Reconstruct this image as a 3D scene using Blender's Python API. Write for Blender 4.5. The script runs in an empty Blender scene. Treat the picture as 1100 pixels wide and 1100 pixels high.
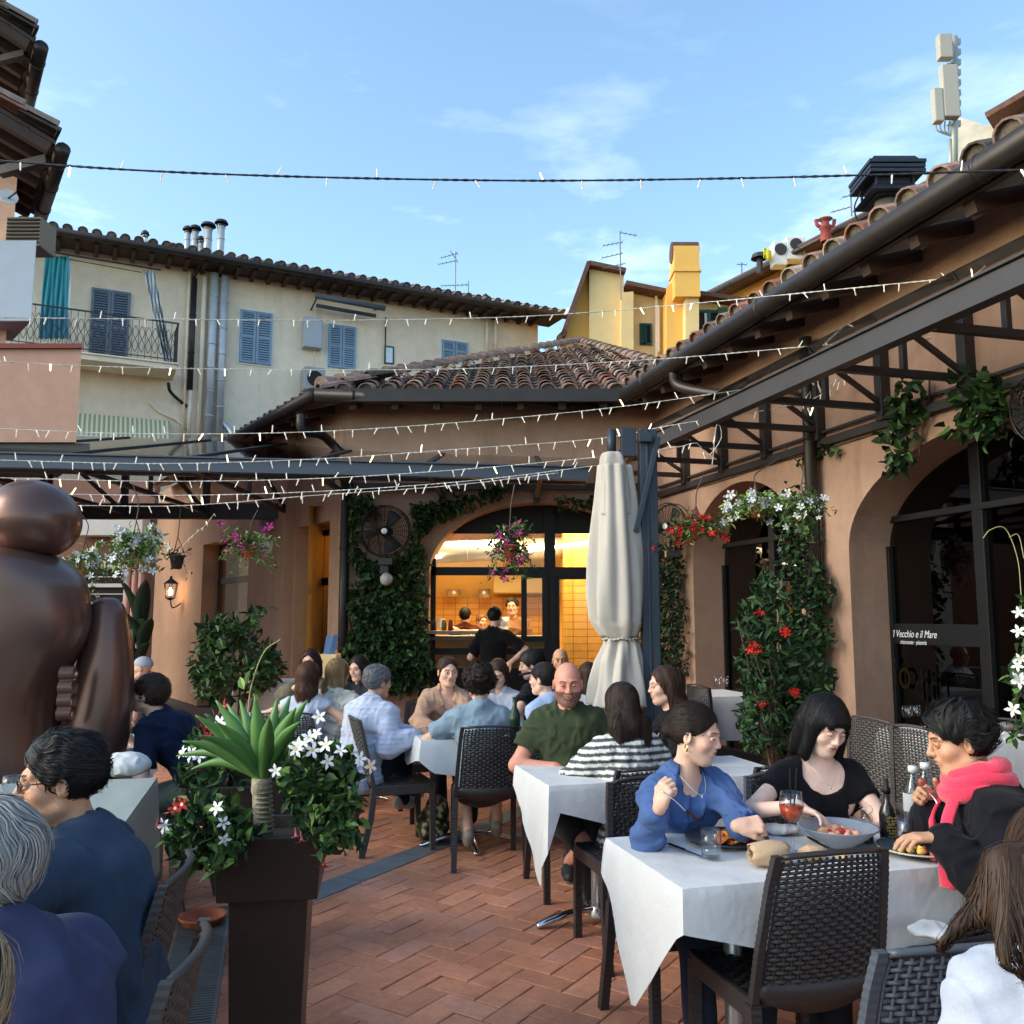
import bpy, math, random
import numpy as np
from mathutils import Vector, Matrix, Quaternion
SC = bpy.context.scene
COLL = SC.collection
PI = math.pi
R = math.radians
rnd = random.Random(7)
nrs = np.random.RandomState(11)

# ------------------------------------------------------------------ camera
CAM_H = 1.58
FPX = 950.0
PITCH = math.atan(112/950)
cd = bpy.data.cameras.new('camera'); cam = bpy.data.objects.new('camera', cd); COLL.objects.link(cam)
cam.location = (0, 0, CAM_H); cam.rotation_euler = (PI/2 + PITCH, 0, 0)
cd.sensor_width = 36; cd.lens = 36*FPX/1100; cd.clip_start = 0.05; cd.clip_end = 2000
SC.camera = cam
# ------------------------------------------------------------------ world, sun, exposure
SUN_EL, SUN_AZ = R(28), R(252)       # azimuth of the direction TO the sun, clockwise from +Y
w = bpy.data.worlds.new('World'); SC.world = w; w.use_nodes = True
nt = w.node_tree; nt.nodes.clear()
def N(nt, t, **k):
    n = nt.nodes.new(t)
    for a, b in k.items():
        if a.startswith('i_'): n.inputs[a[2:].replace('_', ' ')].default_value = b
        else: setattr(n, a, b)
    return n
out = N(nt, 'ShaderNodeOutputWorld'); bg = N(nt, 'ShaderNodeBackground'); bg.inputs[1].default_value = 0.15
sky = N(nt, 'ShaderNodeTexSky'); sky.sky_type = 'NISHITA'; sky.sun_disc = False
sky.sun_elevation = SUN_EL; sky.sun_rotation = SUN_AZ; sky.air_density = 1.0; sky.dust_density = 1.6; sky.ozone_density = 1.2
tc = N(nt, 'ShaderNodeTexCoord')
mp = N(nt, 'ShaderNodeMapping'); mp.inputs['Scale'].default_value = (1.4, 1.4, 4.2); mp.inputs['Location'].default_value = (0.35, 0.2, 0.9)
no = N(nt, 'ShaderNodeTexNoise'); no.inputs['Scale'].default_value = 3.4; no.inputs['Detail'].default_value = 7; no.inputs['Roughness'].default_value = 0.58
rp = N(nt, 'ShaderNodeValToRGB'); rp.color_ramp.elements[0].position = 0.555; rp.color_ramp.elements[1].position = 0.78
rp.color_ramp.elements[1].color = (0.75, 0.75, 0.75, 1)
sp = N(nt, 'ShaderNodeSeparateXYZ')
low = N(nt, 'ShaderNodeMapRange'); low.inputs['From Min'].default_value = 0.62; low.inputs['From Max'].default_value = 0.15
mul = N(nt, 'ShaderNodeMath', operation='MULTIPLY')
mx = N(nt, 'ShaderNodeMixRGB'); mx.inputs[2].default_value = (5.3, 5.7, 6.4, 1)
L = nt.links.new
L(tc.outputs['Generated'], mp.inputs[0]); L(mp.outputs[0], no.inputs[0]); L(no.outputs[0], rp.inputs[0])
L(tc.outputs['Generated'], sp.inputs[0]); L(sp.outputs['Z'], low.inputs[0])
L(rp.outputs[0], mul.inputs[0]); L(low.outputs[0], mul.inputs[1]); L(mul.outputs[0], mx.inputs[0])
tint = N(nt, 'ShaderNodeMixRGB', blend_type='MULTIPLY'); tint.inputs[0].default_value = 1; tint.inputs[2].default_value = (0.84, 0.94, 0.93, 1)
L(sky.outputs[0], tint.inputs[1]); L(tint.outputs[0], mx.inputs[1]); L(mx.outputs[0], bg.inputs[0]); L(bg.outputs[0], out.inputs[0])
sl = bpy.data.lights.new('sun', 'SUN'); sl.energy = 0.5; sl.angle = R(25); sl.color = (1.0, 0.9, 0.78)
so = bpy.data.objects.new('sun', sl); COLL.objects.link(so)
sdir = Vector((math.sin(SUN_AZ)*math.cos(SUN_EL), math.cos(SUN_AZ)*math.cos(SUN_EL), math.sin(SUN_EL)))
so.rotation_euler = sdir.to_track_quat('Z', 'Y').to_euler(); so.location = (0, -5, 12)
SC.view_settings.view_transform = 'Standard'; SC.view_settings.look = 'None'
SC.view_settings.exposure = 1.5; SC.view_settings.gamma = 1
SC.render.engine = 'CYCLES'
SC.cycles.use_denoising = True
try: SC.cycles.denoiser = 'OPENIMAGEDENOISE'
except Exception: pass
SC.cycles.max_bounces = 7; SC.cycles.transparent_max_bounces = 12; SC.cycles.sample_clamp_indirect = 4.0
SC.cycles.caustics_reflective = False; SC.cycles.caustics_refractive = False

# ------------------------------------------------------------------ pixel helpers (photo pixels, 1100 frame)
FW = np.array([0, math.cos(PITCH), math.sin(PITCH)]); UPV = np.array([0, -math.sin(PITCH), math.cos(PITCH)])
CAMP = np.array([0, 0, CAM_H])
def ray(px, py):
    return np.array([1, 0, 0])*(px-550)/FPX + UPV*(550-py)/FPX + FW
def P(px, py, Y):
    d = ray(px, py); return CAMP + d*(Y/d[1])
def G(px, py, z=0.0):
    d = ray(px, py); return CAMP + d*((z-CAM_H)/d[2])
def onp(px, py, p0, n):
    d = ray(px, py); n = np.array(n, float); return CAMP + d*(np.dot(np.array(p0, float)-CAMP, n)/np.dot(d, n))
def proj(p):
    v = np.array(p, float)-CAMP; f = v@FW
    return 550+FPX*v[0]/f, 550-FPX*(v@UPV)/f

# ------------------------------------------------------------------ object helpers
WM = {}
def tag(o, label=None, cat=None, group=None, kind=None):
    if label: o['label'] = label
    if cat: o['category'] = cat
    if group: o['group'] = group
    if kind: o['kind'] = kind
    return o
def thing(name, label, cat, loc=(0, 0, 0), rotz=0.0, group=None):
    o = bpy.data.objects.new(name, None); COLL.objects.link(o)
    o.location = [float(a) for a in loc]; o.rotation_euler = (0, 0, rotz); o.empty_display_size = 0.1
    WM[o.name] = Matrix.Translation(Vector([float(a) for a in loc])) @ Matrix.Rotation(rotz, 4, 'Z')
    return tag(o, label, cat, group)
def nrm(v):
    v = np.asarray(v, float); return v/(np.linalg.norm(v)+1e-12)
class MB:
    def __init__(s): s.V = []; s.C = []; s.Lp = []; s.T = []; s.M = []; s.n = 0; s.col = (1, 1, 1); s.mi = 0; s.usecol = False
    def add(s, v, faces, col=None, mi=None):
        v = np.asarray(v, float).reshape(-1, 3)
        s.V.append(v); c = s.col if col is None else col
        if col is not None: s.usecol = True
        c = np.asarray(c, float)
        if c.ndim == 1: c = np.tile(c[:3], (len(v), 1))
        s.C.append(c)
        if isinstance(faces, np.ndarray):
            s.Lp.append((faces+s.n).ravel()); s.T.append(np.full(len(faces), faces.shape[1])); m = len(faces)
        else:
            s.Lp.append(np.array([i+s.n for f in faces for i in f], int)); s.T.append(np.array([len(f) for f in faces], int)); m = len(faces)
        s.M.append(np.full(m, s.mi if mi is None else mi)); s.n += len(v); return s
    def setcol(s, c): s.col = c; s.usecol = True; return s
    def box(s, lo, hi, **k):
        x0, y0, z0 = lo; x1, y1, z1 = hi
        v = [(x0, y0, z0), (x1, y0, z0), (x1, y1, z0), (x0, y1, z0), (x0, y0, z1), (x1, y0, z1), (x1, y1, z1), (x0, y1, z1)]
        return s.add(v, [(3, 2, 1, 0), (4, 5, 6, 7), (0, 1, 5, 4), (1, 2, 6, 5), (2, 3, 7, 6), (3, 0, 4, 7)], **k)
    def obox(s, o, ax, ay, az, **k):   # oriented box: origin + three edge vectors
        o, ax, ay, az = [np.array(q, float) for q in (o, ax, ay, az)]
        v = [o, o+ax, o+ax+ay, o+ay, o+az, o+ax+az, o+ax+ay+az, o+ay+az]
        f = [(3, 2, 1, 0), (4, 5, 6, 7), (0, 1, 5, 4), (1, 2, 6, 5), (2, 3, 7, 6), (3, 0, 4, 7)]
        if np.dot(np.cross(ax, ay), az) < 0: f = [q[::-1] for q in f]
        return s.add(v, f, **k)
    def beam(s, a, b, w, h, up=(0, 0, 1), **k):
        a = np.array(a, float); b = np.array(b, float); d = nrm(b-a); x = np.cross(d, up)
        if np.linalg.norm(x) < 1e-6: x = np.cross(d, (1, 0, 0))
        x = nrm(x); z = nrm(np.cross(x, d))
        return s.obox(a-x*w/2-z*h/2, b-a, x*w, z*h, **k)
    def tube(s, pts, r, n=8, cap=True, flat=1.0, **k):
        pts = np.asarray(pts, float); m = len(pts); r = np.broadcast_to(np.asarray(r, float), (m,))
        t = np.gradient(pts, axis=0); t /= (np.linalg.norm(t, axis=1)[:, None]+1e-12)
        a = np.array([0, 0, 1.]) if abs(t[0][2]) < 0.9 else np.array([1., 0, 0])
        X = nrm(np.cross(a, t[0])); vs = []
        for i in range(m):
            X = X - t[i]*np.dot(X, t[i]); X = nrm(X); Yv = np.cross(t[i], X)
            an = np.arange(n)*2*PI/n
            vs.append(pts[i]+r[i]*(np.cos(an)[:, None]*X+np.sin(an)[:, None]*Yv*flat))
        v = np.concatenate(vs); f = []
        i = np.arange(m-1)[:, None]*n; j = np.arange(n)[None, :]; j2 = (j+1) % n
        q = np.stack([i+j, i+j2, i+n+j2, i+n+j], -1).reshape(-1, 4)
        s.add(v, q, **k)
        if cap and m > 1:
            s.Lp.append(np.concatenate([np.arange(n)[::-1]+s.n-len(v), np.arange(n)+s.n-n])); s.T.append(np.array([n, n])); s.M.append(np.full(2, k.get('mi', None) or s.mi))
        return s
    def lathe(s, prof, c=(0, 0, 0), n=24, ax=(0, 0, 1), **k):   # prof: (r, h)
        prof = np.asarray(prof, float); ax = nrm(ax); a = np.array([1., 0, 0]) if abs(ax[0]) < 0.9 else np.array([0, 1., 0])
        X = nrm(a-ax*np.dot(a, ax)); Yv = np.cross(ax, X); an = np.arange(n)*2*PI/n
        ring = np.cos(an)[:, None]*X+np.sin(an)[:, None]*Yv; c = np.array(c, float)
        v = np.concatenate([c+r*ring+h*ax for r, h in prof]); m = len(prof)
        i = np.arange(m-1)[:, None]*n; j = np.arange(n)[None, :]; j2 = (j+1) % n
        return s.add(v, np.stack([i+j, i+j2, i+n+j2, i+n+j], -1).reshape(-1, 4), **k)
    def ball(s, c, r, n=12, m=8, **k):
        r = np.broadcast_to(np.asarray(r, float), (3,)); th = np.linspace(0.001, PI-0.001, m+1); an = np.arange(n)*2*PI/n
        v = np.array([[math.sin(t)*math.cos(a), math.sin(t)*math.sin(a), -math.cos(t)] for t in th for a in an])*r+np.array(c, float)
        i = np.arange(m)[:, None]*n; j = np.arange(n)[None, :]; j2 = (j+1) % n
        return s.add(v, np.stack([i+j, i+j2, i+n+j2, i+n+j], -1).reshape(-1, 4), **k)
    def prism(s, poly, vec, **k):       # poly: 3d points (planar), extruded by vec
        poly = np.asarray(poly, float); n = len(poly); vec = np.array(vec, float)
        nr = sum(np.cross(poly[i]-poly[0], poly[(i+1) % n]-poly[0]) for i in range(1, n-1))
        if np.dot(nr, vec) > 0: poly = poly[::-1]
        v = np.concatenate([poly, poly+vec])
        f = [tuple(range(n)), tuple(range(2*n-1, n-1, -1))]+[(i, i+n, (i+1) % n+n, (i+1) % n) for i in range(n)]
        return s.add(v, f, **k)
    def grid(s, pts, **k):              # pts (m, n, 3)
        pts = np.asarray(pts, float); m, n = pts.shape[:2]; i = np.arange(m-1)[:, None]*n; j = np.arange(n-1)[None, :]
        return s.add(pts.reshape(-1, 3), np.stack([i+j, i+j+1, i+n+j+1, i+n+j], -1).reshape(-1, 4), **k)
    def obj(s, name, mat, parent=None, smooth=False, bevel=0, label=None, cat=None, group=None, kind=None, solid=0, local=False, loc=None):
        V = np.concatenate(s.V) if s.V else np.zeros((0, 3)); pm = None
        if parent is not None and not local:
            pm = WM[parent.name]; inv = np.array(pm.inverted()); V = V@inv[:3, :3].T+inv[:3, 3]
        org = None
        if parent is None and not local:
            org = np.array([(V[:, 0].min()+V[:, 0].max())/2, (V[:, 1].min()+V[:, 1].max())/2, V[:, 2].min()]) if loc is None else np.array(loc, float)
            V = V-org
        me = bpy.data.meshes.new(name); Lp = np.concatenate(s.Lp).astype(np.int32); T = np.concatenate(s.T).astype(np.int32)
        me.vertices.add(len(V)); me.vertices.foreach_set('co', V.astype(np.float32).ravel())
        me.loops.add(len(Lp)); me.loops.foreach_set('vertex_index', Lp)
        me.polygons.add(len(T)); st = np.concatenate([[0], np.cumsum(T)[:-1]]).astype(np.int32)
        me.polygons.foreach_set('loop_start', st); me.polygons.foreach_set('loop_total', T)
        mats = mat if isinstance(mat, (list, tuple)) else [mat]
        for m_ in mats: me.materials.append(m_)
        if len(mats) > 1: me.polygons.foreach_set('material_index', np.concatenate(s.M).astype(np.int32))
        me.polygons.foreach_set('use_smooth', np.full(len(T), bool(smooth)))
        if s.usecol:
            C = np.concatenate(s.C); a = me.color_attributes.new('Col', 'FLOAT_COLOR', 'POINT')
            a.data.foreach_set('color', np.concatenate([C, np.ones((len(C), 1))], 1).astype(np.float32).ravel())
        me.update(calc_edges=True); me.validate()
        o = bpy.data.objects.new(name, me); COLL.objects.link(o)
        if parent is not None:
            o.parent = parent; WM[o.name] = WM[parent.name]
        elif org is not None:
            o.location = [float(a) for a in org]; WM[o.name] = Matrix.Translation(Vector([float(a) for a in org]))
        else: WM[o.name] = Matrix.Identity(4)
        if bevel:
            b = o.modifiers.new('bevel', 'BEVEL'); b.width = bevel; b.segments = 2; b.limit_method = 'ANGLE'; b.angle_limit = R(40)
        if solid:
            b = o.modifiers.new('solid', 'SOLIDIFY'); b.thickness = solid; b.offset = 0
        return tag(o, label, cat, group, kind)
def dup(root, loc, rotz=0.0, label=None, group=None, cat=None, scale=None):
    def cp(o, par):
        c = o.copy(); COLL.objects.link(c)
        if par is not None: c.parent = par
        for ch in list(o.children): cp(ch, c)
        return c
    r = cp(root, None); r.location = [float(a) for a in loc]; r.rotation_euler = (0, 0, rotz)
    if scale is not None: r.scale = (scale,)*3
    WM[r.name] = Matrix.Translation(r.location) @ Matrix.Rotation(rotz, 4, 'Z')
    return tag(r, label, cat, group)

# ------------------------------------------------------------------ materials
MATS = {}
def lin(c):
    return tuple(((x/255)/12.92 if x/255 <= 0.04045 else ((x/255+0.055)/1.055)**2.4) for x in c)
def mat(name, col=(0.5, 0.5, 0.5), rough=0.6, metal=0.0, var=0.0, vscale=4.0, bump=0.0, bscale=60.0, attr=False, spec=0.5, trans=0.0, ior=1.45,
        emit=None, estr=0.0, sub=0.0, sheen=0.0, alpha=1.0, stretch=None, var2=0.0, v2scale=40.0, coat=0.0, varcol=None, bdist=0.01, streak=0.0):
    if name in MATS: return MATS[name]
    m = bpy.data.materials.new(name); m.use_nodes = True; t = m.node_tree; b = t.nodes['Principled BSDF']; l = t.links.new
    b.inputs['Base Color'].default_value = (*col[:3], 1); b.inputs['Roughness'].default_value = rough; b.inputs['Metallic'].default_value = metal
    b.inputs['Specular IOR Level'].default_value = spec; b.inputs['IOR'].default_value = ior; b.inputs['Transmission Weight'].default_value = trans
    b.inputs['Sheen Weight'].default_value = sheen; b.inputs['Coat Weight'].default_value = coat
    if alpha < 1: b.inputs['Alpha'].default_value = alpha
    if sub > 0:
        b.inputs['Subsurface Weight'].default_value = sub; b.inputs['Subsurface Radius'].default_value = (0.012, 0.005, 0.003); b.inputs['Subsurface Scale'].default_value = 0.6
    if emit: b.inputs['Emission Color'].default_value = (*emit, 1); b.inputs['Emission Strength'].default_value = estr
    src = None
    if attr:
        a = t.nodes.new('ShaderNodeAttribute'); a.attribute_name = 'Col'; src = a.outputs['Color']
        if col != (0.5, 0.5, 0.5):
            mm = t.nodes.new('ShaderNodeMixRGB'); mm.blend_type = 'MULTIPLY'; mm.inputs[0].default_value = 1; mm.inputs[2].default_value = (*col[:3], 1)
            l(src, mm.inputs[1]); src = mm.outputs[0]
    co = None
    if var or bump or var2:
        tcn = t.nodes.new('ShaderNodeTexCoord'); co = tcn.outputs['Object']
        if stretch:
            mpn = t.nodes.new('ShaderNodeMapping'); mpn.inputs['Scale'].default_value = stretch; l(co, mpn.inputs[0]); co = mpn.outputs[0]
    for vv, vs in ((var, vscale), (var2, v2scale)):
        if not vv: continue
        n = t.nodes.new('ShaderNodeTexNoise'); n.inputs['Scale'].default_value = vs; n.inputs['Detail'].default_value = 6; n.inputs['Roughness'].default_value = 0.62
        l(co, n.inputs[0])
        mr = t.nodes.new('ShaderNodeMapRange'); mr.inputs['From Min'].default_value = 0.3; mr.inputs['From Max'].default_value = 0.7
        l(n.outputs[0], mr.inputs[0])
        if varcol is not None and vv is var:
            mm = t.nodes.new('ShaderNodeMixRGB'); mr.inputs['To Max'].default_value = vv; l(mr.outputs[0], mm.inputs[0])
            if src is None: mm.inputs[1].default_value = (*col[:3], 1)
            else: l(src, mm.inputs[1])
            mm.inputs[2].default_value = (*varcol, 1); src = mm.outputs[0]
        else:
            mr.inputs['To Min'].default_value = 1-vv; mr.inputs['To Max'].default_value = 1+vv
            mm = t.nodes.new('ShaderNodeVectorMath'); mm.operation = 'SCALE'
            if src is None: mm.inputs[0].default_value = col[:3]
            else: l(src, mm.inputs[0])
            l(mr.outputs[0], mm.inputs['Scale']); src = mm.outputs[0]
    if streak:
        mpn = t.nodes.new('ShaderNodeMapping'); mpn.inputs['Scale'].default_value = (2.2, 2.2, .22); l(tcn.outputs['Object'], mpn.inputs[0])
        n = t.nodes.new('ShaderNodeTexNoise'); n.inputs['Scale'].default_value = 1.6; n.inputs['Detail'].default_value = 9; n.inputs['Roughness'].default_value = .7; l(mpn.outputs[0], n.inputs[0])
        mr = t.nodes.new('ShaderNodeMapRange'); mr.inputs['From Min'].default_value = .52; mr.inputs['From Max'].default_value = .75; mr.inputs['To Min'].default_value = 1; mr.inputs['To Max'].default_value = 1-streak; l(n.outputs[0], mr.inputs[0])
        mm = t.nodes.new('ShaderNodeVectorMath'); mm.operation = 'SCALE'; l(src, mm.inputs[0]); l(mr.outputs[0], mm.inputs['Scale']); src = mm.outputs[0]
    if src is not None: l(src, b.inputs['Base Color'])
    if bump:
        n = t.nodes.new('ShaderNodeTexNoise'); n.inputs['Scale'].default_value = bscale; n.inputs['Detail'].default_value = 4; l(co, n.inputs[0])
        bp = t.nodes.new('ShaderNodeBump'); bp.inputs['Strength'].default_value = bump; bp.inputs['Distance'].default_value = bdist
        l(n.outputs[0], bp.inputs['Height']); l(bp.outputs[0], b.inputs['Normal'])
    MATS[name] = m; return m
M_wall = mat('stucco_brown', lin((174, 139, 118)), 0.92, streak=.3, var=0.15, vscale=0.7, bump=0.4, bscale=70, var2=0.07, v2scale=9)
M_cream = mat('stucco_cream', lin((236, 218, 192)), 0.92, streak=.12, var=0.08, vscale=0.35, bump=0.3, bscale=40, var2=0.07, v2scale=4)
M_yel = mat('stucco_yellow', lin((240, 186, 98)), 0.9, var=0.08, vscale=0.5, bump=0.25, bscale=50)
M_yelpale = mat('stucco_pale_yellow', lin((238, 204, 144)), 0.9, var=0.12, vscale=0.7, bump=0.25, bscale=50)
M_iron = mat('dark_steel', lin((62, 58, 58)), 0.5, 0.3, var=0.15, vscale=6)
M_ironb = mat('canopy_steel', lin((68, 65, 66)), 0.5, 0.25, var=0.1, vscale=3)
M_gut = mat('gutter_brown', lin((54, 47, 44)), 0.42, 0.3, var=0.2, vscale=5)
M_tile = mat('roof_tile', (0.5, 0.5, 0.5), 0.9, attr=True, var=0.35, vscale=9, bump=0.6, bscale=40, var2=0.2, v2scale=60)
M_black = mat('black_frame', (0.010, 0.010, 0.011), 0.5, spec=.3)
M_steel = mat('stainless', (0.55, 0.56, 0.58), 0.38, 0.65, var=0.1, vscale=5)
M_chrome = mat('polished_metal', (0.7, 0.7, 0.72), 0.12, 1.0)
M_white = mat('white_paint', (0.75, 0.74, 0.71), 0.6, var=0.05)
M_shut = mat('shutter_blue_grey', lin((128, 152, 172)), 0.55, var=0.08, vscale=3)
M_shut2 = mat('shutter_grey', lin((104, 118, 134)), 0.55, var=0.08, vscale=3)
M_green = mat('shutter_green', lin((36, 84, 62)), 0.55, var=0.1)
M_dark = mat('dark_opening', (0.012, 0.012, 0.012), 0.8)
M_terra = mat('terracotta_pot', lin((176, 96, 66)), 0.8, var=0.15, vscale=12, bump=0.2)
def glassmat(name, tint, rough=0.0, mixf=0.12):
    m = bpy.data.materials.new(name); m.use_nodes = True; t = m.node_tree; t.nodes.clear(); l = t.links.new
    o = t.nodes.new('ShaderNodeOutputMaterial'); tr = t.nodes.new('ShaderNodeBsdfTransparent'); tr.inputs[0].default_value = (*tint, 1)
    gl = t.nodes.new('ShaderNodeBsdfGlossy'); gl.inputs['Roughness'].default_value = rough; fr0 = t.nodes.new('ShaderNodeLayerWeight'); fr0.inputs[0].default_value = 0.5; fr = t.nodes.new('ShaderNodeMath'); fr.operation = 'POWER'; fr.inputs[1].default_value = 4.0; l(fr0.outputs['Facing'], fr.inputs[0])
    ad = t.nodes.new('ShaderNodeMath'); ad.operation = 'ADD'; ad.inputs[1].default_value = mixf; ad.use_clamp = True
    mxs = t.nodes.new('ShaderNodeMixShader'); l(fr.outputs[0], ad.inputs[0]); l(ad.outputs[0], mxs.inputs[0]); l(tr.outputs[0], mxs.inputs[1]); l(gl.outputs[0], mxs.inputs[2]); l(mxs.outputs[0], o.inputs[0])
    MATS[name] = m; return m
M_glass = glassmat('window_glass', (0.92, 0.92, 0.9), 0.0, 0.05)
M_glassd = glassmat('smoked_glass', (0.16, 0.17, 0.17), 0.0, 0.05)
M_roofglassd = glassmat('canopy_glass_dark', (0.34, 0.34, 0.34), 0.05, 0.10)
M_roofglass = glassmat('canopy_glass', (0.52, 0.52, 0.52), 0.05, 0.08)
M_clear = glassmat('drinking_glass', (0.95, 0.96, 0.97), 0.0, 0.06)
# ================================================================== SETTING
class Pl:                       # vertical plane with outward normal, for laying out a facade
    def __init__(s, p0, d):
        s.p0 = np.array([p0[0], p0[1], 0.]); s.d = nrm([d[0], d[1], 0]); s.n = np.array([s.d[1], -s.d[0], 0.])
        if np.dot(s.n, CAMP-s.p0) < 0: s.n = -s.n
        s.u = np.array([0, 0, 1.])
    def sz(s, px, py):
        q = onp(px, py, s.p0, s.n)-s.p0; return float(q@s.d), float(q[2])
    def pt(s, a, z, off=0.0): return s.p0+s.d*a+s.u*z+s.n*off
    def at(s, px, py, off=0.0):
        a, z = s.sz(px, py); return s.pt(a, z, off)
    def bx(s, mb, a0, a1, z0, z1, o0, o1, **k):
        return mb.obox(s.pt(a0, z0, o0), s.d*(a1-a0), s.u*(z1-z0), s.n*(o1-o0), **k)
    def rect(s, x0, y0, x1, y1):
        xm, ym = (x0+x1)/2, (y0+y1)/2
        a0 = s.sz(x0, ym)[0]; a1 = s.sz(x1, ym)[0]; z0 = s.sz(xm, y1)[1]; z1 = s.sz(xm, y0)[1]
        return a0, a1, z0, z1
    def face(s, mb, a0, a1, z0, z1, ops=(), depth=0.3, nseg=36, back=True, **k):
        # front face with openings (sa, sb, zbottom, zspring, rise), reveals and back face
        cur = a0
        def q(a, b, za, zb, off=0.0, flip=False):
            v = [s.pt(a, za, off), s.pt(b, za, off), s.pt(b, zb, off), s.pt(a, zb, off)]
            mb.add(v, [(0, 1, 2, 3)], **k)
        offs = [0.0]+([-depth] if back else [])
        for o_ in offs:
            cur = a0
            for (sa, sb, zb, zs, rise) in sorted(ops):
                q(cur, sa, z0, z1, o_)
                if zb > z0: q(sa, sb, z0, zb, o_)
                mid = (sa+sb)/2; hw = (sb-sa)/2; xs = mid-hw*np.cos(np.linspace(0, PI, nseg+1)) if rise > 0 else np.array([sa, sb])
                zz = zs+rise*np.sqrt(np.clip(1-((xs-mid)/hw)**2, 0, 1))
                for i in range(len(xs)-1):
                    v = [s.pt(xs[i], zz[i], o_), s.pt(xs[i+1], zz[i+1], o_), s.pt(xs[i+1], z1, o_), s.pt(xs[i], z1, o_)]
                    mb.add(v, [(0, 1, 2, 3)], **k)
                cur = sb
            q(cur, a1, z0, z1, o_)
        for (sa, sb, zb, zs, rise) in ops:
            mid = (sa+sb)/2; hw = (sb-sa)/2; xs = mid-hw*np.cos(np.linspace(0, PI, nseg+1)) if rise > 0 else np.array([sa, sb])
            zz = zs+rise*np.sqrt(np.clip(1-((xs-mid)/hw)**2, 0, 1))
            path = [(sa, zb)]+list(zip(xs, zz))+[(sb, zb)]
            for i in range(len(path)-1):
                (a, za), (b, zb_) = path[i], path[i+1]
                mb.add([s.pt(a, za), s.pt(b, zb_), s.pt(b, zb_, -depth), s.pt(a, za, -depth)], [(0, 1, 2, 3)], **k)
            if zb > z0: mb.add([s.pt(sa, zb), s.pt(sb, zb), s.pt(sb, zb, -depth), s.pt(sa, zb, -depth)], [(0, 1, 2, 3)], **k)
        for a in (a0, a1): mb.add([s.pt(a, z0), s.pt(a, z1), s.pt(a, z1, -depth), s.pt(a, z0, -depth)], [(0, 1, 2, 3)], **k)
        mb.add([s.pt(a0, z1), s.pt(a1, z1), s.pt(a1, z1, -depth), s.pt(a0, z1, -depth)], [(0, 1, 2, 3)], **k)
        return mb

# ---- ground: base sheet and herringbone terracotta paving (each tile bevelled)
g = MB(); g.add([(-150, -100, -0.02), (150, -100, -0.02), (150, 300, -0.02), (-150, 300, -0.02)], [(0, 1, 2, 3)])
g.obj('ground', mat('ground_base', (0.10, 0.08, 0.07), 0.95, var=0.2), kind='structure')
def in_strip(x, y):     # grey stone strip, and the drain channel
    d = (x+1.15)*0.87-(y-5.26)*0.49
    return abs(d) < 0.11 and 4.75 < y < 13
def in_drain(x, y):
    d = (x+1.34)*0.966+(y-3.9)*0.259
    return abs(d) < 0.10 and 0 < y < 4.85
pv = MB(); A = R(57); ca, sa_ = math.cos(A), math.sin(A); Wt = 0.132
def pave_tile(cx, cy, lx, ly):
    c = np.array([ca*cx-sa_*cy, sa_*cx+ca*cy])
    if not (-6.5 < c[0] < 4.6 and 0.8 < c[1] < 12.5): return
    if abs(c[0]) > 0.62*c[1]+1.0: return
    h = [(-1, -1), (1, -1), (1, 1), (-1, 1)]; g_ = 0.0022; b_ = 0.004
    jz = rnd.uniform(-0.0012, 0.0012); tx, ty = rnd.uniform(-.0018, .0018), rnd.uniform(-.0018, .0018)
    v = []
    for e, z in ((g_, -0.012), (g_, -0.003), (g_+b_, 0.0)):
        for hx, hy in h:
            X = cx+hx*(lx/2-e); Y = cy+hy*(ly/2-e)
            v.append((ca*X-sa_*Y, sa_*X+ca*Y, z+jz+hx*tx+hy*ty))
    t = rnd.random(); base = np.array(lin((200, 136, 104)))*(1-t)+np.array(lin((184, 122, 94)))*t
    if rnd.random() < 0.2: base = np.array(lin((190, 132, 108)))
    base = base*rnd.uniform(0.96, 1.20)
    f = [(8, 9, 10, 11)]+[(i+4, (i+1) % 4+4, (i+1) % 4+8, i+8) for i in range(4)]+[(i, (i+1) % 4, (i+1) % 4+4, i+4) for i in range(4)]
    pv.add(v, f, col=tuple(base))
for i in range(-90, 91):
    for j in range(-60, 61):
        ox, oy = i+2*j, i-2*j
        pave_tile((ox+1)*Wt, (oy+.5)*Wt+4*Wt, 2*Wt, Wt)
        pave_tile((ox+.5)*Wt, (oy+2)*Wt+4*Wt, Wt, 2*Wt)
# drop tiles that lie under the strip or the channel
M_pave = mat('terracotta_paving', (0.5, 0.5, 0.5), 0.78, attr=True, var=0.24, vscale=1.6, bump=0.4, bscale=110, var2=0.14, v2scale=30, spec=0.25, bdist=0.003)
pv.obj('paving', M_pave, kind='structure')
jt = MB(); jt.add([(-9, 0.3, -0.006), (7, 0.3, -0.006), (7, 13, -0.006), (-9, 13, -0.006)], [(0, 1, 2, 3)])
jt.obj('pavement_joint', mat('mortar', lin((92, 74, 64)), 0.95, var=0.2), kind='structure')
st = MB(); d = nrm([0.49, 0.87, 0]); q = np.array([0.87, -0.49, 0])
o0 = np.array([-1.15, 5.26, 0.003])-d*0.75
for i in range(7):
    st.obox(o0+d*(i*1.1+0.005)-q*0.10+np.array([0, 0, -0.02]), d*1.09, q*0.20, (0, 0, 0.024))
st.obj('stone_path_strip', mat('grey_stone', lin((112, 116, 118)), 0.75, var=0.15, vscale=8, bump=0.2), kind='structure', bevel=0.003)
dr = thing('drain_channel', 'grey metal slotted drain grating set in the terracotta floor behind the dark planter', 'drain', (-1.2, 3.4, 0))
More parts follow.
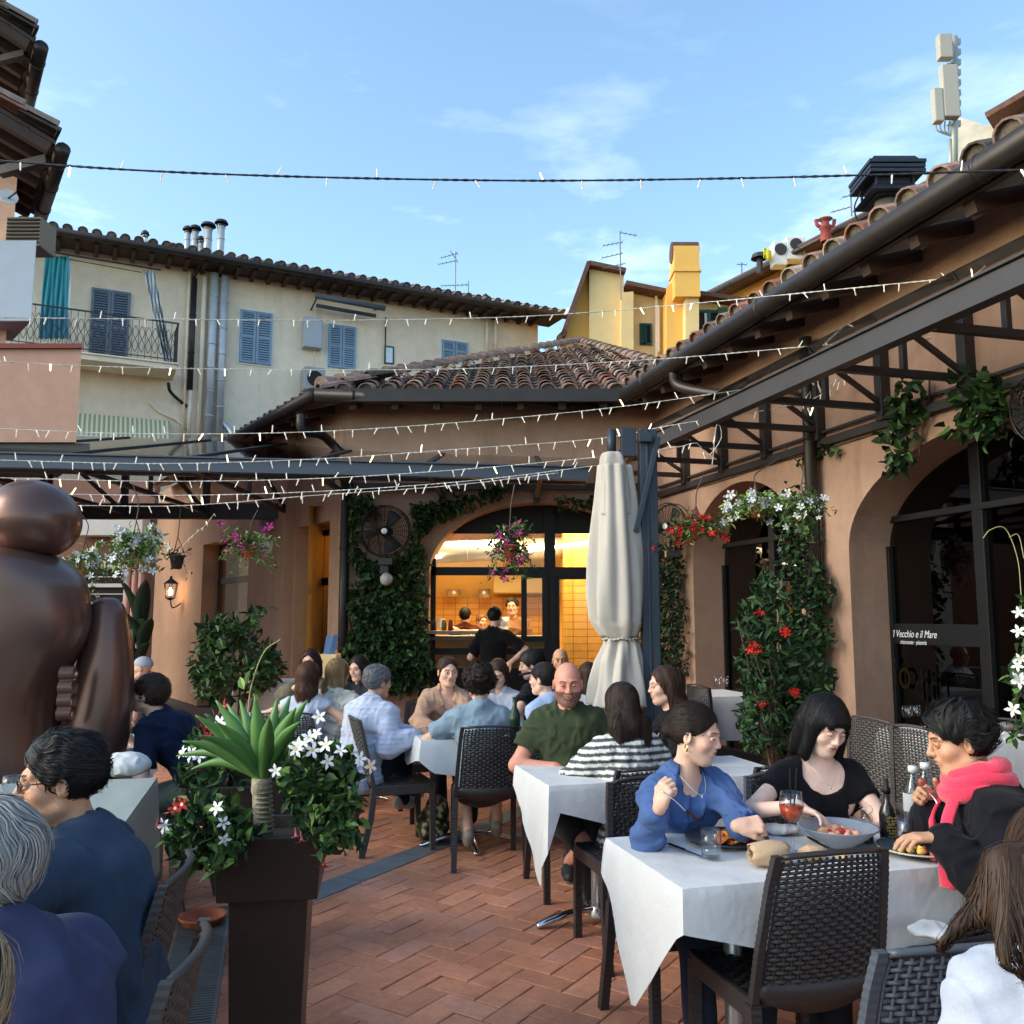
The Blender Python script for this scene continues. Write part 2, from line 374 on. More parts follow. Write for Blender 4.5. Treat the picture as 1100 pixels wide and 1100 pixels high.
dd = nrm([-0.259, 0.966, 0]); dq = np.array([0.966, 0.259, 0])
fr = MB(); sl_ = MB(); b0 = np.array([-1.17, 3.2, 0.004])
for k, off in enumerate((-0.13, 0.115)): fr.obox(b0+dq*off-dd*0.4, dd*2.3, dq*0.015, (0, 0, 0.006))
fr.obox(b0-dq*0.12-dd*0.4+np.array([0, 0, -0.003]), dd*2.3, dq*0.24, (0, 0, 0.004), mi=1)
for k in range(92):
    sl_.obox(b0-dq*0.115-dd*(0.4-k*0.025), dd*0.012, dq*0.23, (0, 0, 0.008))
fr.obj('frame', [mat('drain_metal', lin((130, 134, 136)), 0.5, 0.6, var=0.2), M_dark], dr)
sl_.obj('grating', MATS['drain_metal'], dr)

# ---- the restaurant building (right wall, back wall, left wall, roof)
RW = Pl((1.787, 10.8), (0.257, -0.966))       # s grows towards the camera
BW = Pl((-2.1, 10.8), (1, 0))
LW = Pl((-2.1, 10.8), (-0.56, 0.83))
bld = thing('restaurant_building', 'brown stucco restaurant with arched openings and tiled roof around the courtyard', 'building', (1.8, 10.8, 0))
DEP = 0.43
arch1 = (0.93, 3.03, 0.0, 2.15, 0.78); arch2 = (3.73, 6.75, 0.0, 2.12, 0.76)
m = MB(); RW.face(m, 0.0, 10.5, 0, 4.25, [arch1, arch2], DEP)
m.obj('wall', M_wall, bld)
m = MB(); karch = (1.09, 3.80, 0.0, 2.12, 0.85); BW.face(m, 0.0, 3.887, 0, 4.25, [karch], 0.42); m.obj('wall', M_wall, bld)
a1 = LW.rect(316, 560, 362, 760); a2 = LW.rect(218, 580, 275, 760)
m = MB(); LW.face(m, 0.0, 10.0, 0, 4.25, [(0.35, a1[0] if a1[0] > .4 else 1.55, 0.0, 2.78, 0), (LW.sz(275, 600)[0], LW.sz(218, 600)[0], 0.0, 2.86, 0)], 0.42)
m.obj('wall', M_wall, bld)
# thin wire along the right wall
m = MB(); pts = [RW.pt(s_, 3.0+0.006*math.sin(s_*3), 0.008) for s_ in np.linspace(0, 8.4, 40)]; m.tube(pts, 0.005, 5)
m.obj('cable', M_iron, bld)
# pier trim: pilaster between window and door of the left wall
m = MB(); LW.bx(m, 1.62, 3.2, 0, 4.2, 0.0, 0.12); m.obj('pilaster', M_wall, bld)

# roof tiles
def tile_roof(mb, o, e, up, W, n_rows, inside, pitch=0.27, expo=0.33, rad=0.10, lift=0.02):
    e = nrm(e); up = nrm(up); nn = nrm(np.cross(e, up));
    if nn[2] < 0: nn = -nn
    cols = int(W/pitch)+1; nseg = 6
    for c in range(cols):
        for r_ in range(n_rows):
            cx = c*pitch; cy = r_*expo
            if not inside(cx, cy+expo*0.4): continue
            j = rnd.uniform(-0.012, 0.012); jy = rnd.uniform(-0.015, 0.015); Lt = expo*1.28
            rings = []
            for k, (yy, rr, zz) in enumerate(((0, rad, lift+0.028), (Lt, rad*0.82, lift-0.002))):
                an = np.linspace(0, PI, nseg+1)
                for a in an: rings.append(o+e*(cx+j+rr*math.cos(a))+up*(cy+jy+yy)+nn*(zz+rr*0.85*math.sin(a)))
                for a in an[::-1]: rings.append(o+e*(cx+j+(rr-0.016)*math.cos(a))+up*(cy+jy+yy)+nn*(zz+(rr-0.016)*0.85*math.sin(a)))
            m2 = 2*(nseg+1)
            f = [(i, (i+1) % m2, m2+(i+1) % m2, m2+i) for i in range(m2)]
            f += [(i, i+1, m2-2-i, m2-1-i) for i in range(nseg)]
            t = rnd.random(); t2 = rnd.random()
            cc = np.array(lin((152, 120, 106)))*(1-t)+np.array(lin((128, 108, 100)))*t
            if t2 < 0.12: cc = np.array(lin((168, 150, 128)))
            elif t2 < 0.3: cc = np.array(lin((146, 100, 84)))
            elif t2 > 0.9: cc = np.array(lin((80, 74, 66)))
            mb.add(rings, f, col=tuple(cc*rnd.uniform(0.8, 1.15)))
            if r_ == 0: mb.add([rings[i]+up*.03 for i in range(nseg+1, 2*nseg+2)]+[o+e*(cx+j)+up*(cy+jy+.028)+nn*(lift-.02)], [tuple(range(nseg+2))], col=tuple(np.array(lin((120, 108, 94)))*rnd.uniform(.6, 1.1)))
            # channel tile between covers
            v = []
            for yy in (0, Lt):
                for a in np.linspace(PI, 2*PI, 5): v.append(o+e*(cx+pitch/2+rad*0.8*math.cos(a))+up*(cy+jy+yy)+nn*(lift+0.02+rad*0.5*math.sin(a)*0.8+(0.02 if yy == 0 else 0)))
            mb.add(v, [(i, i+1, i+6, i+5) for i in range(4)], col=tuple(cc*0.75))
def ridge(mb, a, b, r=0.11, step=0.36):
    a = np.array(a, float); b = np.array(b, float); Ln = np.linalg.norm(b-a); d = (b-a)/Ln; x = nrm(np.cross(d, (0, 0, 1))); n_ = np.cross(x, d)
    for k in range(int(Ln/step)+1):
        p = a+d*k*step; v = []
        for yy, rr, zz in ((0, r, 0.03), (step*1.2, r*0.85, 0.0)):
            for an in np.linspace(0, PI, 8): v.append(p+d*yy+x*rr*math.cos(an)+n_*(zz+rr*math.sin(an)))
        cc = np.array(lin((140, 116, 102)))*rnd.uniform(0.75, 1.2)
        mb.add(v, [(i, i+1, i+9, i+8) for i in range(7)]+[tuple(range(7, -1, -1))], col=tuple(cc))
SLP = 0.39; EZ = 4.2
def planeZ(px, py, y0, z0, s):      # pixel on the plane z = z0 + s*(Y-y0)
    n_ = np.array([0, -s, 1.]); return onp(px, py, (0, y0, z0), n_)
E0 = planeZ(342, 424, 10.25, EZ, SLP); E1 = planeZ(694, 424, 10.25, EZ, SLP); E0[1] = E1[1] = 10.25; E0[2] = E1[2] = EZ
PK = planeZ(624, 371, 10.25, EZ, SLP); PR = planeZ(722, 401, 10.25, EZ, SLP)
def inpoly(poly):
    def f(x, y):
        c = False; n_ = len(poly); j = n_-1
        for i in range(n_):
            xi, yi = poly[i]; xj, yj = poly[j]
            if (yi > y) != (yj > y) and x < (xj-xi)*(y-yi)/(yj-yi)+xi: c = not c
            j = i
        return c
    return f
upf = nrm([0, 1, SLP]); ef = np.array([1., 0, 0])
def loc2(p, o, e, u): q = np.array(p)-o; return float(q@e), float(q@u)
tr = MB(); poly = [loc2(p, E0, ef, upf) for p in (E0, E1, PR, PK)]
poly[0] = (poly[0][0], -0.1); poly[1] = (poly[1][0]+0.25, -0.1)
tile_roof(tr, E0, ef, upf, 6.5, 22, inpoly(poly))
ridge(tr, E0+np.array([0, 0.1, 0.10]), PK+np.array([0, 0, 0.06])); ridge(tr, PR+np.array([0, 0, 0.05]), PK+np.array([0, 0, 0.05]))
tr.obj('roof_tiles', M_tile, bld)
# left slope: only its eave rows show
dl = nrm([-0.56, 0.83, 0]); nl = nrm([0.83, 0.56, 0]); upl = nrm([nl[0], nl[1], SLP])
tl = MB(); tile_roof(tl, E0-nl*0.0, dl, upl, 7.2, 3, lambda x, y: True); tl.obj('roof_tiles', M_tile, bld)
# right wing: eave parallel to the right wall
ER0 = RW.pt(0.0, EZ+.045, 0.55); ER0 = ER0+RW.d*(-0.3); upr = nrm(-RW.n+np.array([0, 0, 0.42]))
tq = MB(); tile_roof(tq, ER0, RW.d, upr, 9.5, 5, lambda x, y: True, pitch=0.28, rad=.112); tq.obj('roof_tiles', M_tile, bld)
# solid roof slabs below the tiles
rs = MB()
rs.add([E0, E1, PR, PK], [(0, 1, 2, 3)]); rs.add([E0, PK, PK+dl*9, E0+dl*9], [(0, 1, 2, 3)])
rs.add([PR, PK, PK+np.array([5, 3, -1.5]), PR+np.array([4, 0, -1.2])], [(0, 1, 2, 3)])
e_ = ER0+RW.d*0.0
rs.add([ER0, ER0+RW.d*11, ER0+RW.d*11+upr*6, ER0+upr*6], [(0, 1, 2, 3)])
rs.obj('roof_deck', mat('roof_deck', lin((70, 52, 44)), 0.9), bld, solid=0.02)
fc_ = MB(); fc_.box((E0[0]-.02, 10.2, EZ-.10), (E1[0]+.2, 10.26, EZ+.05)); a_ = RW.pt(-.3, EZ-.1, .48); fc_.obox(a_, RW.d*10.7, RW.n*.05, (0, 0, .2)); fc_.obj('fascia_board', M_gut, bld)
# soffits with rafter tails
sf = MB(); M_raf = mat('rafter_dark', lin((78, 60, 52)), 0.85, var=0.2)
def rafter(par, a, b, w_, h_): m = MB(); m.beam(a, b, w_, h_); m.obj('rafter', M_raf, par)
sf.add([RW.pt(-0.3, EZ-0.05, 0.5), RW.pt(10.4, EZ-0.05, 0.5), RW.pt(10.4, EZ+0.12, 0.0), RW.pt(-0.3, EZ+0.12, 0.0)], [(0, 1, 2, 3)])
sf.add([(E0[0], 10.27, EZ-0.05), (E1[0], 10.27, EZ-0.05), (E1[0]+.3, 10.8, EZ+0.1), (-2.1, 10.8, EZ+0.1)], [(0, 1, 2, 3)])
sf.add([E0-(0, 0, .05), E0+dl*9-(0, 0, .05), LW.pt(9, EZ+.1, 0), LW.pt(0, EZ+.1, 0)], [(0, 1, 2, 3)])
for k in range(20):
    a = 0.2+k*0.5; rafter(bld, RW.pt(a, EZ-0.12, 0.46), RW.pt(a, EZ+0.02, 0.0), 0.09, 0.11)
for k in range(8):
    x = -1.9+k*0.5; rafter(bld, (x, 10.33, EZ-0.12), (x, 10.8, EZ+0.02), 0.08, 0.1)
for k in range(14):
    a = LW.pt(0.3+k*0.5, EZ-0.12, 0.38); rafter(bld, a, LW.pt(0.3+k*0.5, EZ, 0), 0.08, 0.1)
sf.obj('soffit', mat('soffit_brown', lin((150, 114, 96)), 0.9, var=0.15), bld)
def gutter(a, b, r=0.075, name='gutter', par=bld, seams=4, material=None):
    m = MB(); a = np.array(a, float); b = np.array(b, float); m.tube([a, b], r, 14)
    m.tube([a+(0, 0, r*.9), b+(0, 0, r*.9)], 0.012, 6)
    for k in range(seams):
        p = a+(b-a)*((k+0.5)/seams); d_ = nrm(b-a); m.tube([p-d_*0.012, p+d_*0.012], r*1.08, 14)
    return m.obj(name, material or M_gut, par, smooth=True)
GR0 = RW.pt(-0.15, EZ-.02, 0.58); GR1 = RW.pt(9.6, EZ-.01, 0.58)
gutter(GR0, GR1, 0.085); gutter((E0[0]-.05, 10.17, EZ-.03), GR0, 0.075); gutter((E0[0]-.05, 10.17, EZ-.03), E0+dl*7-nl*0.08-(0, 0, .03), 0.075)
# downpipes (each a part)
def pipe(pts, r, material, par, name='downpipe', n=12, rings=()):
    m = MB(); m.tube(pts, r, n)
    for p, d_ in rings: m.tube([np.array(p)-np.array(d_)*0.015, np.array(p)+np.array(d_)*0.015], r*1.15, n)
    return m.obj(name, material, par, smooth=True)
def smoothpath(pts, k=6):
    pts = np.asarray(pts, float); n_ = len(pts); out_ = []
    ext = np.vstack([2*pts[0]-pts[1], pts, 2*pts[-1]-pts[-2]])
    for i in range(n_-1):
        p0, p1, p2, p3 = ext[i:i+4]
        for t in np.linspace(0, 1, k, endpoint=False):
            out_.append(0.5*((2*p1)+(-p0+p2)*t+(2*p0-5*p1+4*p2-p3)*t*t+(-p0+3*p1-3*p2+p3)*t**3))
    out_.append(pts[-1]); return np.array(out_)
dp = RW.pt(3.38, 0, 0.09)
pipe([dp, dp+(0, 0, 3.35), dp+(0, 0, 4.0)], 0.055, M_gut, bld, rings=[(dp+(0, 0, h), (0, 0, 1)) for h in (1.1, 2.2, 3.1)])
pipe(smoothpath([RW.pt(1.7, 4.12, 0.56), RW.pt(1.75, 3.95, 0.5), RW.pt(2.3, 3.75, 0.2), RW.pt(2.9, 3.7, 0.1), RW.pt(3.38, 3.5, 0.09)]), 0.055, M_gut, bld)
dp2 = np.array([-2.03, 10.71, 0]); pipe([dp2, dp2+(0, 0, 3.55)], 0.06, M_gut, bld, rings=[(dp2+(0, 0, h), (0, 0, 1)) for h in (1.2, 2.4)])
pipe(smoothpath([P(323, 445, 10.2), P(325, 462, 10.22), P(345, 467, 10.5), P(358, 478, 10.7), dp2+(0, 0, 3.5)]), 0.055, M_gut, bld)

# ---- glazing of the right wall arches
def frame_rect(mb, pl, a0, a1, z0, z1, off, w_=0.05, t=0.05):
    pl.bx(mb, a0, a1, z0, z0+w_, off, off+t); pl.bx(mb, a0, a1, z1-w_, z1, off, off+t)
    pl.bx(mb, a0, a0+w_, z0+w_, z1-w_, off, off+t); pl.bx(mb, a1-w_, a1, z0+w_, z1-w_, off, off+t)
for (sa, sb, zb, zs, rise) in (arch2, arch1):
    gdoor = thing('glazed_arch', 'dark glazed shopfront with black frames filling the '+('large arch behind the empty tables' if sa > 3 else 'small arch behind the red flowered shrub'), 'glass door', RW.pt(sa, 0, -DEP), 0)
    f = MB(); off = -DEP+0.02
    n_ = 4 if sa > 3 else 2
    for k in range(n_+1):
        x = sa+(sb-sa)*k/n_; w_ = 0.07 if k in (0, n_) else 0.10
        if sa > 3 and k == 1: x = RW.sz(1052, 650)[0]*0+sa+1.0
        zt = 2.15 if k in (0, n_) else 2.86
        RW.bx(f, max(sa, x-w_/2), min(sb, x+w_/2), 0, zt, off, off+0.06)
    RW.bx(f, sa, sb, 2.34, 2.39, off+.003, off+0.063); RW.bx(f, sa, sb, 0, 0.12, off+.003, off+0.063)
    if sa > 3: RW.bx(f, sa, sa+1.0, 1.36, 1.52, off+.006, off+0.05)
    f.obj('frame', M_black, gdoor, bevel=0.004)
    gl = MB(); mid = (sa+sb)/2; hw = (sb-sa)/2; xs = mid-hw*np.cos(np.linspace(0, PI, 37))
    zz = zs+rise*np.sqrt(np.clip(1-((xs-mid)/hw)**2, 0, 1))
    for i in range(36): gl.add([RW.pt(xs[i], 0, off+0.02), RW.pt(xs[i+1], 0, off+0.02), RW.pt(xs[i+1], zz[i+1], off+0.02), RW.pt(xs[i], zz[i], off+0.02)], [(0, 1, 2, 3)])
    gl.obj('pane', M_glassd, gdoor)
    if sa > 3: SHOPF = gdoor
# the room behind the arches
rm = MB(); rm.mi = 0
a0, a1_, dpt = 0.2, 9.8, 4.2
for (v) in ([RW.pt(a0, 0.01, -DEP-.02), RW.pt(a1_, 0.01, -DEP-.02), RW.pt(a1_, 0.01, -dpt), RW.pt(a0, 0.01, -dpt)],
            [RW.pt(a0, 3.3, -DEP-.02), RW.pt(a1_, 3.3, -DEP-.02), RW.pt(a1_, 3.3, -dpt), RW.pt(a0, 3.3, -dpt)],
            [RW.pt(a0, 0, -dpt), RW.pt(a1_, 0, -dpt), RW.pt(a1_, 3.3, -dpt), RW.pt(a0, 3.3, -dpt)],
            [RW.pt(a0, 0, -DEP), RW.pt(a0, 0, -dpt), RW.pt(a0, 3.3, -dpt), RW.pt(a0, 3.3, -DEP)],
            [RW.pt(a1_, 0, -DEP), RW.pt(a1_, 0, -dpt), RW.pt(a1_, 3.3, -dpt), RW.pt(a1_, 3.3, -DEP)]):
    rm.add(v, [(0, 1, 2, 3)])
rm.obj('interior_wall', mat('interior_dark', lin((104, 92, 80)), 0.9, var=0.1), kind='structure')
# things dimly seen in the room: a lit service hatch with a lamp, a shelf with bottles
hx = thing('serving_hatch', 'amber lit serving hatch seen through the dark shop glass', 'hatch', RW.pt(2.6, 0, -3.4))
ha = MB(); HP = Pl(RW.pt(2.0, 0, -4.1)[:2], RW.d)
r0 = HP.rect(957, 566, 1000, 650)
HP.bx(ha, r0[0], r0[1]+.3, r0[2], r0[3], 0.0, 0.05)
ha.obj('back_panel', mat('lit_hatch', lin((190, 140, 60)), 0.6, emit=lin((230, 160, 70)), estr=1.0, var=0.3, vscale=3), hx)
hb = MB()
for yy in (601, 618, 634): z_ = HP.sz(980, yy)[1]; HP.bx(hb, r0[0], r0[1]+.3, z_-.02, z_+.015, .05, .4)
hb.obj('shelf', mat('shelf_metal', (.2, .17, .12), .4), hx)
tb = MB(); tb.tube([HP.at(952, 600, .3), HP.at(985, 606, .3)], 0.02, 8); tb.obj('lamp_tube', mat('lamp_warm', (1, .85, .6), emit=(1, .75, .42), estr=9), hx)
# lettering on the glass, and a ghost reflection put in as letters
def text(body, loc, xdir, size, material, name, parent=None, shear=0.0, ext=0.001, align='LEFT', **k):
    c = bpy.data.curves.new(name, 'FONT'); c.body = body; c.size = size; c.shear = shear; c.extrude = ext; c.align_x = align
    c.materials.append(material); o = bpy.data.objects.new(name, c); COLL.objects.link(o)
    x = Vector(nrm(xdir)); z = Vector(k.get('zdir', (0, 0, 1))); y = z; nz = x.cross(y)
    mw = Matrix(((x[0], y[0], nz[0], loc[0]), (x[1], y[1], nz[1], loc[1]), (x[2], y[2], nz[2], loc[2]), (0, 0, 0, 1)))
    if k.get('w'):
        bpy.context.view_layer.update(); s_ = k['w']/max(1e-4, o.dimensions.x); mw = mw @ Matrix.Diagonal((s_, s_*k.get('hs', 1), 1, 1))
    if parent is not None:
        o.parent = parent; o.matrix_parent_inverse = WM[parent.name].inverted()
    o.matrix_basis = mw; bpy.context.view_layer.update(); me = bpy.data.meshes.new_from_object(o)
    o2 = bpy.data.objects.new(name, me); COLL.objects.link(o2)
    if parent is not None: o2.parent = parent; o2.matrix_parent_inverse = WM[parent.name].inverted()
    o2.matrix_basis = mw; bpy.data.objects.remove(o); o2.name = name; return o2
M_sign = mat('white_lettering', (0.8, 0.8, 0.8), 0.5)
so_ = -DEP+0.075; PS = Pl(RW.pt(0, 0, so_)[:2], RW.d)
tl0 = PS.at(958, 684); tl1 = PS.at(1006, 684)
text('il Vecchio e il Mare', tl0, RW.d, 0.09, M_sign, 'lettering', SHOPF, shear=0.35, w=float(np.linalg.norm(tl1-tl0)), hs=1.25)
tm0 = PS.at(967, 691.5); tm1 = PS.at(995, 691.5)
text('ristorante · pizzeria', tm0, RW.d, 0.05, M_sign, 'lettering', SHOPF, shear=0.3, w=float(np.linalg.norm(tm1-tm0)), hs=1.25)
tg0 = PS.at(983, 752); tg1 = PS.at(1011, 752)
text('dici', tg0, RW.d, 0.2, mat('grey_ghost_letters', (0.010, 0.010, 0.009), 0.9, spec=0), 'lettering', SHOPF, w=float(np.linalg.norm(tg1-tg0)), hs=1.6)  # ghost reflection in the glass, put in as dark letters
ta0 = PS.at(960, 738); ta1 = PS.at(977, 738)
text('io', ta0, RW.d, 0.2, mat('amber_ghost_letters', (0.02, 0.012, 0.005), 0.9, spec=0), 'lettering', SHOPF, w=float(np.linalg.norm(ta1-ta0)), hs=1.3)  # amber part of the ghost reflection, also put in as letters

# ---- kitchen window, counter and kitchen interior
kw = thing('kitchen_window', 'black framed kitchen window under the back arch, lit yellow inside', 'window', (0.35, 10.9, 0))
f = MB(); ko = -0.30
kx = lambda px: BW.sz(px, 600)[0]
kz = lambda py: BW.sz(550, py)[1]
sa, sb = karch[0], karch[1]
BW.bx(f, sa, sb, kz(617), kz(608), ko, ko+0.07)
BW.bx(f, kx(588)-.03, kx(594)+.04, 0, 2.95, ko+.003, ko+0.075)
BW.bx(f, sa, sa+0.06, 0, 2.3, ko, ko+.07); BW.bx(f, sb-0.06, sb, 0, 2.3, ko, ko+.07)
BW.bx(f, sa, kx(592), kz(704), kz(697), ko+.002, ko+.06)
frame_rect(f, BW, kx(560), kx(589), kz(690), kz(614), ko+0.03, 0.07, 0.07)
frame_rect(f, BW, kx(594)+.04, sb, 0.02, kz(617), ko+0.01, 0.05, 0.05)
BW.bx(f, sa, kx(592), 0.0, 0.95, ko, ko+0.05)
# dark header filling the head of the arch
mid = (sa+sb)/2; hw = (sb-sa)/2; xs = mid-hw*np.cos(np.linspace(0, PI, 37)); zh = kz(571)
zz = karch[3]+karch[4]*np.sqrt(np.clip(1-((xs-mid)/hw)**2, 0, 1))
for i in range(36):
    if max(zz[i], zz[i+1]) > zh: f.add([BW.pt(xs[i], zh, ko+.02), BW.pt(xs[i+1], zh, ko+.02), BW.pt(xs[i+1], max(zh, zz[i+1]), ko+.02), BW.pt(xs[i], max(zh, zz[i]), ko+.02)], [(0, 1, 2, 3)])
f.obj('frame', M_black, kw)
gl = MB()
for i in range(36):
    gl.add([BW.pt(xs[i], kz(611), ko), BW.pt(xs[i+1], kz(611), ko), BW.pt(xs[i+1], min(zh, zz[i+1]), ko), BW.pt(xs[i], min(zh, zz[i]), ko)], [(0, 1, 2, 3)])
BW.bx(gl, kx(562), kx(588), kz(689), kz(615), ko+.05, ko+.052); BW.bx(gl, kx(596), sb-.05, 0.05, kz(618), ko+.02, ko+.022)
gl.obj('pane', M_glass, kw)
ks = MB(); BW.bx(ks, sa-.02, kx(536), kz(681), kz(677.5), -0.42, 0.12); BW.bx(ks, sa, kx(560), kz(688), kz(684), -0.42, -.1)
ks.obj('sill', mat('sill_grey', lin((120, 110, 98)), .5), kw, bevel=0.005)
# kitchen room
KY0, KY1 = 11.25, 15.0
M_kw = mat('kitchen_wall', lin((240, 204, 124)), 0.7, var=0.05)
def tilemat(name, col, mortar, sx=6, sz=10):
    m_ = bpy.data.materials.new(name); m_.use_nodes = True; t = m_.node_tree; b = t.nodes['Principled BSDF']; b.inputs['Roughness'].default_value = 0.3
    tcn = t.nodes.new('ShaderNodeTexCoord'); mpn = t.nodes.new('ShaderNodeMapping'); mpn.inputs['Rotation'].default_value = (PI/2, 0, 0)
    br = t.nodes.new('ShaderNodeTexBrick'); br.inputs['Color1'].default_value = (*col, 1); br.inputs['Color2'].default_value = (*[c*.85 for c in col], 1); br.inputs['Mortar'].default_value = (*mortar, 1)
    br.inputs['Scale'].default_value = 1; br.inputs['Brick Width'].default_value = .2; br.inputs['Row Height'].default_value = .1; br.inputs['Mortar Size'].default_value = .006; br.offset = 0.0
    t.links.new(tcn.outputs['Object'], mpn.inputs[0]); t.links.new(mpn.outputs[0], br.inputs[0]); t.links.new(br.outputs[0], b.inputs[0]); MATS[name] = m_; return m_
M_kt = tilemat('kitchen_tiles', lin((232, 180, 84)), lin((170, 120, 50)))
k_ = MB(); x0, x1 = -2.6, 3.6
k_.add([(x0, KY0, .01), (x1, KY0, .01), (x1, KY1, .01), (x0, KY1, .01)], [(0, 1, 2, 3)])
k_.add([(x0, KY0, 3.0), (x1, KY0, 3.0), (x1, KY1, 3.0), (x0, KY1, 3.0)], [(0, 1, 2, 3)])
k_.add([(x0, KY1, 0), (x1, KY1, 0), (x1, KY1, 3), (x0, KY1, 3)], [(0, 1, 2, 3)])
k_.add([(x0, KY0, 0), (x0, KY1, 0), (x0, KY1, 3), (x0, KY0, 3)], [(0, 1, 2, 3)])
k_.add([(x1, KY0, 0), (x1, KY1, 0), (x1, KY1, 3), (x1, KY0, 3)], [(0, 1, 2, 3)])
k_.obj('kitchen_wall', M_kw, kind='structure')
tw = MB(); tw.box((0.72, 12.4, 0), (1.35, 12.9, 2.95)); tw.box((1.35, 12.2, 0), (2.2, 12.39, 2.95)); tw.box((-2.5, 14.9, 0.9), (0.7, 14.98, 1.9))
tw.obj('kitchen_tile_wall', M_kt, kind='structure')
du = thing('ventilation_duct', 'long silver ventilation duct under the kitchen ceiling', 'duct', (0, 12.6, 2.4))
dm = MB(); dm.tube([(-1.6, 12.4, 2.45), (2.0, 12.9, 2.62)], 0.15, 16)
for k in range(9): c_ = np.array([-1.5+k*.42, 12.41+k*.058, 2.455+k*.02]); dm.tube([c_, c_+(0.02, .003, 0)], 0.158, 16)
dm.obj('pipe', M_steel, du, smooth=True); dm = MB(); dm.tube([(-1.6, 13.3, 2.55), (2.2, 13.6, 2.72)], 0.11, 14); dm.obj('pipe', M_steel, du, smooth=True)
for k, (pa, pb, lab) in enumerate(((P(538, 574, 11.7), P(571, 569.5, 11.9), 'short bright tube light above the purple flowers in the kitchen'), (P(568, 591, 12.0), P(640, 582, 12.3), 'long tube light at the right of the kitchen ceiling'), (P(456, 600, 12.2), P(486, 596, 12.5), 'dim tube light at the left of the kitchen ceiling'))):
    t_ = MB(); t_.tube([pa, pb], 0.022, 8)
    t_.obj('tube_light', mat('tube_glow', (1, .9, .7), emit=(1, .78, .45), estr=14), label=lab, cat='tube light', group='kitchen tube lights')
for (x, y, e) in ((-0.6, 12.6, 48), (0.9, 11.9, 30), (2.3, 13.5, 22)):
    ll = bpy.data.lights.new('kitchen_lamp', 'AREA'); ll.energy = e; ll.size = 1.0; ll.color = (1, 0.77, 0.42); lo = bpy.data.objects.new('kitchen_lamp', ll); COLL.objects.link(lo); lo.location = (x, y, 2.9)
cn = thing('kitchen_counter', 'steel kitchen counter behind the open window', 'counter', (-0.4, 12, 0))
c_ = MB(); c_.box((-1.5, 11.7, 0.0), (0.5, 12.3, 1.28)); c_.obj('cabinet', mat('counter_metal', lin((120, 104, 80)), .4, .5), cn)
c_ = MB(); c_.box((-1.55, 11.66, 1.28), (0.55, 12.34, 1.32)); c_.obj('worktop', M_steel, cn, bevel=0.005)
hd = thing('extractor_hood', 'pale metal hood on the kitchen back wall', 'hood', (0.2, 14.6, 1.9)); h_ = MB(); h_.box((-.3, 14.2, 1.95), (1.0, 14.85, 2.35)); h_.box((0.1, 14.4, 2.35), (.5, 14.8, 2.95))
h_.obj('canopy', mat('hood_metal', lin((200, 170, 110)), .35, .4), hd, bevel=0.01)
jars = [(466, 'dark'), (477, 'clear'), (484, 'red')]
for k, (px, kd) in enumerate(jars):
    b_ = P(px, 677, 10.9); rr = .03; b_[2] = kz(677.5)+.001
    jm = MB(); jm.lathe([(0, 0), (rr, 0), (rr, .09), (rr*.75, .115), (rr*.75, .13), (0, .13)], b_, 14)
    jm.obj('jar', {'dark': mat('jar_dark', (.05, .03, .02), .3), 'clear': mat('jar_clear', lin((150, 130, 90)), .2), 'red': mat('jar_red', (.35, .03, .02), .3)}[kd], smooth=True,
           label='small %s storage jar on the outer sill of the kitchen window' % kd, cat='jar', group='jars on the window sill')

# left wall window and door
lwin = thing('side_window', 'tall amber lit window with dark frame behind the bushy tree', 'window', LW.pt(4, 0, -0.3))
a0, a1_ = LW.sz(275, 600)[0], LW.sz(218, 600)[0]
f = MB(); frame_rect(f, LW, a0, a1_, 0.02, 2.86, -0.34, 0.06, 0.05); z_ = LW.sz(255, 620)[1]; LW.bx(f, a0, a1_, z_-.05, z_+.05, -.335, -.28); f.obj('frame', M_iron, lwin)
gl = MB(); LW.bx(gl, a0, a1_, 0.05, 2.8, -.33, -.327); gl.obj('pane', M_glass, lwin)
bl = MB(); LW.bx(bl, a0-.1, a1_+1.2, 0.0, 3.0, -1.6, -1.55); bl.obj('lit_panel', mat('amber_panel', lin((200, 150, 84)), .8, emit=lin((220, 150, 70)), estr=0.12), lwin)
sh = MB()
for k in range(6): z_ = LW.sz(258, 640)[1]-k*.17; LW.bx(sh, a0+.3, a1_+.2, z_-.008, z_+.008, -1.5, -1.48)
sh.obj('shelf', mat('shelf_lit', (1, .8, .4), emit=(1, .75, .35), estr=1.2), lwin)
ldoor = thing('side_door', 'narrow dark door with amber glass beside the downpipe', 'door', LW.pt(1, 0, -0.3))
a0, a1_ = 0.35, (a1[0] if a1[0] > .4 else 1.55)
f = MB(); frame_rect(f, LW, a0, a1_, 0.02, 2.76, -0.38, 0.08, 0.05); LW.bx(f, a0, a1_, 2.0, 2.1, -.375, -.32); LW.bx(f, a0, a1_, .05, .9, -.36, -.34); f.obj('frame', M_black, ldoor)
gl = MB(); LW.bx(gl, a0, a1_, .05, 2.75, -.37, -.367); gl.obj('pane', M_glass, ldoor)
bl = MB(); LW.bx(bl, a0-.1, a1_+.9, 2.05, 2.9, -1.0, -.95); bl.obj('lit_panel', MATS['amber_panel'], ldoor)
bl = MB(); LW.bx(bl, a0-.1, a1_+.9, 0.0, 2.04, -1.0, -.95); bl.obj('back_panel', M_dark, ldoor)

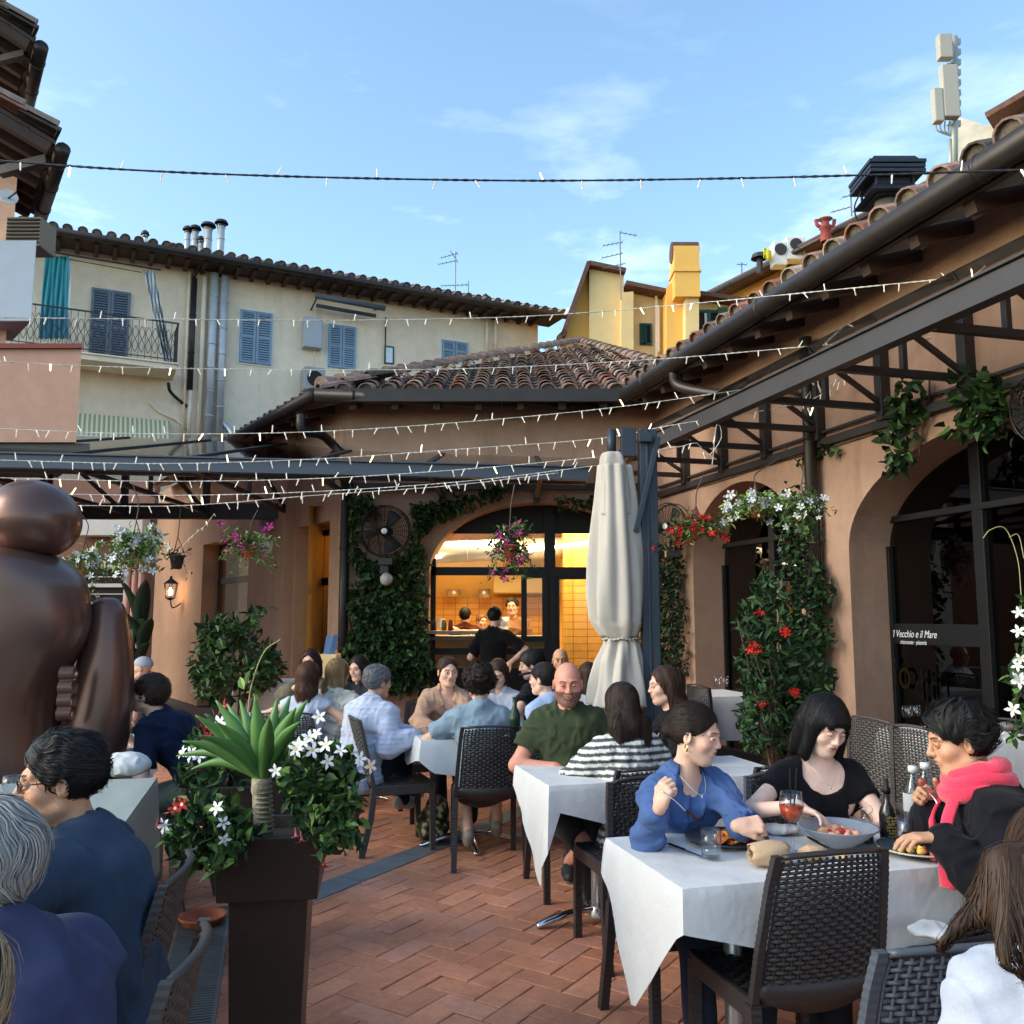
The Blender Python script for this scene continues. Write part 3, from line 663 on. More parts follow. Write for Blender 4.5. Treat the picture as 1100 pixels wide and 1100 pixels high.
# ---- canopies
def truss(par, wp, inv, z0, length, htop, idx):
    # wp wall point, inv unit vector away from wall
    wp = np.array(wp, float); up = np.array([0, 0, 1.]); zt = htop
    t = MB(); a = wp+up*0; b = wp+inv*length
    t.beam(a, b, 0.05, 0.05); top0 = wp+up*zt; top1 = b+up*0.13
    t.beam(top0, top1, 0.055, 0.055)
    side = nrm(np.cross(inv, up))
    t.beam(wp+inv*0.04-up*0.10, wp+inv*0.04+up*(zt+.02), 0.09, 0.08, up=side)
    m_ = wp+inv*length*0.52
    t.beam(m_+up*0.02, m_+up*(zt*.48+.065), 0.04, 0.04, up=side)
    t.beam(wp+inv*0.06+up*0.03, m_+up*(zt*.48+.03), 0.035, 0.035, up=side)
    t.beam(m_+up*(zt*.45), b+up*.0-inv*.05, 0.03, 0.03, up=side)
    return t.obj('truss', M_iron, par, bevel=0.003)
cr = thing('canopy', 'dark steel and glass canopy on brackets along the right wall', 'canopy', RW.pt(4, 0, 0.5))
zr = 3.17
for k, Yk in enumerate((9.95, 9.1, 8.29, 7.47, 6.66, 5.83, 5.0, 4.2)):
    s_ = (10.8-Yk)/.966; truss(cr, RW.pt(s_, zr, 0.0), RW.n, zr, 1.04, 0.62, k)
def long_beam(par, pts, w_, h_, name, material=M_iron):
    t = MB(); t.beam(pts[0], pts[1], w_, h_); return t.obj(name, material, par, bevel=0.004)
fb0 = P(700, 478, 8.35); bz = 3.235
B0 = RW.pt(1.5, bz, 1.04); B1 = RW.pt(9.0, bz, 1.04)
t = MB(); t.beam(B0, B1, 0.07, 0.13); t.beam(B0+(0, 0, .074), B1+(0, 0, .074), 0.11, 0.012); t.beam(B0-(0, 0, .072)+RW.n*.015, B1-(0, 0, .072)+RW.n*.015, 0.09, 0.012); t.obj('fascia', M_ironb, cr, bevel=0.003)
long_beam(cr, (RW.pt(0.1, zr-.12, 0.03), RW.pt(9, zr-.12, 0.03)), 0.05, 0.07, 'wall_rail'); long_beam(cr, (RW.pt(0.1, zr-.03, 0.03), RW.pt(9, zr-.03, 0.03)), 0.025, 0.025, 'wall_rail')
long_beam(cr, (RW.pt(0.1, zr+.60, 0.04), RW.pt(9, zr+.60, 0.04)), 0.06, 0.08, 'wall_rail'); long_beam(cr, (RW.pt(1.5, zr+.36, 0.55), RW.pt(9, zr+.36, 0.55)), 0.05, 0.05, 'purlin')
gp = MB(); gp.add([RW.pt(1.4, zr+.21, 1.12), RW.pt(9, zr+.21, 1.12), RW.pt(9, zr+.68, 0.02), RW.pt(1.4, zr+.68, 0.02)], [(0, 1, 2, 3)]); gp.obj('glass_roof', M_roofglass, cr)
cl = thing('canopy', 'dark steel and glass canopy across the back and left of the courtyard', 'canopy', (-2, 9.5, 0))
Lb0 = np.array([-7.2, 8.06, 3.06]); Lb1 = np.array([0.80, 9.2, 3.06])
t = MB(); t.beam(Lb0, Lb1, 0.08, 0.13); t.beam(Lb0+(0, 0, .075), Lb1+(0, 0, .075), .14, .018); t.obj('fascia', mat('canopy_slate', lin((78, 84, 94)), .45, .3), cl, bevel=.003)
t = MB(); t.beam(Lb0+(0, .35, -.02), Lb1+(0, .35, -.02), 0.05, 0.07); t.obj('purlin', M_iron, cl)
long_beam(cl, ((-2.1, 10.74, 3.16), (1.7, 10.74, 3.16)), .05, .08, 'wall_rail'); long_beam(cl, ((-7.4, 12.4, 3.05), (-3.2, 12.4, 3.05)), .12, .22, 'wall_rail')
long_beam(cl, ((-7.4, 12.4, 3.93), (-3.2, 12.4, 3.93)), .06, .08, 'purlin')
dirb = nrm(Lb1-Lb0)
for k, xx in enumerate((-6.6, -5.45, -4.3, -3.15, -2.0, -0.85, 0.3)):
    yb = Lb0[1]+(xx-Lb0[0])*dirb[1]/dirb[0]; yw = 12.36 if xx < -2.9 else 10.74
    t = MB(); t.beam((xx, yb, 3.13), (xx, yw, 3.13+.235*(yw-yb)), .06, .07); t.beam((xx, yb+.05, 3.03), (xx, yw, 3.03), .05, .05)
    mm_ = (yb+yw)/2; t.beam((xx, mm_, 3.04), (xx, mm_, 3.11+.235*(mm_-yb)), .04, .04, up=(1, 0, 0)); t.beam((xx, yw-.08, 3.05), (xx, mm_, 3.1+.235*(mm_-yb)), .04, .04, up=(1, 0, 0))
    t.beam((xx, yw-.03, 2.95), (xx, yw-.03, 3.1+.235*(yw-yb)), .08, .08, up=(1, 0, 0))
    t.obj('truss', M_iron, cl)
gp = MB(); zf = lambda y, x: 3.15+.235*(y-(Lb0[1]+(x-Lb0[0])*dirb[1]/dirb[0]))
gp.add([(-7.2, 8.06, 3.15), (.8, 9.2, 3.15), (1.5, 10.79, zf(10.79, 1.5)), (-2.1, 10.79, zf(10.79, -2.1)), (-3.0, 12.4, zf(12.4, -3.0)), (-7.2, 12.4, zf(12.4, -7.2))], [(0, 1, 2, 3, 4, 5)])
gp.obj('glass_roof', M_roofglassd, cl)

# ---- cream building on the left
CB = Pl((-10.64, 19.88), (0.9, 0.435)); CS = 1.4
cb = thing('apartment_house', 'cream stucco apartment house with blue shutters and a row of metal flues', 'house', CB.pt(4, 0))
zev = CB.sz(300, 303)[1]
m = MB(); CB.bx(m, -4*CS, 9.05*CS, 0, zev, -7, 0); m.obj('wall', M_cream, cb)
m = MB(); CB.bx(m, -4.2*CS, 9.35*CS, zev-.02, zev+.1, -0.1, 0.75); 
m.obj('soffit', MATS['rafter_dark'], cb)
for k in range(46): a = -5.6+k*.4; rafter(cb, CB.pt(a, zev-.07, .7), CB.pt(a, zev-.07, 0), .09, .11)
upc = nrm(-CB.n+np.array([0, 0, .3])); m = MB(); tile_roof(m, CB.pt(-5.8, zev+.12, .8), CB.d, upc, 19, 3, lambda x, y: True, pitch=.30, rad=.11); m.obj('roof_tiles', M_tile, cb)
m = MB(); m.add([CB.pt(-5.8, zev+.11, .75), CB.pt(13.1, zev+.11, .75), CB.pt(13.1, zev+1.6, -4.5), CB.pt(-5.8, zev+1.6, -4.5)], [(0, 1, 2, 3)]); m.obj('roof_deck', MATS['roof_deck'], cb)
gutter(CB.pt(-5.8, zev+.02, .88), CB.pt(13.2, zev+.02, .88), .085, par=cb, seams=7)
def shutters(pl, par, x0, y0, x1, y1, material, lab=None, frame=True, off=0.02):
    a0, a1, z0, z1 = pl.rect(x0, y0, x1, y1)
    if frame:
        f = MB(); pl.bx(f, a0-.04, a1+.04, z0-.05, z1+.04, 0, off); f.obj('window_frame', M_white, par)
    for h in range(2):
        b0 = a0+(a1-a0)*h/2+.008; b1 = a0+(a1-a0)*(h+1)/2-.008; m = MB(); w_ = .06
        for zz_ in (z0, (z0+z1)/2-w_/2, z1-w_): pl.bx(m, b0, b1, zz_, zz_+w_, off, off+.045)
        pl.bx(m, b0, b0+w_, z0, z1, off-.001, off+.046); pl.bx(m, b1-w_, b1, z0, z1, off-.001, off+.046)
        pl.bx(m, b0+w_, b1-w_, z0+.02, z1-.02, off, off+.006, mi=1)
        nS = max(6, int((z1-z0)/.065))
        for i in range(nS):
            zc = z0+w_+(z1-z0-2*w_)*(i+.5)/nS
            m.obox(pl.pt(b0+w_, zc-.022, off+.04), pl.d*(b1-b0-2*w_), pl.n*(-.028)+pl.u*.05, pl.n*.006+pl.u*.004)
        m.obj('shutter', [material, M_dark], par)
shutters(CB, cb, 96, 312, 139, 392, M_shut2, frame=False); shutters(CB, cb, 257, 335, 292, 391, M_shut); shutters(CB, cb, 352, 350, 382, 396, M_shut); shutters(CB, cb, 474, 367, 502, 388, M_shut)
# small window
a0, a1_, z0, z1 = CB.rect(413, 372, 423, 391); m = MB(); frame_rect(m, CB, a0, a1_, z0, z1, .0, .03, .03); CB.bx(m, a0, a1_, z0, z1, -.0, .01, mi=1); m.obj('window', [M_iron, M_steel], cb)
# gutter pipes and steel flues on the wall, each its own part
M_flue = mat('flue_metal', lin((186, 190, 194)), .42, .25, var=.12, vscale=3)
def wpipe(px, y0, y1, r, material, name='downpipe', off=.08, seg=0):
    a = CB.sz(px, (y0+y1)/2)[0]; z0 = CB.sz(px, y1)[1]; z1 = CB.sz(px, y0)[1]
    rings = [(CB.pt(a, z0+(z1-z0)*k/seg, off), (0, 0, 1)) for k in range(1, seg)] if seg else []
    return pipe([CB.pt(a, z0, off), CB.pt(a, z1, off)], r, material, cb, name, 10, rings)
wpipe(226, 296, 475, .10, M_flue, 'flue', .2, 7); wpipe(237, 300, 468, .10, M_flue, 'flue', .2, 6)
wpipe(206, 300, 420, .07, M_gut, seg=3); wpipe(199, 292, 490, .035, M_cream); wpipe(216, 298, 480, .065, M_cream); wpipe(203, 420, 470, .05, M_cream)
wpipe(522, 344, 382, .05, M_cream); wpipe(531, 345, 380, .05, M_cream); wpipe(337, 312, 420, .02, M_cream); wpipe(413, 342, 392, .02, M_iron)
pipe(smoothpath([CB.at(237, 455, .14), CB.at(244, 462, .2), CB.at(249, 470, .3)]), .08, M_steel, cb, 'flue')
pipe(smoothpath([CB.at(207, 299, .08), CB.at(211, 292, .2), CB.at(216, 287, .6)]), .05, M_gut, cb)
pipe(smoothpath([CB.at(179, 417, .5), CB.at(182, 424, .3), CB.at(196, 434, .08), CB.at(201, 437, .08)]), .04, M_gut, cb)
pipe(smoothpath([CB.at(160, 432, .05), CB.at(172, 443, .05), CB.at(190, 452, .05), CB.at(199, 460, .05)]), .03, M_cream, cb)
# roof flues
def roof_flue(px, ytop, ybot, r, material, depth, lab, cap=True):
    depth = depth*(CS if depth < 20 else 1)
    t0 = P(px, ytop, depth); b0 = P(px, ybot, depth); b0[0] = t0[0]
    o = thing('flue', lab, 'chimney flue', b0, group='flues on the cream house')
    m = MB(); m.tube([b0-(0, 0, .3), t0-(0, 0, .12)], r, 12)
    for k in (.3, .6, .85): c_ = b0+(t0-b0)*k; m.tube([c_, c_+(0, 0, .03)], r*1.1, 12)
    m.obj('pipe', material, o, smooth=True)
    m = MB(); m.lathe([(r*1.9, -.06), (r*1.5, .02), (.01, .08)], t0, 14); m.lathe([(r*1.2, -.14), (r*1.2, -.11)], t0, 14)
    for k in range(4): an = k*PI/2; m.beam(t0+(r*math.cos(an), r*math.sin(an), -.14), t0+(r*math.cos(an), r*math.sin(an), -.03), .015, .015, up=(1, 0, 0))
    m.obj('cap', M_gut, o)
Yf = 16.6*1.4
roof_flue(156, 250, 276, .06, M_white, 15.9, 'thin white flue standing alone at the left of the cream roof')
for px, yt, yb, r, lab in ((202, 245, 278, .07, 'silver flue with flat cap, first of the tight row on the cream roof'), (210, 244, 279, .08, 'silver flue behind the short one in the row on the cream roof'), (216, 256, 281, .06, 'shortest silver flue in the row on the cream roof'),
                           (224, 241, 283, .10, 'wide silver flue with ringed joints beside the tallest flue'), (238, 238, 287, .09, 'tallest silver flue, standing apart at the end of the row')):
    roof_flue(px, yt, yb, r*1.1, M_flue, Yf, lab)
roof_flue(337, 294, 306, .045, M_terra, 17.2, 'tiny terracotta flue in the middle of the cream roof'); roof_flue(521.5, 318, 343, .06, M_steel, 18.6, 'single dull flue near the far end of the cream roof')
def redpot(px, yt, yb, Y, lab):
    b0 = P(px, yb, Y); t0 = P(px, yt, Y); o = thing('chimney_pot', lab, 'chimney pot', b0); m = MB(); h = t0[2]-b0[2]
    m.lathe([(.15, -.2), (.13, h*.3), (.17, h*.35), (.10, h*.6), (.10, h*.8), (.2, h*.86), (.02, h)], b0, 12)
    for s_ in (-1, 1): m.tube(smoothpath([b0+(0, 0, h*.45), b0+(s_*.2, 0, h*.5), b0+(s_*.25, 0, h*.85)]), .05, 8)
    m.obj('pot', mat('red_clay', lin((150, 70, 66)), .8, var=.2), o, smooth=True)
redpot(184, 261, 279, 16.4*CS, 'red clay chimney pot beside the silver flues')
# balcony
bc = MB(); r_ = CB.rect(0, 395, 188, 404); zb = CB.sz(140, 398)[1]; ab0, ab1 = -4.0, CB.sz(186, 395)[0]
CB.bx(bc, ab0, ab1, zb-.12, zb, 0, 1.0); CB.bx(bc, ab0, ab1+.03, zb, zb+.04, 0, 1.04); bc.obj('balcony_slab', M_cream, cb, bevel=.01)
bk = MB(); zt = zb+1.0
bk.beam(CB.pt(ab0, zt, .98), CB.pt(ab1, zt, .98), .04, .03); bk.beam(CB.pt(ab1, zt, .98), CB.pt(ab1, zt, .0), .04, .03); bk.beam(CB.pt(ab0, zb+.12, .98), CB.pt(ab1, zb+.12, .98), .02, .02)
n_ = int((ab1-ab0)/.14)
for k in range(n_+1):
    a = ab0+(ab1-ab0)*k/n_; bk.beam(CB.pt(a, zb, .98), CB.pt(a, zt, .98), .012, .012, up=tuple(CB.n))
    if k < n_:
        for ph in (0, PI):
            pts = [CB.pt(a+.07+.055*math.sin(t+ph), zb+.2+t*.62/(2*PI), .98) for t in np.linspace(0, 2*PI, 13)]; bk.tube(pts, .007, 4, cap=False)
for k in range(8): bk.beam(CB.pt(ab1, zb, .98-k*.14), CB.pt(ab1, zt, .98-k*.14), .012, .012, up=tuple(CB.n))
bk.obj('balcony_railing', M_iron, cb)
# curtain rod, curtains
rd = MB(); rd.tube([CB.at(44, 283, .85), CB.at(170, 303, .85)], .025, 8); rd.tube([CB.at(48, 287, .8), CB.at(150, 305, .8)], .01, 6); rd.obj('awning_rod', M_iron, cb)
def curtain(name, x0, y0, x1, y1, xb0, xb1, material, lab, stripes=None, folds=7, off=.78):
    nU, nV = 56, 30; pts = np.zeros((nV, nU, 3)); cols = np.zeros((nV, nU, 3))
    for i in range(nV):
        v = i/(nV-1)
        for j in range(nU):
            u = j/(nU-1); xx = (x0+(x1-x0)*u)*(1-v)+(xb0+(xb1-xb0)*u)*v; yy = y0+(y1-y0)*v
            pts[i, j] = CB.at(xx, yy, off+.06*math.sin(u*folds*2*PI+v*1.5+math.sin(v*3))*(.5+.5*v)+.02*math.sin(u*23+v*9))
            cols[i, j] = stripes(u, v) if stripes else (1, 1, 1)
    m = MB(); m.grid(pts, col=(1, 1, 1)); m.C[-1] = cols.reshape(-1, 3)
    return m.obj(name, material, smooth=True, solid=.008, label=lab, cat='curtain')
M_cur = mat('curtain_cloth', (.5, .5, .5), .85, attr=True, bump=.2, bscale=20)
tc1, tc2, tc3 = lin((52, 150, 148)), lin((96, 172, 190)), lin((210, 218, 222))
curtain('curtain', 50, 288, 77, 374, 43, 75, M_cur, 'faded teal balcony curtain hanging open on the cream house', lambda u, v: tc3 if u > .9 else (np.array(tc1)*(1-v)+np.array(tc2)*v), 6)
cg, cw = lin((96, 116, 132)), lin((216, 214, 208))
curtain('curtain', 152, 303, 163, 400, 174, 183, M_cur, 'grey and white striped curtain twisted at the balcony end', lambda u, v: cg if (u*3+v*5) % 1 < .35 else cw, 3)
# small wall things
def bx_thing(pl, x0, y0, x1, y1, o0, o1, name, cat, lab, material, extra=None):
    r_ = pl.rect(x0, y0, x1, y1); o = thing(name, lab, cat, pl.pt((r_[0]+r_[1])/2, r_[2], o0)); m = MB(); pl.bx(m, r_[0], r_[1], r_[2], r_[3], o0, o1); m.obj('case', material, o, bevel=.015)
    if extra: extra(o, r_)
    return o
def ac_extra(o, r_, pl=CB, o1=.35):
    m = MB(); c_ = pl.pt((r_[0]+r_[1])/2, (r_[2]+r_[3])/2, o1+.005); m.lathe([(0, 0), (.2, 0), (.2, .01), (0, .012)], c_, 20, ax=pl.n); m.obj('fan_grille', M_dark, o)
bx_thing(CB, 324, 344, 344, 376, 0, .28, 'boiler_box', 'boiler box', 'pale grey boiler box between the two windows of the cream house', mat('box_grey', lin((170, 178, 184)), .5), lambda o, r_: (lambda m: (CB.bx(m, r_[0]+.03, r_[1]-.03, r_[2]+.06, r_[3]-.03, .281, .287), m.obj('door', MATS['box_grey'], o, bevel=.004)))(MB()))
aw = thing('awning', 'rolled up dark awning under the cream eave', 'awning', CB.at(360, 335, .3)); m = MB(); m.tube([CB.at(332, 327, .7), CB.at(405, 340, .7)], .07, 10); m.tube([CB.at(337, 332, .3), CB.at(400, 343, .3)], .05, 10); m.obj('roll', mat('awning_grey', lin((72, 84, 92)), .7), aw, smooth=True)
for x in (334, 402): m = MB(); m.beam(CB.at(x, 333, 0), CB.at(x, 328+(x-334)*.17, .72), .03, .03); m.obj('arm', M_iron, aw)
aw2 = thing('awning', 'green and cream striped awning over the ground floor of the cream house', 'awning', CB.at(135, 470, .5))
m = MB(); nS = 34; sA, sB = CB.sz(86, 460)[0]-1.5, CB.sz(182, 460)[0]; zA = CB.sz(140, 449)[1]; zB = CB.sz(140, 479)[1]
for k in range(nS*2):
    a = sA+(sB-sA)*k/(2*nS); b_ = sA+(sB-sA)*(k+1)/(2*nS); c_ = lin((158, 164, 120)) if k % 2 else lin((226, 218, 188))
    m.add([CB.pt(a, zA, .05), CB.pt(b_, zA, .05), CB.pt(b_, zB, .75), CB.pt(a, zB, .75), CB.pt(a, zB-.14, .76), CB.pt(b_, zB-.14, .76)], [(0, 1, 2, 3), (3, 2, 5, 4)], col=c_)
m.obj('canvas', mat('awning_canvas', (.5, .5, .5), .8, attr=True), aw2, solid=.006); m = MB(); m.tube([CB.pt(sA, zB, .77), CB.pt(sB, zB, .77)], .03, 8); m.obj('front_bar', M_white, aw2)
bx_thing(CB, 352-30, 400, 352-8, 424, .05, .55, 'air_conditioner', 'air conditioner', 'grey air conditioner in a small railing at the roof corner', mat('ac_grey', lin((150, 156, 158)), .5), lambda o, r_: ac_extra(o, r_, CB, .55))

# ---- near-left building: two tiled eaves and a salmon parapet block
NLm = Pl((-6.25, 10.0), (-0.56, 0.83))
nb = thing('neighbour_house', 'pinkish house with two stepped dark tiled eaves at the top left', 'house', (-6.9, 11, 0))
def eave(corner_px, far_px, zc_Y, drop, rows=4):
    a = P(*corner_px, zc_Y); d_ = nrm([-0.56, 0.83, 0]); out_ = nrm([0.83, 0.56, 0])
    # far end where the gutter leaves the picture line
    best = min(np.linspace(.2, 6, 60), key=lambda t: abs(proj(a+d_*t)[0]-far_px[0])); b = a+d_*best
    up = nrm(-out_+np.array([0, 0, .38]))
    m = MB(); tile_roof(m, a+d_*0.0-(0, 0, -.02), d_, up, best, 9, lambda x, y: True, pitch=.24)
    ridge(m, a+up*.02+(0, 0, .08), a+up*3.0+(0, 0, .08), .11); m.obj('roof_tiles', M_tile, nb)
    m = MB(); m.obox(a-(0, 0, .06), d_*best, up*3.2, (0, 0, .05)); m.obj('soffit', MATS['rafter_dark'], nb)
    m = MB()
    for k in range(7): q_ = a+d_*(k*best/6.5+.04)-(0, 0, .13)+up*.06; m.beam(q_, q_+up*3.0, .09, .11)
    for k in range(6): q_ = a+up*(.3+k*.4)-(0, 0, .055); m.beam(q_, q_+d_*best, .06, .03)
    m.obj('rafter', MATS['rafter_dark'], nb)
    gutter(a-up*.08-(0, 0, .06), b-up*.08-(0, 0, .06), .08, par=nb, seams=3)
    return a, b
ea, eb = eave((60, 150), (37, 225), 9.2, 0); ec, ed = eave((37, 40), (18, 115), 9.6, 0)
m = MB(); m.beam(P(0, 185, 9.4), P(52, 172, 9.3), .10, .10); m.obj('downpipe', M_gut, nb); m = MB(); m.beam(P(-4, 66, 9.8), P(28, 58, 9.7), .08, .08); m.obj('downpipe', M_gut, nb)
m = MB(); q0 = P(4, 400, 9.9); m.prism([(q0[0]-2.5, 9.9, 0), (q0[0], 9.9, 0), (q0[0]-3.6, 15.2, 0), (q0[0]-6.2, 15.2, 0)], (0, 0, P(4, 120, 9.9)[2])); m.obj('wall', mat('stucco_pink', lin((206, 168, 148)), .9, var=.1), nb)
m = MB(); a_ = P(0, 385, 9.0); b_ = P(87, 385, 9.0); zt = P(40, 375, 9.0)[2]; zb_ = P(40, 475, 9.0)[2]
tb_ = thing('terrace_block', 'salmon stucco terrace parapet block jutting over the canopy', 'terrace wall', (a_[0], 9.5, zb_))
m.prism([(a_[0]-2, 9.0, zb_), (b_[0], 9.0, zb_), (b_[0]-1.1, 10.6, zb_), (a_[0]-3, 10.6, zb_)], (0, 0, zt-zb_)); m.obj('wall', mat('stucco_salmon', lin((176, 138, 120)), .9, var=.1, bump=.3), tb_); m = MB(); m.prism([(a_[0]-2, 8.96, zt), (b_[0]+.03, 8.96, zt), (b_[0]-1.07, 10.64, zt), (a_[0]-3, 10.64, zt)], (0, 0, .05)); m.obj('coping', mat('coping_red', lin((120, 60, 56)), .8), tb_)
m = MB(); m.prism([(a_[0]-2, 9.05, zb_-.12), (b_[0]+.12, 9.05, zb_-.12), (b_[0]-1.0, 10.6, zb_-.12), (a_[0]-3, 10.6, zb_-.12)], (0, 0, .117)); m.obj('ledge', M_iron, tb_)
gb = P(34, 345, 9.6); gt = P(34, 258, 9.6); m = MB(); m.prism([(gb[0]-1.2, 9.6, gb[2]), (gb[0], 9.6, gb[2]), (gb[0]-.6, 10.3, gb[2]), (gb[0]-1.7, 10.3, gb[2])], (0, 0, gt[2]-gb[2])); m.obj('duct_box', mat('box_blue_grey', lin((158, 170, 184)), .6, var=.06), label='large blue grey boxed duct beside the pink wall', cat='duct box', bevel=.01)
m = MB(); m.box((gb[0]-.45, 9.75, gt[2]+.0), (gb[0]-.05, 10.1, gt[2]+.35)); 
for k in range(7): m.box((gb[0]-.44, 9.735, gt[2]+.03+k*.045), (gb[0]-.06, 9.75, gt[2]+.055+k*.045), mi=1)
m.obj('vent_box', [mat('vent_tan', lin((128, 112, 94)), .7), M_dark], label='tan louvred vent box on top of the blue grey duct', cat='vent', bevel=.01)
dk = thing('satellite_dish', 'small pale satellite dish under the lower eave', 'satellite dish', P(8, 215, 9.5)); m = MB(); m.lathe([(0, 0), (.06, .01), (.10, .03), (.095, .035), (.06, .02), (0, .012)], P(9, 213, 9.5), 18, ax=(.5, -.8, .2)); m.obj('dish', M_white, dk, smooth=True)
m = MB(); m.tube([P(9, 213, 9.5), P(17, 207, 9.3)], .012, 6); m.obj('arm', M_iron, dk)

# far-left background under the canopy
fl = thing('rear_house', 'brownish rear wall with a barred window, seen under the canopy behind the hanging baskets', 'house', (-9, 17.5, 0)); FP = Pl((-12, 19.5), (1, 0))
m = MB(); FP.bx(m, -6, FP.sz(163, 600)[0], 0, 4.6, -.3, 0); m.obj('wall', mat('stucco_dusk', lin((150, 112, 98)), .9, var=.1), fl)
r_ = FP.rect(76, 606, 138, 652); m = MB(); frame_rect(m, FP, *r_, 0, .08, .06); FP.bx(m, r_[0], r_[1], (r_[2]+r_[3])/2-.04, (r_[2]+r_[3])/2+.04, 0, .06); FP.bx(m, r_[0], r_[1], r_[2], r_[3], 0, .01, mi=1)
for k in range(5): z_ = r_[2]+(r_[3]-r_[2])*(k+.5)/5; FP.bx(m, r_[0], r_[1], z_-.01, z_+.01, .02, .035)
m.obj('window', [M_white, M_dark], fl)
r_ = FP.rect(84, 549, 163, 577); m = MB(); FP.bx(m, r_[0], r_[1], r_[2], r_[3], .1, .5); m.obj('lintel_panel', M_white, fl)
m = MB()
for px in (143, 150, 157): q_ = FP.at(px, 600, .2); m.tube([(q_[0], q_[1], 0), (q_[0], q_[1], 2.7)], .06, 12)
m.obj('column', mat('stucco_rose', lin((196, 150, 140)), .85), fl, smooth=True)

# ---- yellow houses on the right
YP = Pl((0, 24), (1, 0.05)); yh = thing('yellow_house', 'pale yellow house with a sloping end wall and tall square chimney', 'house', YP.at(680, 400))
def slab(pl, pxs, depth, material, par, name='wall', off=0.0):
    m = MB(); m.prism([pl.at(x, y, off) for x, y in pxs], -pl.n*depth); return m.obj(name, material, par)
slab(YP, [(603, 430), (603, 366), (631, 291), (632, 430)], 5, M_yel, yh, off=.05)  # left face more orange: light from the left put into its stucco colour
slab(YP, [(631.5, 430), (631.5, 293), (668, 300), (668, 430)], 4, M_yelpale, yh, off=.3)
slab(YP, [(664, 430), (664, 310), (712, 319), (712, 430)], 4, M_yelpale, yh)
slab(YP, [(664, 430), (664, 321), (677, 320), (677, 430)], .5, M_yelpale, yh, off=.5)
slab(YP, [(711, 430), (711, 316), (727, 305), (741, 305), (741, 430)], 3, M_yel, yh, off=.6)
slab(YP, [(728, 400), (728, 300), (742, 300), (742, 400)], 1.2, M_yelpale, yh, off=.9)
slab(YP, [(740, 430), (740, 324), (800, 332), (800, 430)], 3, M_yelpale, yh, off=.1)
ch = MB(); c0 = YP.at(716, 310, 1.0); c1 = YP.at(741, 280, 1.0); ch.box((c0[0], c0[1], c0[2]-.6), (c1[0], c0[1]+.7, c1[2])); ch.box((c0[0]-.04, c0[1]-.04, c0[2]+.1), (c1[0]+.04, c0[1]+.74, c0[2]+.16)); ch.obj('chimney', M_yel, yh)
m = MB(); m.tube([(c0[0]-.02, c0[1]+.35, c1[2]-.06), (c1[0]+.02, c0[1]+.35, c1[2]-.06)], .3, 14); m.obj('chimney_cap', mat('cap_brown', lin((92, 66, 56)), .9, var=.2), yh)
m = MB()
for a_, b_ in (((602, 368), (630, 290)), ((630, 291), (669, 299)), ((669, 312), (713, 321)), ((740, 322), (802, 331)), ((598, 370), (606, 362))):
    m.beam(YP.at(*a_, .2)+(0, 0, .03), YP.at(*b_, .2)+(0, 0, .03), .7, .12)
m.obj('roof_edge', mat('roof_edge', lin((104, 74, 62)), .9, var=.3, vscale=10), yh)
m = MB(); r_ = YP.rect(687, 348, 700, 371); frame_rect(m, YP, *r_, .02, .05, .05); YP.bx(m, r_[0], r_[1], r_[2], r_[3], .0, .03, mi=1); m.obj('window', [M_green, M_dark], yh)
shutters(YP, yh, 688, 349, 694, 370, M_green, frame=False, off=.1)
m = MB(); r_ = YP.rect(743, 335, 773, 371); frame_rect(m, YP, *r_, .12, .08, .05); YP.bx(m, r_[0], r_[1], r_[2], r_[3], .12, .14, mi=1); YP.bx(m, r_[0]+.4, r_[0]+.5, r_[2], r_[3], .14, .2); m.obj('window', [M_green, M_dark], yh)
shutters(YP, yh, 768, 334, 779, 356, M_green, frame=False, off=.25)
m = MB(); YP.bx(m, r_[0]+.33, r_[0]+.40, r_[2], r_[3]-.1, .16, .18); m.obj('window_curtain', M_white, yh)
for x, y0, y1 in ((704, 318, 430), (706, 330, 380)): m = MB(); m.tube([YP.at(x, y0, .15), YP.at(x, y1, .15)], .04, 8); m.obj('downpipe', M_cream, yh)
OP = Pl((6.2, 27), (0.62, -0.78)); oh = thing('orange_house', 'orange yellow house with green shutters rising behind the tiled right eave', 'house', OP.at(860, 300))
slab(OP, [(775, 450), (775, 322), (1005, 208), (1040, 260), (1040, 450)], 6, M_yel, oh)
m = MB(); m.beam(OP.at(762, 325, .25), OP.at(1010, 203, .25), .7, .14); m.obj('eave', MATS['roof_edge'], oh)
gutter(OP.at(765, 327, .62), OP.at(1010, 207, .62), .09, par=oh, seams=3)
r_ = OP.rect(829, 308, 841, 319); shutters(OP, oh, 829, 308, 842, 320, mat('shutter_bright_green', lin((40, 140, 88)), .6), frame=False); shutters(OP, oh, 793, 320, 806, 341, M_green, frame=False)
for x in (803, 811, 892, 899): m = MB(); z_ = OP.sz(x, 330-(x-800)*.55); m.tube([OP.pt(z_[0], z_[1], .12), OP.pt(z_[0], z_[1]-3.5, .12)], .06, 8); m.obj('downpipe', M_yelpale, oh)
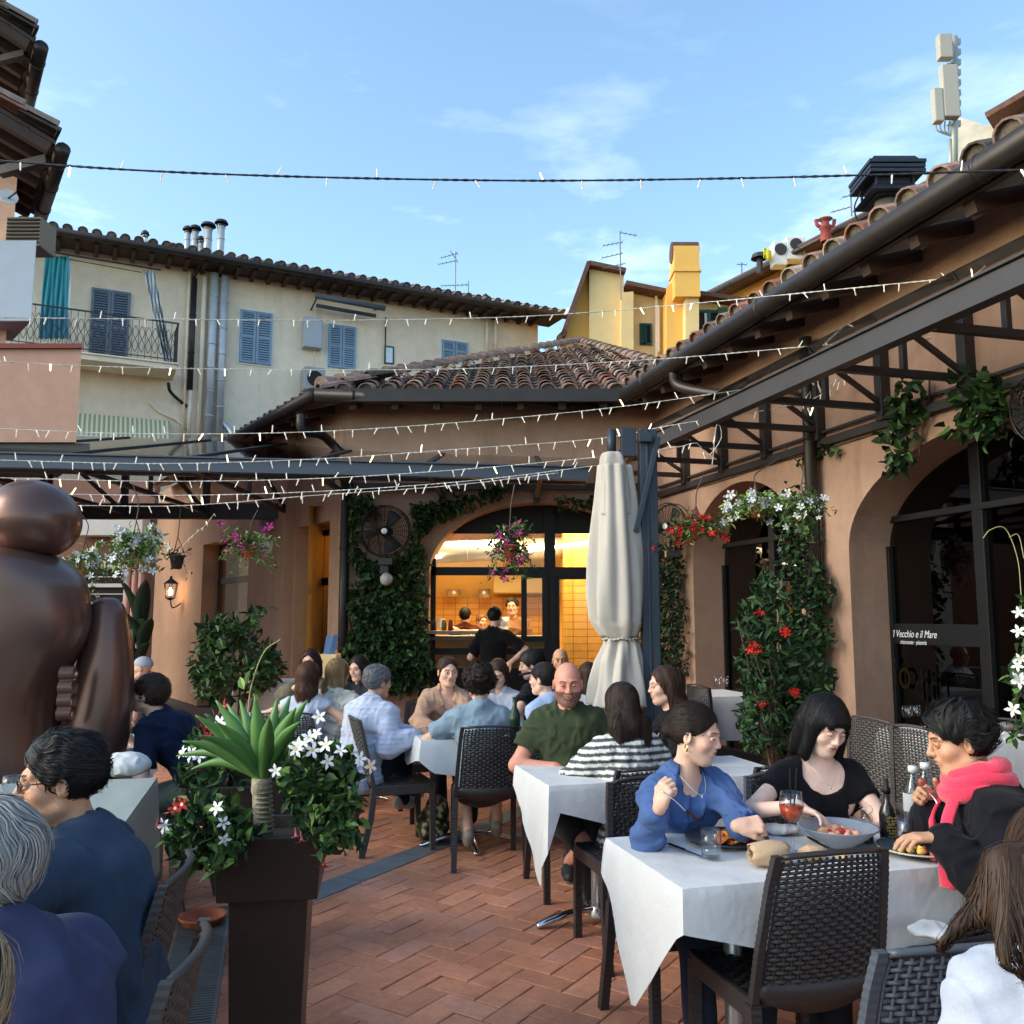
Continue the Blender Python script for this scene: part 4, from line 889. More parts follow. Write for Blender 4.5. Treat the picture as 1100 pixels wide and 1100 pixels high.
# cream tower house at the far right with antenna mast
TP = Pl((12.5, 24), (0.75, -0.66)); th_ = thing('tower_house', 'pale rendered gable wall below the antenna mast', 'house', TP.at(1060, 180))
slab(TP, [(1028, 230), (1028, 125), (1052, 132), (1060, 135), (1110, 112), (1110, 260)], 4, mat('render_grey', lin((190, 184, 170)), .9, var=.25, vscale=1.2), th_)
m = MB(); m.beam(TP.at(1066, 136, .3), TP.at(1115, 108, .3), .9, .16); m.obj('eave', MATS['roof_edge'], th_); 
m = MB(); m.prism([TP.at(x, y, .06) for x, y in ((1031, 180), (1085, 145), (1110, 133), (1110, 240), (1031, 240))], -TP.n*.05); m.obj('lower_wall', M_cream, th_)
AY = 21.0
am = thing('cell_antenna_mast', 'tall cell antenna mast with three white panels above the grey gable', 'antenna mast', P(1024, 200, AY)); M_ant = mat('antenna_panel', lin((176, 170, 156)), .5)
m = MB(); m.tube([P(1025, 215, AY), P(1025, 40, AY)], .09, 10); m.tube([P(1021, 150, AY), P(1021, 190, AY)], .05, 8); m.obj('pole', mat('galvanised', lin((170, 170, 164)), .5, .5), am, smooth=True)
for (x0, y0, x1, y1) in ((1008, 38, 1021, 64), (1013, 71, 1027, 127), (1003, 96, 1011, 132)):
    m = MB(); a_ = P(x0, y1, AY-.25); b_ = P(x1, y0, AY-.25); m.box((a_[0], a_[1]-.1, a_[2]), (b_[0], a_[1]+.12, b_[2])); m.obj('panel', M_ant, am, bevel=.03)
m = MB()
for k in range(9):
    y = 44+k*11; q_ = P(1029, y, AY); m.box(q_-(.03, .04, .1), q_+(.06, .04, .05)); m.beam(P(1017, y+3, AY-.1), P(1028, y, AY), .03, .03)
for k in range(4): m.tube(smoothpath([P(1005+k*5, 130, AY), P(1007+k*4, 140, AY), P(1021, 146, AY)]), .02, 6)
m.obj('bracket', MATS['galvanised'], am)
# black chimney cowl
cw = thing('chimney_cowl', 'large black square chimney cowl on a pale round stack behind the right eave', 'chimney', P(950, 235, 12.5)); CY = 12.5
m = MB(); m.tube([P(952, 260, CY), P(952, 214, CY)], .17, 18); m.obj('stack', mat('stack_grey', lin((120, 112, 104)), .8, var=.3), cw, smooth=True)
m = MB(); q_ = P(953, 205, CY)
def slabc(z, hw, t, tz=0): m.add([(q_[0]+sx*(hw-tz*(k)), q_[1]+sy*(hw-tz*k), z+k*t) for k in (0, 1) for sx, sy in ((-1, -1), (1, -1), (1, 1), (-1, 1))], [(3, 2, 1, 0), (4, 5, 6, 7), (0, 1, 5, 4), (1, 2, 6, 5), (2, 3, 7, 6), (3, 0, 4, 7)])
z0 = q_[2]; slabc(z0-.17, .26, .02); slabc(z0-.15, .38, .14, .12); slabc(z0+.10, .40, .05); slabc(z0+.17, .40, .05); slabc(z0+.24, .41, .05); slabc(z0+.29, .36, .1, .06)
for sx in (-1, 1):
    for sy in (-1, 1): m.beam((q_[0]+sx*.27, q_[1]+sy*.27, z0-.1), (q_[0]+sx*.27, q_[1]+sy*.27, z0+.12), .03, .03, up=(1, 0, 0))
slabc(z0-.02, .24, .28)
m.obj('cowl', mat('cowl_black', lin((34, 38, 48)), .5), cw)
m = MB(); m.tube(smoothpath([P(925, 206, CY), P(918, 222, CY), P(922, 238, CY), P(934, 240, CY)]), .012, 6); m.obj('cable', M_black, cw)
redpot(887, 233, 252, 22.5, 'red clay chimney pot on the orange house ridge')
def aerial(px, ytop, ybot, Y, bars, lab, r=.018):
    b0 = P(px, ybot, Y); t0 = P(px, ytop, Y); o = thing('tv_aerial', lab, 'aerial', b0); m = MB(); m.tube([b0, (b0[0], b0[1], t0[2])], r, 6); m.obj('pole', mat('aerial_grey', lin((110, 116, 124)), .5, .3), o)
    m = MB()
    for (x0, y0, x1, y1) in bars:
        a_ = P(x0, y0, Y); c_ = P(x1, y1, Y); m.tube([a_, c_], .012, 5); Ln = np.linalg.norm(c_-a_)
        for k in range(int(Ln/.13)+1): p_ = a_+(c_-a_)*min(1, k*.13/Ln); m.tube([p_-(0, .16, .02), p_+(0, .16, .02)], .006, 4)
    m.obj('element', MATS['aerial_grey'], o); return o
aerial(489, 270, 330, 27, [(471, 284, 490, 280), (474, 277, 492, 272), (484, 270, 492, 282), (474, 307, 502, 306), (474, 321, 502, 320)], 'tv aerial with a spiky top array above the cream roof end')
aerial(503, 302, 332, 27.4, [(497, 306, 504, 306), (496, 320, 504, 320)], 'short tv aerial right of the spiky one')
aerial(667, 248, 322, 23, [(648, 264, 669, 260), (647, 277, 669, 272), (648, 288, 672, 283), (667, 250, 684, 253)], 'tall tv aerial beside the pale yellow wall')
aerial(797, 282, 296, 24, [(792, 284, 802, 284)], 'tiny forked aerial above the orange house eave')
aerial(915, 205, 232, 20, [(905, 212, 925, 207), (893, 228, 915, 222)], 'thin tv aerial left of the black chimney cowl')
sm = thing('roof_vent', 'small dark roof vent above the orange house eave', 'vent', P(816, 290, 24)); m = MB(); m.tube([P(816, 294, 24), P(816, 275, 24)], .09, 8); m.lathe([(.25, -.08), (.2, .05), (0, .1)], P(816, 275, 24), 12); m.obj('pipe', M_iron, sm)
for k, (x0, y0, x1, y1, lab) in enumerate(((829, 262, 843, 280, 'white air conditioner beside the yellow cloth on the orange house roof'), (843, 257, 862, 274, 'larger grey air conditioner on the orange house roof'))):
    a_ = P(x0, y1, 24); b_ = P(x1, y0, 24); o = thing('air_conditioner', lab, 'air conditioner', a_); m = MB(); m.box((a_[0], 23.8, a_[2]-.2), (b_[0], 24.2, b_[2])); m.obj('case', M_white, o, bevel=.03); m = MB(); m.lathe([(0, 0), (.17, 0), (.17, .015), (0, .02)], ((a_[0]+b_[0])/2, 23.78, (a_[2]+b_[2])/2), 16, ax=(0, -1, 0)); m.obj('fan_grille', M_iron, o)
m = MB(); m.grid([[P(820+i*2.2, 265+j*6+i*1.2, 23.7+.08*math.sin(i*2)) for i in range(5)] for j in range(3)]); m.obj('cloth', mat('yellow_cloth', lin((220, 214, 60)), .8), label='yellow cloth drying beside the roof air conditioners', cat='cloth', solid=.01, smooth=True)
# ================================================================== SDF BODIES
F32 = np.float32
def smin(a, b, k):
    h = np.clip(0.5+0.5*(b-a)/k, 0, 1); return b*(1-h)+a*h-k*h*(1-h)
class SDF:
    """list of primitives blended in order; each prim: function of points (N,3) -> distance, plus op and blend"""
    def __init__(s): s.pr = []
    def cone(s, a, b, r1, r2, k=0.02, op='u', flat=None):
        a = np.array(a, F32); b = np.array(b, F32); ba = b-a; L2 = float(ba@ba)+1e-9
        def f(p):
            pa = p-a; h = np.clip((pa@ba)/L2, 0, 1); q = pa-h[:, None]*ba
            return np.sqrt((q*q).sum(1))-(r1+(r2-r1)*h)
        s.pr.append((f, k, op)); return s
    def ell(s, c, r, k=0.02, op='u', rot=None):
        c = np.array(c, F32); r = np.array(r, F32); Rm = None if rot is None else np.array(rot, F32)
        def f(p):
            q = p-c
            if Rm is not None: q = q@Rm          # columns = local axes
            k0 = np.sqrt(((q/r)**2).sum(1)); k1 = np.sqrt(((q/(r*r))**2).sum(1))+1e-9
            return k0*(k0-1)/k1
        s.pr.append((f, k, op)); return s
    def plane(s, p0, n, op='i', k=0.0):   # keep the side where (p-p0).n < 0
        p0 = np.array(p0, F32); n = np.array(nrm(n), F32)
        s.pr.append((lambda p: (p-p0)@n, k, op)); return s
    def fn(s, f, op='u', k=0.02): s.pr.append((f, k, op)); return s
    def __call__(s, p):
        d = np.full(len(p), 10.0, F32)
        for f, k, op in s.pr:
            if op == 'add': d = d+f(p); continue
            if op == 'u': v = f(p); d = smin(d, v, k) if k > 1e-5 else np.minimum(d, v)
            elif op == 's': v = -f(p); d = -smin(-d, -v, k) if k > 1e-5 else np.maximum(d, v)
            elif op == 'i': v = f(p); d = -smin(-d, -v, k) if k > 1e-5 else np.maximum(d, v)
        return d
def mesh_sdf(f, lo, hi, dx, band=None):
    lo = np.array(lo, float); hi = np.array(hi, float); B = 4
    n = np.maximum(2, np.ceil((hi-lo)/(dx*B)).astype(int)); nf = n*B+1
    cb = np.stack(np.meshgrid(*[np.arange(m) for m in n], indexing='ij'), -1).reshape(-1, 3)
    cc = (lo+(cb+0.5)*dx*B).astype(F32); dc = f(cc); lim = dx*B*0.87*1.25+ (band or 0.006)
    keep = np.abs(dc) < lim
    D = np.repeat(np.repeat(np.repeat(np.sign(dc).reshape(n), B, 0), B, 1), B, 2).astype(F32)
    D = np.pad(D, ((0, 1), (0, 1), (0, 1)), mode='edge')
    kb = cb[keep]
    o = np.arange(B+1); off = np.stack(np.meshgrid(o, o, o, indexing='ij'), -1).reshape(-1, 3)
    idx = (kb[:, None, :]*B+off[None]).reshape(-1, 3)
    flat = np.unique((idx[:, 0]*nf[1]+idx[:, 1])*nf[2]+idx[:, 2])
    ii = np.stack([flat//(nf[1]*nf[2]), (flat//nf[2]) % nf[1], flat % nf[2]], -1)
    vals = np.empty(len(ii), F32)
    for s_ in range(0, len(ii), 400000): vals[s_:s_+400000] = f((lo+ii[s_:s_+400000]*dx).astype(F32))
    D[ii[:, 0], ii[:, 1], ii[:, 2]] = vals
    # surface nets
    S = D < 0; c = D[:-1, :-1, :-1]
    corners = [(a, b, e) for a in (0, 1) for b in (0, 1) for e in (0, 1)]
    nx, ny, nz = c.shape
    cnt = sum(S[a:a+nx, b:b+ny, e:e+nz].astype(np.int8) for a, b, e in corners)
    act = (cnt > 0) & (cnt < 8); I = np.argwhere(act)
    if len(I) == 0: return np.zeros((0, 3)), np.zeros((0, 4), int)
    vid = np.full(c.shape, -1, np.int64); vid[act] = np.arange(len(I))
    acc = np.zeros((len(I), 3)); wgt = np.zeros(len(I))
    for (a, b, e) in corners:
        for ax in range(3):
            if (a, b, e)[ax]: continue
            q = [a, b, e]; q[ax] = 1
            d0 = D[I[:, 0]+a, I[:, 1]+b, I[:, 2]+e]; d1 = D[I[:, 0]+q[0], I[:, 1]+q[1], I[:, 2]+q[2]]
            m = (d0 < 0) != (d1 < 0); t = np.where(m, d0/(d0-d1+1e-12), 0)
            pos = np.tile(np.array([a, b, e], float), (len(I), 1)); pos[:, ax] += t
            acc[m] += pos[m]; wgt[m] += 1
    V = lo+(I+acc/np.maximum(wgt, 1)[:, None])*dx
    F = []
    for ax in range(3):
        u, v = (ax+1) % 3, (ax+2) % 3
        sl0 = [slice(None)]*3; sl1 = [slice(None)]*3; sl0[ax] = slice(0, -1); sl1[ax] = slice(1, None)
        s0 = S[tuple(sl0)]; s1 = S[tuple(sl1)]; E = np.argwhere(s0 != s1)
        E = E[(E[:, u] > 0) & (E[:, v] > 0) & (E[:, u] < [nx, ny, nz][u]) & (E[:, v] < [nx, ny, nz][v]) & (E[:, ax] < [nx, ny, nz][ax])]
        if not len(E): continue
        du = np.zeros(3, int); du[u] = 1; dv = np.zeros(3, int); dv[v] = 1
        q = [E-du-dv, E-dv, E, E-du]; q = np.stack([vid[x[:, 0], x[:, 1], x[:, 2]] for x in q], -1)
        ins = s0[E[:, 0], E[:, 1], E[:, 2]]; q[~ins] = q[~ins][:, ::-1]; F.append(q[(q >= 0).all(1)])
    return V, (np.concatenate(F) if F else np.zeros((0, 4), int))
def noise3(p, sc, seed=0):
    r_ = np.random.RandomState(seed); o = np.zeros(len(p), F32)
    for i in range(6):
        w_ = r_.normal(size=3); w_ = (w_/np.linalg.norm(w_)*sc*(0.6+0.28*i)).astype(F32); o += np.sin(p@w_+F32(r_.uniform(0, 6.28))+0.9*np.sin(p@(w_[[1, 2, 0]]*F32(.7))))*F32(1/(1+.35*i))
    return o/2.4
def grad(f, p, e=0.002):
    e = F32(e); g_ = np.stack([f(p+np.array(v, F32)*e)-f(p-np.array(v, F32)*e) for v in ((1, 0, 0), (0, 1, 0), (0, 0, 1))], -1)
    return g_/(np.linalg.norm(g_, axis=1)[:, None]+1e-9)
def rotm(axis, a): return np.array(Matrix.Rotation(a, 3, Vector(nrm(axis))))

M_skin = mat('skin', (0.5, 0.5, 0.5), 0.52, attr=True, bump=0.18, bscale=420, var=.07, vscale=26, var2=0.06, v2scale=140, spec=0.35, bdist=.002)
M_hair = mat('hair', (0.5, 0.5, 0.5), 0.55, attr=True, spec=0.3)
M_eye = mat('eye', (0.5, 0.5, 0.5), 0.12, attr=True)
M_cloth = mat('garment', (0.5, 0.5, 0.5), 0.92, attr=True, bump=0.35, bscale=300, sheen=0.05, var=0.10, vscale=14, spec=0.15, var2=.06, v2scale=160, bdist=.002)
M_leath = mat('shoe_material', (0.5, 0.5, 0.5), 0.55, attr=True, bump=.15, bscale=90)
M_gold = mat('gold', (0.8, 0.55, 0.2), 0.2, 1.0)
M_lens = glassmat('spectacle_lens', (0.95, 0.95, 0.95), 0, .06)

SKINS = {'light': lin((222, 176, 152)), 'pale': lin((228, 190, 172)), 'tan': lin((196, 146, 116)), 'olive': lin((186, 138, 108)), 'red': lin((206, 142, 122))}

def head_sdf(fem, mouth_open=0.0, beard=0.0, fat=1.0, nose=1.0):
    s = SDF(); j = 0.92 if fem else 1.0
    s.ell((0, -.012, .035), (.074, .094, .086), .01)
    s.ell((0, .018, -.035), (.060*fat, .068, .078), .03)
    s.cone((0, .055, -.088), (0, .062, -.094), .024*j*fat, .022*j*fat, .03)         # chin
    for q in (-1, 1):
        s.cone((q*.052*j*fat, -.005, -.062), (q*.022*j, .050, -.092), .018*fat, .016, .03)   # jaw line
        s.ell((q*.040, .052, -.022), (.026, .026, .022), .025)                    # cheek
        s.cone((q*.014, .083, .030), (q*.044, .068, .028), .010, .009, .016)      # brow
    if fem: nose *= .965
    s.cone((0, .084, .024), (0, .104*nose, -.020), .0085 if not fem else .0072, .0105 if not fem else .0085, .012)            # nose
    s.ell((0, .103*nose, -.024), (.0115, .012, .010), .008)
    for q in (-1, 1):
        s.ell((q*.0115, .094, -.0265), (.008, .010, .0075), .006)
        s.ell((q*.031, .088, .007), (.017, .014, .0115), .012, 's')                # socket
        s.ell((q*.006, .104, -.034), (.0032, .004, .003), .003, 's')              # nostril
    # lips
    s.ell((0, .083, -.052), (.024, .011, .016), .014)
    s.cone((-.018, .084, -.0475), (.018, .084, -.0475), .0048, .0048, .005); s.ell((0, .0895, -.0475), (.017, .006, .0045), .005)
    s.ell((0, .088, -.0575), (.0155, .0065, .0052), .004)
    s.ell((0, .096, -.0525), (.023, .010, .0013+.006*mouth_open), .0025, 's')
    for q in (-1, 1):   # ears
        R_ = rotm((0, 0, 1), q*-.35)
        s.ell((q*.077, -.012, -.004), (.010, .019, .031), .006, rot=R_); s.ell((q*.0875, -.006, .0), (.007, .010, .017), .004, 's', rot=R_)
    return s
def lids(s):    # closed/lowered lids are carried by the eyeball colouring; the rims are thin ridges
    for q in (-1, 1):
        s.cone((q*.018, .0835, .0075), (q*.031, .0895, .0155), .0034, .0036, .004); s.cone((q*.031, .0895, .0155), (q*.044, .0800, .0080), .0036, .0034, .004)
        s.cone((q*.019, .0825, .0035), (q*.031, .0860, -.0030), .0030, .0032, .004); s.cone((q*.031, .0860, -.0030), (q*.043, .0795, .0040), .0032, .0030, .004)
    return s

def hand_prims(s, w, d, n, side, curl=(.3, .3, .35, .4), spread=.12, thumb=(.5, .4), sc=1.0, k=.006):
    """w wrist, d hand direction, n palm normal (pointing out of the palm); side +1: thumb toward cross(d,n)"""
    w = np.array(w, float); d = nrm(d); n = nrm(np.array(n, float)-d*np.dot(n, d)); t = np.cross(d, n)*side
    P_ = lambda a, b, c: w+(d*a+t*b+n*c)*sc
    s.cone(P_(-.01, 0, 0), P_(.02, 0, 0), .025*sc, .024*sc, .015)
    for b, l_ in ((.027, .078), (.009, .083), (-.009, .080), (-.026, .074)):
        s.cone(P_(.012, b*.6, 0), P_(l_, b, .001), .0145*sc, .0115*sc, .012)
    s.cone(P_(.02, .018, .008), P_(.05, .020, .010), .015*sc, .012*sc, .012)
    lens = (.070, .078, .072, .057)
    for i, b in enumerate((.0285, .0095, -.0095, -.027)):
        base = P_((.082, .087, .083, .075)[i], b, .0); yaw = spread*(1.2, .3, -.5, -1.4)[i]; c = curl[i]; p = base
        dd_ = nrm(d*math.cos(yaw)+t*math.sin(yaw)); r_ = (.0086, .0088, .0084, .0076)[i]; an = 0
        for q, (fr_, cc) in enumerate(((.45, 1.0), (.30, 1.25), (.25, .8))):
            an += c*cc; v = dd_*math.cos(an)+n*math.sin(an); p2 = p+v*lens[i]*fr_*sc
            s.cone(p, p2, (r_+.0006*(2-q))*sc, (r_-.0004*q)*sc, .0035 if q == 0 else .002); p = p2
    tb = P_(.018, .024, .006); a_, c_ = thumb
    d1 = nrm(d*math.cos(a_+.35)+t*math.sin(a_+.35)+n*.35); p1 = tb+d1*.040*sc
    d2 = nrm(d*math.cos(a_)+t*math.sin(a_)*.7+n*(.25+c_)); p2 = p1+d2*.030*sc; d3 = nrm(d2-t*.25*c_+n*c_*.3); p3 = p2+d3*.024*sc
    s.cone(tb, p1, .0145*sc, .0115*sc, .010); s.cone(p1, p2, .0108*sc, .0098*sc, .004); s.cone(p2, p3, .0098*sc, .0085*sc, .003)
    return s

def ik(a, b, l1, l2, hint):
    a = np.array(a, float); b = np.array(b, float); v = b-a; D = np.linalg.norm(v); D2 = min(D, (l1+l2)*.999); d = v/D
    x = (l1*l1-l2*l2+D2*D2)/(2*D2); h = math.sqrt(max(0, l1*l1-x*x)); hh = np.array(hint, float); hh = nrm(hh-d*np.dot(hh, d))
    return a+d*x+hh*h, a+d*D2

def strands(mb, hsdf, roots, flow, length, r, col, nstep=9, off=.001, var=.35, seed=1, lift=0.0, wave=0.0, gravity=0.0, snap=1.0):
    """hair strands hugging the hair volume; flow(p, t) gives direction (N,3)"""
    rs_ = np.random.RandomState(seed); p = roots.astype(F32).copy(); Nn = len(p); L_ = length*(rs_.uniform(.75, 1.1, Nn)); path = []
    ph = rs_.uniform(0, 6.28, Nn); o_ = (off+rs_.uniform(-.001, .0035, Nn)+lift*rs_.uniform(0, 1, Nn)+(rs_.uniform(0, 1, Nn) < .05)*.008).astype(F32)
    for i in range(nstep+1):
        t = i/nstep; n_ = grad(hsdf, p); dd_ = hsdf(p); oo = o_*(1 if lift == 0 else (.2+t))
        p = p-n_*((dd_-oo)*snap)[:, None].astype(F32); path.append(p.copy())
        fl = flow(p, t); 
        if wave: fl = fl+np.cross(n_, fl)*(wave*np.sin(ph+t*9))[:, None]
        fl = fl-n_*((fl*n_).sum(1)*.95)[:, None]; fl = fl/(np.linalg.norm(fl, axis=1)[:, None]+1e-9)
        p = (p+fl*(L_/nstep)[:, None]).astype(F32)
    path = np.stack(path, 1)                    # N, m, 3
    m = path.shape[1]; tg = np.gradient(path, axis=1); tg /= np.linalg.norm(tg, axis=2)[..., None]+1e-9
    n0 = grad(hsdf, path.reshape(-1, 3)).reshape(path.shape); bx_ = np.cross(tg, n0); bx_ /= np.linalg.norm(bx_, axis=2)[..., None]+1e-9
    prof = (np.sin(np.linspace(.25, 1, m)*PI*.95+.1)**.6); prof = np.clip(prof, .12, 1)*r
    w_ = prof[None, :, None]*rs_.uniform(.6, 1.25, Nn)[:, None, None]
    A_ = path-bx_*w_; B_ = path+n0*w_*.55; C_ = path+bx_*w_
    V = np.stack([A_, B_, C_], 2).reshape(-1, 3); i = np.arange(Nn)[:, None, None]*m*3+np.arange(m-1)[None, :, None]*3+np.arange(2)[None, None, :]
    q = np.stack([i, i+1, i+4, i+3], -1).reshape(-1, 4)
    cc = np.array(col)[None, :]*(1+rs_.uniform(-var, var, Nn))[:, None] if np.ndim(col) == 1 else col*(1+rs_.uniform(-var, var, Nn))[:, None]
    mb.add(V, q, col=np.repeat(np.clip(cc, 0, 1), m*3, 0)); return mb

PRES = 1.0    # global resolution factor
def person(label, loc, yaw, s=1.0, fem=False, lean=10, hyaw=0, hpitch=0, hroll=0, skin='light', bulk=1.0, belly=0.0, hair=None, shirt=None, trousers=None, legs='sit', shoes=None,
           handL=None, handR=None, elbL=None, elbR=None, near=1, face=None, glasses=None, beard=None, cap=None, extras=None, seat=.46, twist=0, group=None, footL=None, footR=None, cat='person', thighs=True, bow=0):
    """loc (x, y) of the pelvis on the ground, yaw: facing direction angle in world (rad from +X). hands are world positions."""
    ya = R(yaw); fx = np.array([math.cos(ya), math.sin(ya), 0]); rx = np.array([math.sin(ya), -math.cos(ya), 0]); root = np.array([loc[0], loc[1], 0.])
    # local frame x right, y forward, z up
    Wm = np.stack([rx, fx, [0, 0, 1.]], 0)
    toL = lambda p: Wm@(np.array(p, float)-root)
    o = thing('person', label, cat, (loc[0], loc[1], 0), ya-PI/2, group)
    sk = np.array(SKINS[skin] if isinstance(skin, str) else skin)
    hipz = (seat+.095) if legs == 'sit' else .93*s
    b = bulk; g_ = .93 if fem else 1.0
    hip = np.array([0, 0, hipz]); le = R(lean); bw = R(bow)
    def sp(l_, extra=0.0): a_ = le+extra; return np.array([0, math.sin(a_)*l_, math.cos(a_)*l_])
    waist = hip+sp(.17*s); chest = waist+sp(.20*s, bw*.5); neck = chest+sp(.165*s, bw); 
    tw = rotm((0, 0, 1), -R(twist)); shx = tw@np.array([1, 0, 0]); fwd = tw@np.array([0, 1, 0])
    shw = .163*g_*s*(.9+.1*b)
    hx_ = rotm((1, 0, 0), -R(hpitch)); Rh = rotm((0, 0, 1), R(-hyaw))@hx_@rotm((0, 1, 0), R(hroll))
    headc = neck+sp(.075*s, bw)+np.array([0, .015, .055*s])+Rh@np.array([0, .018, .05*s])
    sL = neck-shx*shw-np.array([0, 0, .055*s]); sR = neck+shx*shw-np.array([0, 0, .055*s])
    tor = SDF()
    def torso(S, e=0.0, kk=.05):
        S.ell(hip+(0, -.015, 0), (.165*g_*b*s+e+(.015 if fem else 0), .125*b*s+e, .12*s+e), .03)
        S.ell(waist, ((.125 if fem else .145)*b*s+e, (.095+.0)*b*s+e, .14*s+e), kk)
        if belly: S.ell(waist+(0, .05+belly*.3, -.02), (.13*b*s+e, .08*s+belly+e, .13*s+e), kk)
        S.ell(chest, (.150*g_*b*s+e, .108*b*s+e, .15*s+e), kk)
        S.cone(sL+np.array([.03, 0, -.01]), sR+np.array([-.03, 0, -.01]), .055*g_*b*s+e, .055*g_*b*s+e, .05)
        if fem:
            for q in (-1, 1): S.ell(chest+shx*q*.068*s+fwd*.078*s+(0, 0, .01), (.062*s+e*.5, .055*s+e*.5, .062*s+e*.5), .04)
        else:
            for q in (-1, 1): S.ell(chest+shx*q*.07*s+fwd*.06*s+(0, 0, .04), (.075*s+e, .045*s+e, .06*s+e), .04)
    def trap(S, e=0.0):
        for q, sh in ((-1, sL), (1, sR)): S.cone(neck+np.array([0, -.012, .018]), sh+np.array([-q*.03, -.01, .012]), .045*b*s+e, .042*b*s+e, .05)
    l1, l2 = .285*s, .245*s
    arms = {}
    for sd, sh, hd, el in (('L', sL, handL, elbL), ('R', sR, handR, elbR)):
        q = -1 if sd == 'L' else 1; opts = {}
        if hd is None: tgt = sh+np.array([q*.03, .20*s, -.40*s]) if legs == 'sit' else sh+np.array([q*.06, .05, -.5*s])
        else:
            if isinstance(hd, dict): opts = hd; hd = hd['p']
            tgt = toL(hd)
        hint = np.array([q*.5, -.4, -.8]) if el is None else (Wm@np.array(el, float) )
        e_, w_ = ik(sh, tgt, l1, l2, hint); arms[sd] = (sh, e_, w_, opts, q)
    def arm(S, sd, e=0.0, upto=1.0, k=.03, lo=0.0):
        sh, el_, w_, _, q = arms[sd]; af = .88 if fem else 1.0
        S.cone(sh, sh+(el_-sh)*min(1, upto*2 if upto < .5 else 1), .047*b*s*af+e, (.040*b*s*af+e), k) if upto < .5 else S.cone(sh, el_, .047*b*s*af+e, .038*b*s*af+e+lo, k)
        if upto >= .5:
            f_ = min(1, (upto-.5)*2); S.cone(el_, el_+(w_-el_)*f_, .039*b*s*af+e+lo, (.039+( .025-.039)*f_)*b*s*af+e+lo, .02)
    body = SDF(); torso(body); trap(body); body.cone(neck-(0, 0, .02), headc-Rh@np.array([0, .02, .05*s]), .055*s*g_*(.8+.2*b), .050*s*g_*(.8+.2*b), .03)
    arm(body, 'L'); arm(body, 'R')
    hands = []
    for sd in 'LR':
        sh, el_, w_, op, q = arms[sd]; d_ = nrm(w_-el_)
        hd_ = nrm(Wm@np.array(op['d'], float)) if 'd' in op else d_; hn = nrm(Wm@np.array(op['n'], float)) if 'n' in op else nrm(np.array([-q*.6, .2, -.8])-d_*0)
        hs = SDF(); hand_prims(hs, w_+d_*.0, hd_, hn, op.get('side', q), op.get('curl', (.3, .32, .36, .4)), op.get('spread', .1), op.get('thumb', (.5, .2)), s*(.93 if fem else 1.0))
        hands.append((w_+hd_*.08*s, hs, w_, el_, op)); 
    # legs
    lg = {}
    for sd, q, ft in (('L', -1, footL), ('R', 1, footR)):
        hp = hip+np.array([q*.09*s, .02, -.01])
        if legs == 'sit':
            foot = toL(ft) if ft is not None else np.array([q*.13*s, .46*s, .075])
            kn, an_ = ik(hp, foot, .43*s, .42*s, (q*.1, .6, 1))
        else: foot = np.array([q*.10*s, 0, .075]); kn = (hp+foot)/2+(0, .02, 0); an_ = foot
        lg[sd] = (hp, kn, an_, q)
    def leg(S, sd, e=0.0, to=1.0, k=.03):
        hp, kn, an_, q = lg[sd]; S.cone(hp, kn, .082*b*s+e, .056*b*s+e, k)
        if to > .5: S.cone(kn, an_, .056*b*s+e, .038*s+e*(1 if to >= 1 else 1), .02)
        elif to < .5: pass
    if legs and thighs: leg(body, 'L'); leg(body, 'R')
    dxb = {0: .016, 1: .012, 2: .009}[near]*PRES; dxh = {0: .0062, 1: .0045, 2: .0032}[near]*PRES; dxs = {0: .015, 1: .010, 2: .0065}[near]*PRES
    # ---- head
    fk = face or {}; H = head_sdf(fem, fk.get('open', 0), 0, fk.get('fat', 1.0)*(1 if not belly else 1.04), fk.get('nose', 1.0)); lids(H)
    hsc = s*(.97 if fem else 1.02)*fk.get('size', 1.0)
    toH = lambda p: ((p-headc.astype(F32))@Rh.astype(F32))/F32(hsc)        # body-local -> head-local
    full = SDF(); full.pr = list(body.pr); full.fn(lambda p: H(toH(p))*hsc, k=.018)
    for hc, hs, w_, el_, op in hands: full.fn(hs, k=.012)
    mb = MB(); 
    def skincol(V, headpart=False):
        c = np.tile(sk, (len(V), 1)); c *= (1+.05*noise3(V.astype(F32), 30, 3))[:, None]
        if headpart:
            q = toH(V.astype(F32)); fr_ = q[:, 1] > .03
            def blob(ct, r_): return np.exp(-(((q-np.array(ct))/np.array(r_))**2).sum(1))
            def mixc(cc, a_): nonlocal c; a_ = np.clip(a_, 0, 1)[:, None]; c = c*(1-a_)+np.array(cc)*a_
            red = sk*np.array([1.02, .62, .58])
            for ct, r_, a_ in (((.042, .06, -.02), (.022, .03, .018), .38), ((-.042, .06, -.02), (.022, .03, .018), .38), ((0, .105, -.025), (.012, .012, .010), .35)): mixc(red, blob(ct, r_)*a_)
            lip = np.array(fk.get('lip', sk*np.array([.82, .42, .40])))
            lm = blob((0, .088, -.0525), (.0205, .016, .0105)); mixc(lip, np.clip((lm-.42)*5, 0, .95))
            mixc(sk*.18, blob((0, .092, -.0525), (.022, .012, .0022))*1.0)
            for qd in (-1, 1): mixc(sk*.7, blob((qd*.031, .088, .010), (.017, .014, .010))*.25)  # shade of the eye sockets mixed into the skin colour
            bc_ = np.array(hair.get('brow', hair['col']) if hair else sk*.3)
